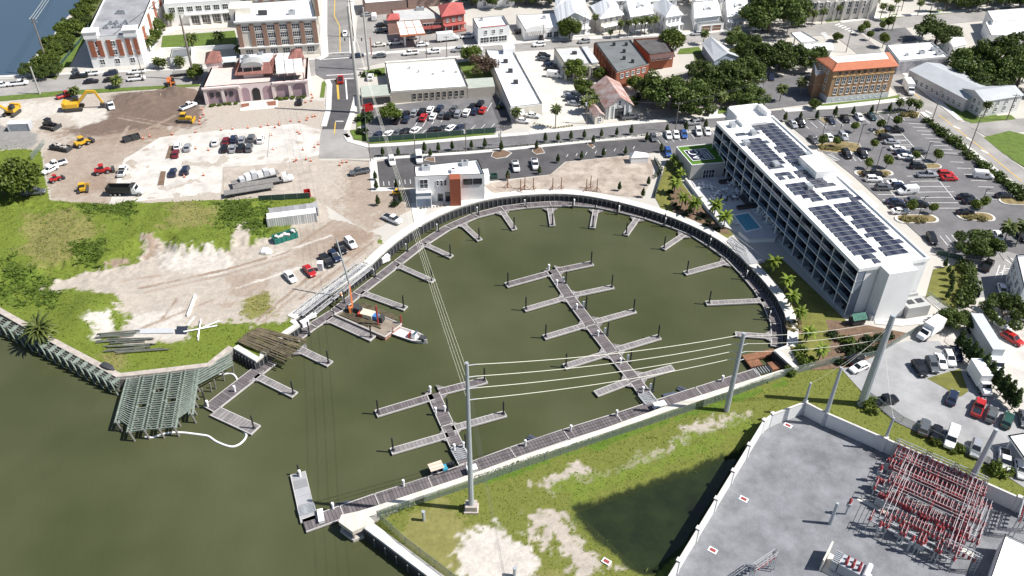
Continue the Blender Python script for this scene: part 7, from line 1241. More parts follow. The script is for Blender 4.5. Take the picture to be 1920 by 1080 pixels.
cars('beside the conifer hedge of the limerock yard', 'cars in the limerock yard', (5,-13), [(S,'navy',(1784,750)),(K,'red',(1832,769)),(U,'grey',(1857,782)),(U,'green',(1886,793))]); cars('on the concrete yard at the right edge', 'cars on the concrete yard', (10,6), [(U,'white',(1874,612)),(U,'red',(1896,640)),(S,'white',(1914,597)),(K,'black',(1850,502),(6,-9)),(S,'white',(1878,548),(3,9))])
cars('on the sand beside the quay', 'cars on the quay sand', (8,9), [(S,'white',(545,523)),(S,'red',(581,512)),(K,'black',(614,493)),(U,'navy',(628,485)),(S,'black',(640,470)),(U,'white',(658,460))]); cars('on the sandy track above the quay', 'cars on the sandy track', (10,2), [(K,'grey',(675,326),(-10,2)),(K,'white',(736,415),(12,5))])
# trucks
def boxtruck(px, v, label, L=7.5, col='white', cabm='white', boxh=3.4):
    p = P(*px); t = thing('box_truck', label, 'truck', (p.x,p.y,0.11), heading(px, v)); f = L/2; b = MB(); loft(b, [(f-2.3,.5,2.3,1.0),(f-1.5,.5,2.4,1.0),(f-1.0,.5,1.6,1.0),(f-.2,.5,1.4,.95),(f,.55,1.1,.85)]); b.build('cab', PAINTS[cabm], t); g = MB(); frustum(g, f-1.5, f-.98, .9, 1.6, f-1.55, f-1.42, .85, 2.32); g.build('windscreen', CGLASS, t)
    MB().box(-f,-1.15,.75,f-2.4,1.15,boxh).build('cargo_box', WHITE if col == 'white' else PAINTS[col], t); MB().box(-f,-1.0,.5,f-.5,1.0,.72).build('chassis', DARKSTEEL, t)
    for x in (-f+1.3, f-1.2):
        for s in (-1,1): w = link('wheel', WHEEL, t, (x,s*.95,.45), sc=1.3); link('rim', RIMM, w)
    return t
boxtruck((840,77),(10,-1),'white box truck on the filling station forecourt',8.5); boxtruck((1702,172),(5,8),'white box truck on the diagonal road beside the tan brick block',8); boxtruck((1740,628),(-12,8),'white box truck parked in the limerock yard below the hotel',7.2); boxtruck((1834,722),(8,13),'white box truck with open front in the limerock yard',7.5,'white','white',3.8)
p = (1848,662); t = boxtruck((1864,690),(7,13),'white semi tractor at the end of the long trailer',5.0,'white','white',2.2); q = P(1842,652); t = thing('semi_trailer', 'long pale blue grey box trailer on the concrete yard', 'trailer', (q.x,q.y,.11), heading((1842,652),(9,15))); MB().box(-6.6,-1.25,1.1,5.2,1.25,4.0).build('box', mat('pale trailer side',(0.50,0.54,0.57),0.5,0.05,0.5), t); MB().box(-6.4,-.5,.7,5,.5,1.08).build('chassis', DARKSTEEL, t)
for x in (-5.6,-4.6):
    for s in (-1,1): link('wheel', WHEEL, t, (x,s*1.05,.45), sc=1.3)
def dump(px, v):
    p = P(*px); t = thing('dump_truck', 'dump truck with black tipper body and white cab on the concrete lot', 'truck', (p.x,p.y,.11), heading(px, v)); b = MB(); loft(b, [(2.0,.6,2.6,1.1),(3.0,.6,2.7,1.1),(3.3,.6,1.8,1.1),(4.6,.6,1.7,1.0),(4.8,.7,1.3,.9)]); b.build('cab', PAINTS['white'], t); g = MB(); frustum(g, 3.0,3.35,1.0,1.8,2.95,3.05,.95,2.6); g.build('windscreen', CGLASS, t); k = MB(); k.box(-4.6,-1.25,1.1,1.8,1.25,1.3); k.box(-4.6,-1.25,1.3,1.8,-1.1,2.7); k.box(-4.6,1.1,1.3,1.8,1.25,2.7); k.box(1.65,-1.1,1.3,1.8,1.1,3.0); k.box(-4.6,-1.1,1.3,-4.45,1.1,2.6); k.box(1.8,-1.2,2.8,2.8,1.2,3.0); k.build('tipper_body', mat('black tipper',(0.03,0.03,0.03),0.6,0.2,1), t); MB().box(-4.4,-.5,.6,4.4,.5,1.08).build('chassis', DARKSTEEL, t)
    for x in (-3.6,-2.4,-1.2,3.8):
        for s in (-1,1): w = link('wheel', WHEEL, t, (x,s*1.0,.5), sc=1.4); link('rim', RIMM, w)
dump((237,365),(12,0))
def flatbed(px, v, L, label, load=None, cab=False):
    p = P(*px); t = thing('flatbed_trailer', label, 'trailer', (p.x,p.y,.11), heading(px, v)); f = L/2; MB().box(-f,-1.2,1.0,f,1.2,1.2).build('bed', mat('grey trailer deck',(0.20,0.19,0.18),0.9,0.2,1), t); MB().box(-f+.3,-.5,.6,f-.3,.5,.98).build('chassis', DARKSTEEL, t)
    for x in (-f+1.2,-f+2.3):
        for s in (-1,1): link('wheel', WHEEL, t, (x,s*1.0,.45), sc=1.3)
    if load:
        for i in range(load): MB().box(-f+2.2+i*(L-3)/load,-.95,1.2,-f+2.2+(i+.85)*(L-3)/load,.95,2.1+(i*37%5)*.25).build('load_crate', WHITE if i%2 else ROOFG, t)
    if cab: b = MB(); loft(b, [(f+.3,.6,2.5,1.1),(f+1.4,.6,2.7,1.1),(f+1.8,.6,1.7,1.1),(f+3.0,.6,1.6,1.0),(f+3.2,.7,1.2,.9)]); b.build('cab', PAINTS['white'], t); g = MB(); frustum(g, f+1.4,f+1.85,1.0,1.75,f+1.35,f+1.45,.95,2.6); g.build('windscreen', CGLASS, t)
    return t
flatbed((480,340),(12,-3),13,'flatbed trailer loaded with white crates beside the sandy track',6); flatbed((484,350),(12,-2),13,'long empty flatbed trailer with white tractor unit',None,True); flatbed((468,362),(12,-2),13,'lower empty flatbed trailer at the edge of the grass'); flatbed((347,141),(10,-1),8,'dark low trailer on the west avenue')
# construction plant
TRACK = mat('steel track',(0.06,0.055,0.05),0.8,0.2,1)
def plant(kind, px, v, label, col='yellow', sc=1.0, name=None):
    p = P(*px); m = PAINTS[col] if col != 'orange' else MATS['orange crane paint']; t = thing(name or kind, label, 'machine', (p.x,p.y,.05), heading(px, v), None, sc)
    if kind in ('excavator','bulldozer','track_loader'):
        for s in (-1,1): b = MB(); loft(b, [(-1.9,.35,.75,.3),(-1.6,.05,.95,.3),(1.6,.05,.95,.3),(1.9,.35,.75,.3)]); b.build('track', TRACK, t, (0,s*1.15,0))
    else:
        for x in (-1.4,1.4):
            for s in (-1,1): w = link('wheel', WHEEL, t, (x,s*.95,.6), sc=1.75); link('rim', RIMM, w)
    if kind == 'excavator':
        MB().box(-2.2,-1.3,1.0,1.0,1.3,1.9).build('house', m, t); MB().box(-0.2,0.35,1.9,1.1,1.3,2.9).build('cab', CGLASS, t); MB().box(-2.4,-1.3,1.1,-1.7,1.3,2.2).build('counterweight', m, t); MB().beam((0.9,-.2,1.6),(3.6,-.2,4.4),.45,.55).build('boom', m, t); MB().beam((3.6,-.2,4.4),(5.2,-.2,4.2),.4,.5).build('boom_knee', m, t); MB().beam((5.2,-.2,4.3),(6.3,-.2,1.2),.35,.45).build('stick', m, t); MB().box(5.7,-.7,.2,6.6,.3,1.2).build('bucket', DARKSTEEL, t); MB().beam((1.4,-.2,1.6),(3.4,-.2,3.6),.16,.16).build('ram', STEEL, t)
    elif kind in ('bulldozer','track_loader'):
        MB().box(-1.7,-.75,.8,.5,.75,1.6).build('house', m, t); MB().box(.4,-.6,.8,1.9,.6,1.55).build('bonnet', m, t); MB().box(-.9,-.7,1.6,.4,.7,2.6).build('cab', CGLASS, t); MB().box(-1.0,-.8,2.6,.5,.8,2.7).build('cab_roof', m, t); MB().box(2.4,-1.6,.1,2.6,1.6,1.1).build('blade', m if kind == 'bulldozer' else DARKSTEEL, t)
        for s in (-1,1): MB().beam((.5,s*1.3,.6),(2.4,s*1.3,.5),.16,.2).build('push_arm', m, t)
    else:
        MB().box(-2.0,-.8,.8,.4,.8,1.7).build('house', m, t); MB().box(-.6,-.7,1.7,.6,.7,2.7).build('cab', CGLASS, t); MB().box(-.7,-.8,2.7,.7,.8,2.8).build('cab_roof', m, t); MB().box(.4,-.5,.7,2.0,.5,1.3).build('front_frame', m, t); MB().box(2.6,-1.3,.3,3.4,1.3,1.1).build('bucket', DARKSTEEL if kind != 'roller' else m, t)
        for s in (-1,1): MB().beam((1.2,s*.6,1.3),(2.7,s*.6,.7),.16,.22).build('lift_arm', m, t)
plant('excavator',(142,206),(12,-1),'yellow tracked excavator reaching over the dug soil',sc=1.35); plant('excavator',(24,215),(-8,6),'yellow excavator at the left edge of the site',sc=1.2); plant('wheel_loader',(155,273),(10,-4),'yellow wheel loader at the end of the brown track'); plant('bulldozer',(157,358),(1,-9),'small yellow bulldozer above the grass edge',sc=.9); plant('bulldozer',(348,228),(12,0),'yellow grader beside the orange cones',sc=1.05); plant('track_loader',(95,240),(10,2),'black tracked loader beside the blue grey container','black',1.1); plant('excavator',(322,160),(2,8),'orange drilling excavator in the deep dig','orange',.9); plant('wheel_loader',(193,325),(10,-2),'red telehandler on the sand','red',.95); plant('wheel_loader',(105,340),(8,-3),'small red machine beside the big bush','red',.7); plant('wheel_loader',(745,366),(8,0),'small yellow loader left of the white office','yellow',.65)
def skip(px, v, size, label, m, name='skip', fill=None, cat='container', lid=False):
    p = P(*px); t = thing(name, label, cat, (p.x,p.y,.05), heading(px, v)); L, W, H = size; b = MB(); b.box(-L/2,-W/2,0,L/2,W/2,.15); b.box(-L/2,-W/2,.15,L/2,-W/2+.1,H); b.box(-L/2,W/2-.1,.15,L/2,W/2,H); b.box(-L/2,-W/2+.1,.15,-L/2+.1,W/2-.1,H); b.box(L/2-.1,-W/2+.1,.15,L/2,W/2-.1,H); b.build('tub', m, t)
    for i in range(5): x = -L/2+L*(i+.5)/5; MB().box(x-.06,-W/2-.08,.1,x+.06,-W/2,H-.05).build('side_rib', m, t)
    if fill:
        for i in range(9): MB().cbox((random.uniform(-L/2+.6,L/2-.6),random.uniform(-W/2+.4,W/2-.4),H-.15+random.uniform(0,.3)),(random.uniform(.5,1.4),random.uniform(.3,.8),.4),random.uniform(0,3)).build('debris', random.choice(fill), t)
    return t
skip((535,449),(12,-4),(6.0,2.3,1.7),'green and blue skip heaped with debris',mat('green skip',(0.02,0.16,0.13),0.6,0.15,1),fill=[WOODOLD,CREAM,ROOFG,PALEPINK]); skip((240,265),(10,-3),(2.4,1.6,1.5),'dark grey bin, left of a pair on the site',DARKSTEEL,'bin',cat='bin'); skip((255,261),(10,-3),(2.4,1.6,1.5),'dark grey bin, right of a pair on the site',DARKSTEEL,'bin',cat='bin'); skip((115,281),(12,2),(6,2.3,1.3),'long dark skip of rubble at the site edge',DARKSTEEL,fill=[OLDCONC,CONC,WOODOLD]); skip((690,207),(8,-2),(3,1.8,1.8),'red skip at the shop car park corner',PAINTS['red'])
skip((577,367),(2,8),(2,1.6,1.5),'small red bin at the end of the screen fence',PAINTS['red'],'bin',cat='bin'); skip((926,334),(8,-1),(1.8,1.3,1.2),'dark green bin beside the white office',PAINTS['green'],'bin',cat='bin')
CORR = stripes('white corrugated steel',(0.60,0.60,0.59),(0.36,0.36,0.36),0.55,0,0.35,0.6,0.06); CORRG = stripes('grey corrugated roof',(0.30,0.30,0.31),(0.18,0.18,0.19),1.6,0,0.06,0.7,0.1)
def container(px, v, size, label, m, top):
    p = P(*px); t = thing('shipping_container', label, 'container', (p.x,p.y,.05), heading(px, v)); L, W, H = size; MB().box(-L/2,-W/2,0,L/2,W/2,H).build('shell', m, t); MB().box(-L/2+.02,-W/2+.02,H,L/2-.02,W/2-.02,H+.06).build('roof_sheet', top, t)
    for s in (-1,1): MB().box(L/2,s*W/4-W/4+.06,.15,L/2+.06,s*W/4+W/4-.06,H-.1).build('door', ROOFG, t)
    for sx in (-1,1):
        for s in (-1,1): MB().box(sx*L/2-.12,s*W/2-.12,0,sx*L/2+.12,s*W/2+.12,H+.09).build('corner_post', ROOFG, t)
container((549,417),(12,-1.5),(12.2,2.5,2.7),'long white corrugated container by the sandy track',CORR,ROOFW); container((552,405),(12,-1.5),(12.2,2.5,2.4),'long grey roofed container behind the white one',mat('grey container',(0.25,0.25,0.25),0.7,0.1,1),CORRG); container((40,243),(12,-.5),(6,2.4,2.4),'blue grey container on the old asphalt',mat('blue grey container',(0.30,0.33,0.36),0.6,0.1,1),ROOFW)
t = thing('white_tent', 'small white block shed with a peaked top beside the hotel drive', 'shed', P(1197,303)); MB().box(-2.5,-1.2,0,2.5,1.2,2.0).build('wall', WHITE, t, (0,0,0), .1); MB().add([(-2.6,-1.3,2.0),(2.6,-1.3,2.0),(2.6,1.3,2.0),(-2.6,1.3,2.0),(-1.4,0,3.4)], [(0,1,4),(1,2,4),(2,3,4),(3,0,4)]).build('peaked_roof', WHITE, t, (0,0,0), .1)
# traffic cones and barrels
ORANGE = mat('cone orange',(0.75,0.13,0.03),0.6,0,1); cb = MB().box(-.3,-.3,0,.3,.3,.07).mesh('base', BLACK); cc = MB().tube((0,0,.07),(0,0,1.0),.24,8,.07).mesh('cone', ORANGE); cst = MB().tube((0,0,.5),(0,0,.68),.165,8,.13).mesh('reflective_band', WHITEP)
cones = [(268,261),(281,257),(323,253),(367,249),(415,245),(436,243),(465,241),(489,239),(503,236),(516,240),(523,233),(524,236),(562,229),(577,222),(575,226),(586,220),(591,219),(545,228),(510,256),(558,249),(562,252),(568,282),(590,277),(597,272),(552,304),(556,301),(574,300),(583,303),(382,216),(376,222),(374,228),(375,234),(379,207),(584,178),(586,184),(584,190),(642,306),(637,311),(650,305),(391,283),(367,280),(382,330),(346,333),(512,282),(573,193)]
for i, q in enumerate(sorted(cones)):
    p = P(*q); t = thing('traffic_cone', f'orange traffic cone, {ordinal(i+1)} from the left on the sandy lots', 'traffic cone', (p.x,p.y,.12), 0, 'orange cones on the sandy lots'); link('base', cb, t); link('cone', cc, t); link('reflective_band', cst, t)
# people at work
SKINM = mat('skin',(0.42,0.27,0.19),0.7,0.05,1); TROUS = mat('work trousers',(0.04,0.05,0.08),0.9,0.1,1); VEST = mat('high visibility vest',(0.72,0.26,0.03),0.8,0.05,1)
def person(px, rz, label, z=0.1, stride=.16, vest=VEST):
    p = P(*px, z); t = thing('person', label, 'person', (p.x,p.y,z), rz); J = [((0,0,.95),.16),((0,0,1.2),.17),((0,0,1.42),.16),((0,0,1.53),.06),((.02,0,1.62),.095),((.02,0,1.74),.085),((0,.2,1.4),.075),((.06,.27,1.14),.055),((.2,.25,.93),.045),((0,-.2,1.4),.075),((.04,-.27,1.14),.055),((.12,-.27,.9),.045),((.0,.1,.88),.11),((stride*.6,.11,.5),.075),((stride*.5,.11,.08),.05),((stride*.5+.16,.12,.05),.04),((0,-.1,.88),.11),((-stride*.1,-.11,.5),.075),((-stride,-.11,.08),.05),((-stride+.16,-.12,.05),.04)]
    E_ = [(0,1),(1,2),(2,3),(3,4),(4,5),(2,6),(6,7),(7,8),(2,9),(9,10),(10,11),(0,12),(12,13),(13,14),(14,15),(0,16),(16,17),(17,18),(18,19)]
    me = bpy.data.meshes.new('body'); me.from_pydata([j[0] for j in J], E_, []); o = bpy.data.objects.new('body', me); COL.objects.link(o); me.skin_vertices.new() if hasattr(me.skin_vertices,'new') and not me.skin_vertices else None
    md = o.modifiers.new('skin','SKIN'); o.modifiers.new('sub','SUBSURF').levels = 1
    if me.skin_vertices:
        for i, j in enumerate(J): me.skin_vertices[0].data[i].radius = (j[1], j[1])
        me.skin_vertices[0].data[0].use_root = True
    dg = bpy.context.evaluated_depsgraph_get(); m2 = bpy.data.meshes.new_from_object(o.evaluated_get(dg)); bpy.data.objects.remove(o); m2.materials.clear()
    for m in (SKINM, TROUS, vest): m2.materials.append(m)
    for f in m2.polygons: c = f.center; f.material_index = 1 if c.z < .98 and abs(c.y) < .22 else (2 if c.z < 1.5 and not (abs(c.y) > .2 and c.z < 1.2) else 0); f.use_smooth = True
    link('body', m2, t); MB().tube((.02,0,1.74),(.02,0,1.86),.13,8,.09).build('hard_hat', WHITEP, t); return t
person((641,560),2.2,'person in orange vest standing on the boardwalk behind the barge',ZD); person((310,182),.5,'person in orange vest walking in the dug soil',.3); person((303,186),3.5,'person in yellow vest standing in the dug soil',.3,.05,mat('yellow vest',(0.6,0.62,0.05),0.8,0,1)); person((1632,250),1.0,'person in white walking past a car park island',.14,.2,WHITEP)
# ================================================================== POLES, WIRES, FENCES, ELECTRICAL YARD
FPOSTD = mat('dark insulated cable',(0.12,0.12,0.12),0.7,0,1); GALV = mat('weathered galvanised pole',(0.40,0.43,0.46),0.55,0.06,0.5,metal=0.2)
PT = {}
def pole(key, px, hh, r, label, m=POLEWOOD, arms=0, name='utility_pole', r2=None, can=0, z0=0.0, cat='utility pole'):
    p = P(*px); t = thing(name, label, cat, (p.x,p.y,z0)); MB().tube((0,0,-.5),(0,0,hh),r,10,r2 or r*.62).build('shaft', m, t); PT[key] = (p, hh)
    for i in range(arms): MB().beam((-1.1,0.25*i,hh-.5-i*1.1),(1.1,0.25*i,hh-.5-i*1.1),.12,.14).build('cross_arm', POLEWOOD if m is POLEWOOD else STEEL, t)
    for i in range(arms):
        for s in (-1,0,1): MB().tube((s,0.25*i,hh-.42-i*1.1),(s,0.25*i,hh-.2-i*1.1),.07,6).build('insulator', WHITEP, t)
    for i in range(can): MB().tube((.45*(1 if i%2 else -1),-.2,hh-3.4),(.45*(1 if i%2 else -1),-.2,hh-2.3),.28,8).build('transformer', ROOFG, t)
    return t
t = pole('c', (884,955), 34.2, .5, 'tall grey power pole in the centre foreground on a concrete base', GALV, r2=.27); MB().box(-1.0,-.85,0,1.0,.85,1.5).build('footing', OLDCONC, t); MB().box(-1.25,-1.1,0,1.25,1.1,.4).build('footing_slab', OLDCONC, t)
for z in (33.6,31.2,28.8,26.4):
    for s in (1,): MB().tube((0,0,z),(1.5,.2,z+.1),.09,6).build('insulator_arm', ROOFG, t)
t = pole('r', (1362,770), 19.9, .55, 'grey power pole rising over the straight seawall corner', GALV, r2=.33)
for z in (18.8,16.9,15.0,13.1):
    for s in (-1,1): MB().tube((0,0,z),(s*1.2,.3,z+.2),.08,6).build('insulator_arm', ROOFG, t)
pole('b', (1615,758), 22.7, .85, 'thickest grey power pole at the edge of the limerock yard', GALV, r2=.5); pole('y1', (1542,797), 15.0, .5, 'grey pole inside the electrical yard wall, the taller of two', GALV, r2=.25); pole('y2', (1502,778), 8.6, .36, 'short grey pole at the sharp corner of the yard wall', GALV, r2=.2); pole('y3', (1652,843), 8.5, .36, 'short grey pole inside the upper yard wall', GALV, r2=.2); pole('y4', (1812,916), 15.2, .6, 'grey pole rising beside the red switch frames', GALV, r2=.35); pole('y5', (1556,983), 5.6, .35, 'stub of grey pole left of the red switch frames', GALV, r2=.25)
pole('w1', (92,128), 17.6, .32, 'leaning timber pole on the river bank', POLEWOOD, 2); pole('w2', (75,177), 9.5, .34, 'stout grey timber pole at the left end of the avenue', POLECONC); pole('w3', (365,150), 22.2, .42, 'tall timber pole before the courtyard', POLEWOOD, 0); pole('m', (674,212), 34.0, .62, 'very tall concrete pole at the main street corner', POLECONC, r2=.32); pole('m2', (692,132), 22.0, .4, 'tall pole behind the main street corner', POLECONC, r2=.28); pole('m3', (663,70), 14, .3, 'timber pole along the main street', POLEWOOD, 1)
hs = [((695,303),9.5),((779,292),8.5),((874,285),9.5),((939,273),6.5),((1099,232),9.5),((1266,246),9.5),((1423,200),9.5),((1642,213),9.5),((1746,231),11.0)]
for i, (q, hh) in enumerate(hs): pole('h%d'%i, q, hh, .16, f'timber pole, {ordinal(i+1)} from the left along the harbour street', POLEWOOD, 1, can=1 if i in (2,3,4,6) else 0)
for k, q, hh, l in [('d1',(1812,293),13.5,'timber pole beside the diagonal road hedge'),('d2',(1887,226),9.0,'pole before the white warehouse gable'),('d3',(1586,98),9.0,'timber pole above the orange tiled roof'),('d4',(1473,76),9.5,'pale pole beside the white canopy'),('d5',(1672,58),10.0,'pole at the corner car park'),('d6',(1095,68),9.0,'timber pole before the white houses'),('d7',(838,108),8.0,'thin pole on the east avenue'),('d8',(1018,85),8.0,'thin pole behind the long white building'),('d9',(800,110),7.0,'thin flag pole on the east avenue'),('s1',(270,152),11,'thin pole in the verge of the west avenue')]: pole(k, q, hh, .17, l, POLEWOOD, 1)
def wire(a, za, c, zc, sag, r=.05, t=None, off=(0,0)):
    wm_ = WIRE if r > .0155 else FPOSTD
    A_ = Vector((a[0]+off[0],a[1]+off[1],za)); B_ = Vector((c[0]+off[0],c[1]+off[1],zc)); n = 14; pts = [A_.lerp(B_, i/n)-Vector((0,0,sag*4*(i/n)*(1-i/n)))-A_ for i in range(n+1)]; MB().path(pts, r, 4).build('conductor', wm_, t, A_-t.location)
def span(label, pairs, r=.05):
    t = thing('power_line', label, 'power line', (0,0,0))
    for a, za, c, zc, sag in pairs: wire(a, za, c, zc, sag, r, t)
c_, r_, b_, m_ = PT['c'][0], PT['r'][0], PT['b'][0], PT['m'][0]
span('four pale wires sweeping across the basin to the seawall pole', [((c_.x+1.5,c_.y+.2),33.7-2.4*i,(r_.x-1.2,r_.y+.3),19.0-1.9*i,1.0) for i in range(4)], .045); span('wires from the seawall pole to the thick yard pole', [((r_.x+1.2,r_.y+.3),19.0-1.9*i,(b_.x,b_.y),21.5-2.2*i,.9) for i in range(3)], .04)
span('wires running from the centre pole up to the main street pole', [((c_.x-.2,c_.y),33.4-2.2*i,(m_.x+.3*i,m_.y),33.0-2.0*i,3.2) for i in range(4)], .019); span('wires dropping from the centre pole towards the viewer', [((c_.x,c_.y),33.0-2.2*i,(9.0+.5*i,8.0),31.0-2.2*i,1.5) for i in range(4)], .014)
span('street wires along the harbour street', [((PT['h%d'%i][0].x+s,PT['h%d'%i][0].y),PT['h%d'%i][1]-.25,(PT['h%d'%(i+1)][0].x+s,PT['h%d'%(i+1)][0].y),PT['h%d'%(i+1)][1]-.25,.7) for i in range(8) for s in (-1,0,1)], .014); span('wires from the short yard poles to the thick yard pole', [((PT[k][0].x,PT[k][0].y),PT[k][1]-.2,(b_.x,b_.y),20-i*1.5,.6) for i, k in enumerate(('y1','y2','y3'))], .018)
span('wires over the river bank at the upper left', [((PT['w1'][0].x+s,PT['w1'][0].y),17.2,(P(160,-20).x+s,P(160,-20).y),16,1) for s in (-1,0,1)], .04)
lampposts = [((1659,247),6.0),((1607,277),7.5),((1641,321),7.5),((1730,312),7.5),((1721,409),6.5),((1575,246),5.5),((1541,258),5.0),((1836,392),6.0)]
for i, (q, hh) in enumerate(sorted(lampposts)):
    p = P(*q); t = thing('lamp_post', f'slender black lamp post, {ordinal(i+1)} from the left in the hotel car park', 'lamp post', (p.x,p.y,.1), 0, 'car park lamp posts'); MB().tube((0,0,0),(0,0,hh),.09,6).build('shaft', DARKSTEEL, t); MB().tube((0,0,0),(0,0,.6),.22,8).build('footing', CONC2, t); MB().box(0,-.12,hh-.1,.9,.12,hh+.05).build('lamp_head', DARKSTEEL, t)
# fences
def meshmat(name, col, a):
    m = bpy.data.materials.new(name); m.use_nodes = True; n = m.node_tree.nodes; l = m.node_tree.links; b = n['Principled BSDF']; b.inputs['Base Color'].default_value = (*col,1); b.inputs['Roughness'].default_value = .6; tr = n.new('ShaderNodeBsdfTransparent'); mx = n.new('ShaderNodeMixShader'); mx.inputs[0].default_value = a; l.new(tr.outputs[0], mx.inputs[1]); l.new(b.outputs[0], mx.inputs[2]); l.new(mx.outputs[0], n['Material Output'].inputs['Surface']); return m
FPOST = mat('dull fence post',(0.20,0.22,0.21),0.6,0.1,1); CHAIN = meshmat('chain link mesh',(0.22,0.27,0.24),.34); SCREEN = meshmat('green screen mesh',(0.03,0.07,0.06),.88)
def fence(px, label, hh=1.9, step=3.0, m=CHAIN, pm=FPOST, name='chain_link_fence', rail=True):
    W_ = [Vector((p.x,p.y)) for p in PP(px)]; t = thing(name, label, 'fence', (W_[0].x,W_[0].y,0)); o = W_[0]; po = MB().tube((0,0,0),(0,0,hh+.08),.05,5).mesh('post', pm)
    for a, c in zip(W_, W_[1:]):
        L = (c-a).length; n = max(1, round(L/step)); ang = math.atan2((c-a).y,(c-a).x); pn = MB().box(0,-.012,.05,L/n-.06,.012,hh-.03).mesh('mesh_panel', m); rl = MB().tube((0,0,hh),(L/n,0,hh),.035,5).mesh('top_rail', pm)
        for i in range(n):
            q = a.lerp(c, i/n)-o; link('post', po, t, (q.x,q.y,0)); link('mesh_panel', pn, t, (q.x,q.y,0), ang)
            if rail: link('top_rail', rl, t, (q.x,q.y,0), ang)
fence([(1572,680),(1470,706),(1362,748),(1247,787),(1110,833),(960,885),(880,914),(708,972)], 'long chain link fence along the grass behind the straight seawall', 2.0); fence([(708,972),(760,1020),(845,1085),(960,1180)], 'chain link fence along the white wall at the bottom edge', 2.0); fence([(690,268),(800,260),(930,249)], 'dark green screened fence below the shop car park', 1.9, 3.5, SCREEN); fence([(688,266),(684,206)], 'dark screened fence at the side of the shop car park', 1.9, 3.5, SCREEN)
fence([(486,378),(582,372)], 'dark screened fence at the edge of the sandy track', 1.8, 3, SCREEN); fence([(1622,742),(1690,792),(1850,868),(1935,905)], 'chain link fence along the limerock yard', 1.6, 3.5); fence([(1738,556),(1782,588),(1700,632),(1640,668),(1578,680)], 'chain link fence below the hotel service path', 1.5, 3); fence([(1755,478),(1800,488),(1835,560)], 'dark fence behind the hotel end lawn', 1.5, 3, SCREEN); fence([(60,300),(85,270)], 'pale chain link fence at the left of the site', 1.8, 3); fence([(1228,372),(1240,332),(1226,300)], 'dark low fence beside the pool lawn', 1.3, 2.5, SCREEN); fence([(110,128),(150,80),(180,30),(192,8)], 'dark fence along the river path', 1.2, 3, SCREEN)
# yard wall: panels, pilasters, coping
YW = mat('white yard wall',(0.66,0.66,0.65),0.85,0.06,0.4); YWC = mat('yard wall coping',(0.56,0.54,0.52),0.85,0.08,0.8)
def yardwall(px, label, hh=3.3):
    W_ = [Vector((p.x,p.y)) for p in PP(px)]; o = W_[0]; t = thing('yard_wall', label, 'wall', (o.x,o.y,0))
    for a, c in zip(W_, W_[1:]):
        L = (c-a).length; n = max(1, round(L/7.5)); ang = math.atan2((c-a).y,(c-a).x); pn = MB().box(.3,-.14,-1.5,L/n-.3,.14,hh).mesh('wall_panel', YW); cp = MB().box(.3,-.2,hh,L/n-.3,.2,hh+.16).mesh('coping', YWC); pi = MB().box(-.3,-.3,-1.5,.3,.3,hh+.25).mesh('pilaster', YW); pc = MB().box(-.4,-.4,hh+.25,.4,.4,hh+.45).mesh('pilaster_cap', YWC)
        for i in range(n):
            q = a.lerp(c, i/n)-o; link('wall_panel', pn, t, (q.x,q.y,0), ang); link('coping', cp, t, (q.x,q.y,0), ang); k = link('pilaster', pi, t, (q.x,q.y,0), ang); link('pilaster_cap', pc, k)
yardwall([(1268,1075),(1427,812),(1443,800),(1503,777)], 'white wall between the pond and the electrical yard'); yardwall([(1503,777),(1541,797),(1652,846),(1812,918),(1990,998)], 'white wall between the electrical yard and the limerock yard'); yardwall([(1130,1305),(1268,1075)], 'white wall of the electrical yard running off the bottom edge')
# electrical yard equipment
REDI = mat('red brown insulator',(0.32,0.06,0.065),0.4,0.1,2); BUS = mat('aluminium bus tube',(0.52,0.48,0.49),0.4,0.05,1); EQ = mat('pale grey equipment',(0.36,0.385,0.41),0.55,0.08,0.8)
_o = P(1718,948); _x = P(1812,917)-P(1541,797); YA = math.atan2(_x.y,_x.x); ex_ = Vector((math.cos(YA),math.sin(YA),0)); ey_ = Vector((ex_.y,-ex_.x,0))
KS, KV = 0.56, 0.8
def yp(u, v): return _o+ex_*(u*KS)+ey_*(v*KV)
ins = MB()
for i in range(4): ins.tube((0,0,i*.26),(0,0,i*.26+.17),.25,7,.15)
ins.tube((0,0,0),(0,0,1.08),.075,6); INS = ins.mesh('insulator', REDI); LEG = MB().box(-.08,-.08,0,.08,.08,1).mesh('leg', STEEL)
def stand_(u, v, label, w=3.4, hh=3.4, n=3, two=True, blades=True):
    p = yp(u, v); t = thing('disconnect_switch', label, 'switch', (p.x,p.y,.14), YA, 'switch stands of the electrical yard')
    for x in (-w/2, w/2):
        for y in ((-.7,.7) if two else (0,)): link('leg', LEG, t, (x,y,0), sc=(1.1,1.1,hh))
    for y in ((-.7,.7) if two else (0,)): MB().beam((-w/2-.4,y,hh),(w/2+.4,y,hh),.18,.2).build('beam', STEEL, t)
    for x in (-w/2,w/2): MB().beam((x,-.7,hh-.9),(x,.7,hh-.1),.07,.07).build('brace', STEEL, t)
    for i in range(n):
        x = -w/2+w*i/max(1,n-1)
        for y in ((-.7,.7) if two else (0,)): link('insulator', INS, t, (x,y,hh+.1))
        if blades: MB().tube((x,-1.0,hh+1.22),(x,1.0,hh+1.22),.036,6).build('blade', BUS, t)
    return t
k = 0
rows = [(-9.0,[-9.5,-5.2,0.2,4.6,9.6,13.6],3.0),(-4.4,[-9.8,-5.4,-0.5,4.0,8.6,13.2],3.8),(0.2,[-9.0,-4.6,0.4,5.0,9.4,13.4],4.2),(4.6,[-7.4,-2.6,2.2,7.0,11.4],3.6),(8.6,[-4.6,0.4,5.2,10.2],3.2)]
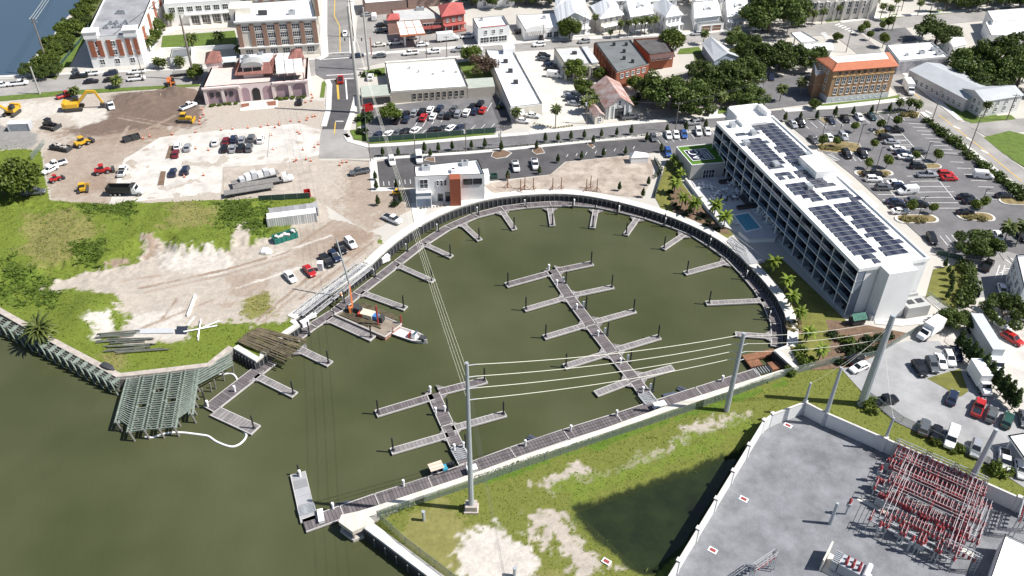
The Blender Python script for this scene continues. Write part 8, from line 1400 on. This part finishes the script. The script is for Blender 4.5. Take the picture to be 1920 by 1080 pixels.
for ri, (v, us, hh) in enumerate(rows):
    for i, u in enumerate(us): stand_(u+ri*.6, v, f'red insulator switch stand, {ordinal(i+1)} from the left in row {["one","two","three","four","five"][ri]} from the wall', 2.2, hh*.68, 5 if (i+ri)%2 else 4)
for i, u in enumerate([-8,-3,2,7,12,-10.5,16]): stand_(u, 12.2 if i < 5 else 3.5, f'plain grey switch frame, {ordinal(i+1)} of the outer frames', 2.2, 2.6, 2, True, True)
def busrun(pts, hh, label):
    p0 = yp(*pts[0]); t = thing('bus_tube', label, 'bus bar', (p0.x,p0.y,.14), YA)
    for d in (-.75,0,.75):
        a = Vector((0,d if pts[0][1] == pts[1][1] else 0,hh+1.25)); q = Vector(((pts[1][0]-pts[0][0])*KS, -(pts[1][1]-pts[0][1])*KV, 0))
        if pts[0][1] != pts[1][1]: a = Vector((d,0,hh+1.25))
        MB().tube(a, a+q, .042, 6).build('tube', BUS, t)
        for f in (.08,.5,.92): z = a+q*f; link('insulator', INS, t, (z.x,z.y,hh+.12)); link('leg', LEG, t, (z.x,z.y,0), sc=(.9,.9,hh))
busrun([(-11,-6.8),(15,-6.8)],3.0,'long three tube bus run nearest the yard wall'); busrun([(-10,-2.0),(16,-2.0)],3.1,'long three tube bus run in the second aisle'); busrun([(-8,2.6),(15,2.6)],2.9,'long three tube bus run in the third aisle'); busrun([(-6.6,-9),(-6.6,13)],3.6,'pink white bus tubes crossing down the left side'); busrun([(12.5,-9),(12.5,13)],3.6,'pink white bus tubes crossing down the right side'); busrun([(16.5,-4),(16.5,9)],4.0,'bus tubes at the right edge of the switch field')
for i, (u, v) in enumerate([(-11.5,-6),(-12.0,1.0),(-4.8,1.2),(-2.0,5.4),(3.0,5.8),(7.8,6.4),(13.5,6.4),(1.2,-6.8),(8.8,-4.4),(-3.2,-4.6),(11.2,1.4),(-9.6,5.0),(-1.0,11.0),(4.8,11.6)]):
    p = yp(u, v); t = thing('circuit_breaker', f'pale grey breaker cabinet with red bushings, {["far left","left aisle","second aisle","centre left","centre","centre right","right aisle","behind the centre","wall side","upper left","inner right","lower left","front left","front right"][i]}', 'breaker', (p.x,p.y,.14), YA, 'breaker cabinets of the electrical yard'); MB().box(-.8,-.6,.5,.8,.6,2.2).build('cabinet', EQ, t)
    for x in (-.6,.6): link('leg', LEG, t, (x,0,0), sc=(1.2,1.2,.5))
    for x in (-.5,0,.5): o_ = link('bushing', INS, t, (x,-.2,2.2)); o_.rotation_euler[0] = -.35; o_ = link('bushing', INS, t, (x,.2,2.2)); o_.rotation_euler[0] = .35
def lattice(p, L, hh, rz, label, bays=6):
    t = thing('steel_gantry', label, 'gantry', (p.x,p.y,.14), rz)
    for x in (-L/2, L/2):
        for dx in (-.35,.35):
            for y in (-.35,.35): MB().beam((x+dx,y,0),(x+dx*.6,y*.6,hh),.1,.1).build('leg', STEEL, t)
        b = MB(); n = 6
        for i in range(n):
            for y in (-.33,.33): b.beam((x-.33,y,hh*i/n),(x+.33,y,hh*(i+1)/n),.05,.05)
        b.build('leg_lacing', STEEL, t)
    for y in (-.35,.35):
        for z in (hh-.7,hh): MB().beam((-L/2,y,z),(L/2,y,z),.1,.1).build('chord', STEEL, t)
    b = MB(); n = int(L/1.0)
    for i in range(n):
        for y in (-.35,.35): b.beam((-L/2+L*i/n,y,hh-.7 if i%2 else hh),(-L/2+L*(i+1)/n,y,hh if i%2 else hh-.7),.05,.05)
    b.build('chord_lacing', STEEL, t)
    for i in range(6): link('insulator', INS, t, (-L/2+L*(i+.5)/6,0,hh-.7-1.1))
    return t
lattice(yp(-7,-10.8),6,4.6,YA,'lattice gantry at the wall end of the left bays'); lattice(yp(1.5,-10.8),5.5,4.6,YA,'lattice gantry at the wall end of the middle bays'); lattice(yp(10,-10.8),5.5,4.6,YA,'lattice gantry at the wall end of the right bays'); lattice(P(1900,985),6,5.5,YA+1.57,'white lattice gantry at the right edge of the yard'); lattice(P(1925,975),6,5.5,YA+1.57,'second lattice gantry at the right edge of the yard'); lattice(P(1790,1060),5,4.5,YA,'lattice gantry before the white control house'); lattice(P(1425,1082),5,5.0,.6,'lattice frame at the bottom edge of the yard')
p = P(1592,1078); t = thing('power_transformer', 'large grey transformer with radiator fins at the bottom edge', 'transformer', (p.x,p.y,.14), YA, None, .85); MB().box(-2.2,-1.4,.4,2.2,1.4,3.0).build('tank', EQ, t); MB().tube((2.6,-1.6,3.4),(2.6,1.6,3.4),.55,10).build('oil_conservator', WHITEP, t)
for i in range(7): MB().box(-3.6,-1.5+i*.45,.6,-2.4,-1.3+i*.45,3.1).build('radiator_fin', EQ, t)
for i in range(3): link('bushing', INS, t, (-1.2+i*1.2,-.6,3.0), sc=1.4); link('bushing', INS, t, (-1.2+i*1.2,.7,3.0))
MB().box(-4.6,-2.4,0,3.6,2.4,.15).build('plinth', CONC2, t); MB().box(-5.0,-2.6,0,-4.7,2.6,3.4).build('fire_wall', CREAM, t)
for i, q in enumerate([(1585,965),(1640,1008),(1700,1035),(1642,903)]):
    p = P(*q); t = thing('voltage_transformer', f'slim grey post transformer, {["left","lower left","lower middle","upper left"][i]} of the switch field', 'transformer', (p.x,p.y,.14)); MB().tube((0,0,0),(0,0,2.2),.16,8).build('pedestal', STEEL, t); MB().tube((0,0,2.2),(0,0,3.0),.42,10).build('tank', EQ, t); link('bushing', INS, t, (0,0,3.0), sc=1.2)
for a, c in (((1610,945),(1840,1050)),): sheet('cable_trench_cover', [(1606,938),(1612,933),(1842,1046),(1836,1052)], .19, CREAM)
for i, (q, s) in enumerate([((1477,799),'near the short corner pole'),((1394,937),'midway along the pond wall'),((1336,1033),'lower on the pond wall side'),((1137,1054),'in the grass below the pond')]):
    p = P(*q); t = thing('ground_plate', 'red hatch in a white frame '+s, 'hatch', (p.x,p.y,.14), YA); MB().box(-.75,-.5,0,.75,.5,.1).build('frame', WHITEP, t); MB().box(-.5,-.3,.1,.5,.3,.13).build('hatch', mat('dull red hatch',(0.28,0.05,0.05),0.7,0.1,1), t)
# odds and ends
t = thing('pipe_marker', 'short grey standpipe in the grass beside the centre pole', 'standpipe', P(795,976)); MB().tube((0,0,0),(0,0,2.2),.28,8).build('pipe', GALV, t); MB().tube((0,0,2.2),(0,0,2.45),.34,8).build('cap', GALV, t)
t = thing('pipe_marker', 'short grey standpipe at the very bottom edge', 'standpipe', P(965,1080)); MB().tube((0,0,0),(0,0,2.0),.28,8).build('pipe', GALV, t); MB().tube((0,0,2.0),(0,0,2.2),.34,8).build('cap', GALV, t)
BRWOOD = mat('raw brown stake',(0.25,0.13,0.08),0.9,0.15,1)
for i, q in enumerate([(952,352),(976,360),(984,355),(1000,357),(1036,357),(1052,356),(1099,359),(1107,353),(1119,359)]):
    p = P(*q); t = thing('staked_trunk', f'bare brown trunk with stakes, {ordinal(i+1)} from the left on the graded soil', 'staked trunk', (p.x,p.y,.05), i, 'staked trunks on the graded soil'); MB().tube((0,0,0),(0,0,3.9),.16,6,.12).build('trunk', BRWOOD, t)
    for k in range(3): a = k*2.09; MB().beam((math.cos(a)*1.2,math.sin(a)*1.2,0),(0,0,1.5),.1,.1).build('stake', BRWOOD, t)
PVC = WHITEP
for i, (a, c, s) in enumerate([((370,620),(412,603),'longest, crossing the heap'),((374,618),(372,640),'pointing at the river'),((345,625),(408,612),'lying across the grass'),((378,602),(371,634),'leaning up the heap'),((366,598),(352,612),'nearest the white panels')]):
    A_, B_ = P(*a), P(*c); A_.z = .25+.1*i; B_.z = .25; o_ = MB().tube((0,0,0), B_-A_, .16, 6).build('plastic_pipe', PVC, None, A_); tag(o_, 'white plastic pipe, '+s, 'pipe', 'white pipes on the river bank')
t = thing('wall_panel_stack', 'white triangular panel lying on the sand of the point', 'panel', P(358,570)); q = [p-t.location for p in PP([(366,555),(368,556),(356,592),(351,594)])]; MB().prism([(p.x,p.y) for p in q], 0, .7).build('panel', WHITE, t)
t = thing('pipe_rack', 'pale bundle of long pipes at the sand edge', 'pipe bundle', P(290,622)); A_ = t.location
for i in range(6): p0 = P(256, 619+i*1.4)-A_; p1 = P(326, 618+i*1.4)-A_; MB().tube(p0+Vector((0,0,.2)), p1+Vector((0,0,.2)), .14, 6).build('pipe', ROOFG, t)
t = thing('dark_panel', 'dark tilted panel beside the pipe bundle', 'panel', P(342,622)); MB().add([(-1.2,-.9,.1),(1.2,-.9,.1),(1.2,.7,1.0),(-1.2,.7,1.0)], [(0,1,2,3),(3,2,1,0)]).build('panel', NAVY, t); MB().box(-1.1,.5,0,-1.0,.6,.9).build('prop', DARKSTEEL, t)
t = thing('overturned_skiff', 'dark dinghy lying at the wall corner of the point', 'boat', P(203,690), -.5); b = MB(); loft(b, [(-1.8,0,.5,.6),(-.6,0,.75,.75),(.8,0,.7,.65),(1.9,.1,.4,.15)]); b.build('hull', DARKSTEEL, t)
for i, (q, s_, rz) in enumerate([((600,482),1.0,.3),((700,487),.8,.9),((480,575),.9,.2)]): pass
t = thing('portable_toilet', 'grey portable cabin between the red car and black pickup', 'cabin', P(602,506)); MB().box(-.6,-.6,0,.6,.6,2.1).build('cabin', ROOFG, t); MB().box(-.65,-.65,2.1,.65,.65,2.3).build('roof', WHITEP, t)
t = thing('tarpaulin', 'white crumpled tarpaulin heap below the skip', 'tarpaulin', P(498,474)); b = MB(); loft(b, [(-1.6,0,.2,.5),(-.8,0,.9,1.0),(.4,0,1.1,1.1),(1.5,0,.3,.6)]); b.build('sheet', WHITE, t)
for i, (q, s) in enumerate([((712,455),'upper'),((706,462),'middle'),((701,470),'lower')]): pass
t = thing('stop_light_mast', 'orange red signal mast at the junction corner', 'signal mast', P(697,103)); MB().tube((0,0,0),(0,0,6.5),.18,7).build('mast', mat('rust red mast',(0.35,0.10,0.06),0.7,0.1,1), t); MB().tube((0,0,6.2),(-9.5,-.4,6.6),.1,6).build('arm', STEEL, t)
for x in (-3,-6,-9): MB().box(x-.18,-.6,5.3,x+.18,-.25,6.3).build('signal_head', DARKSTEEL, t)
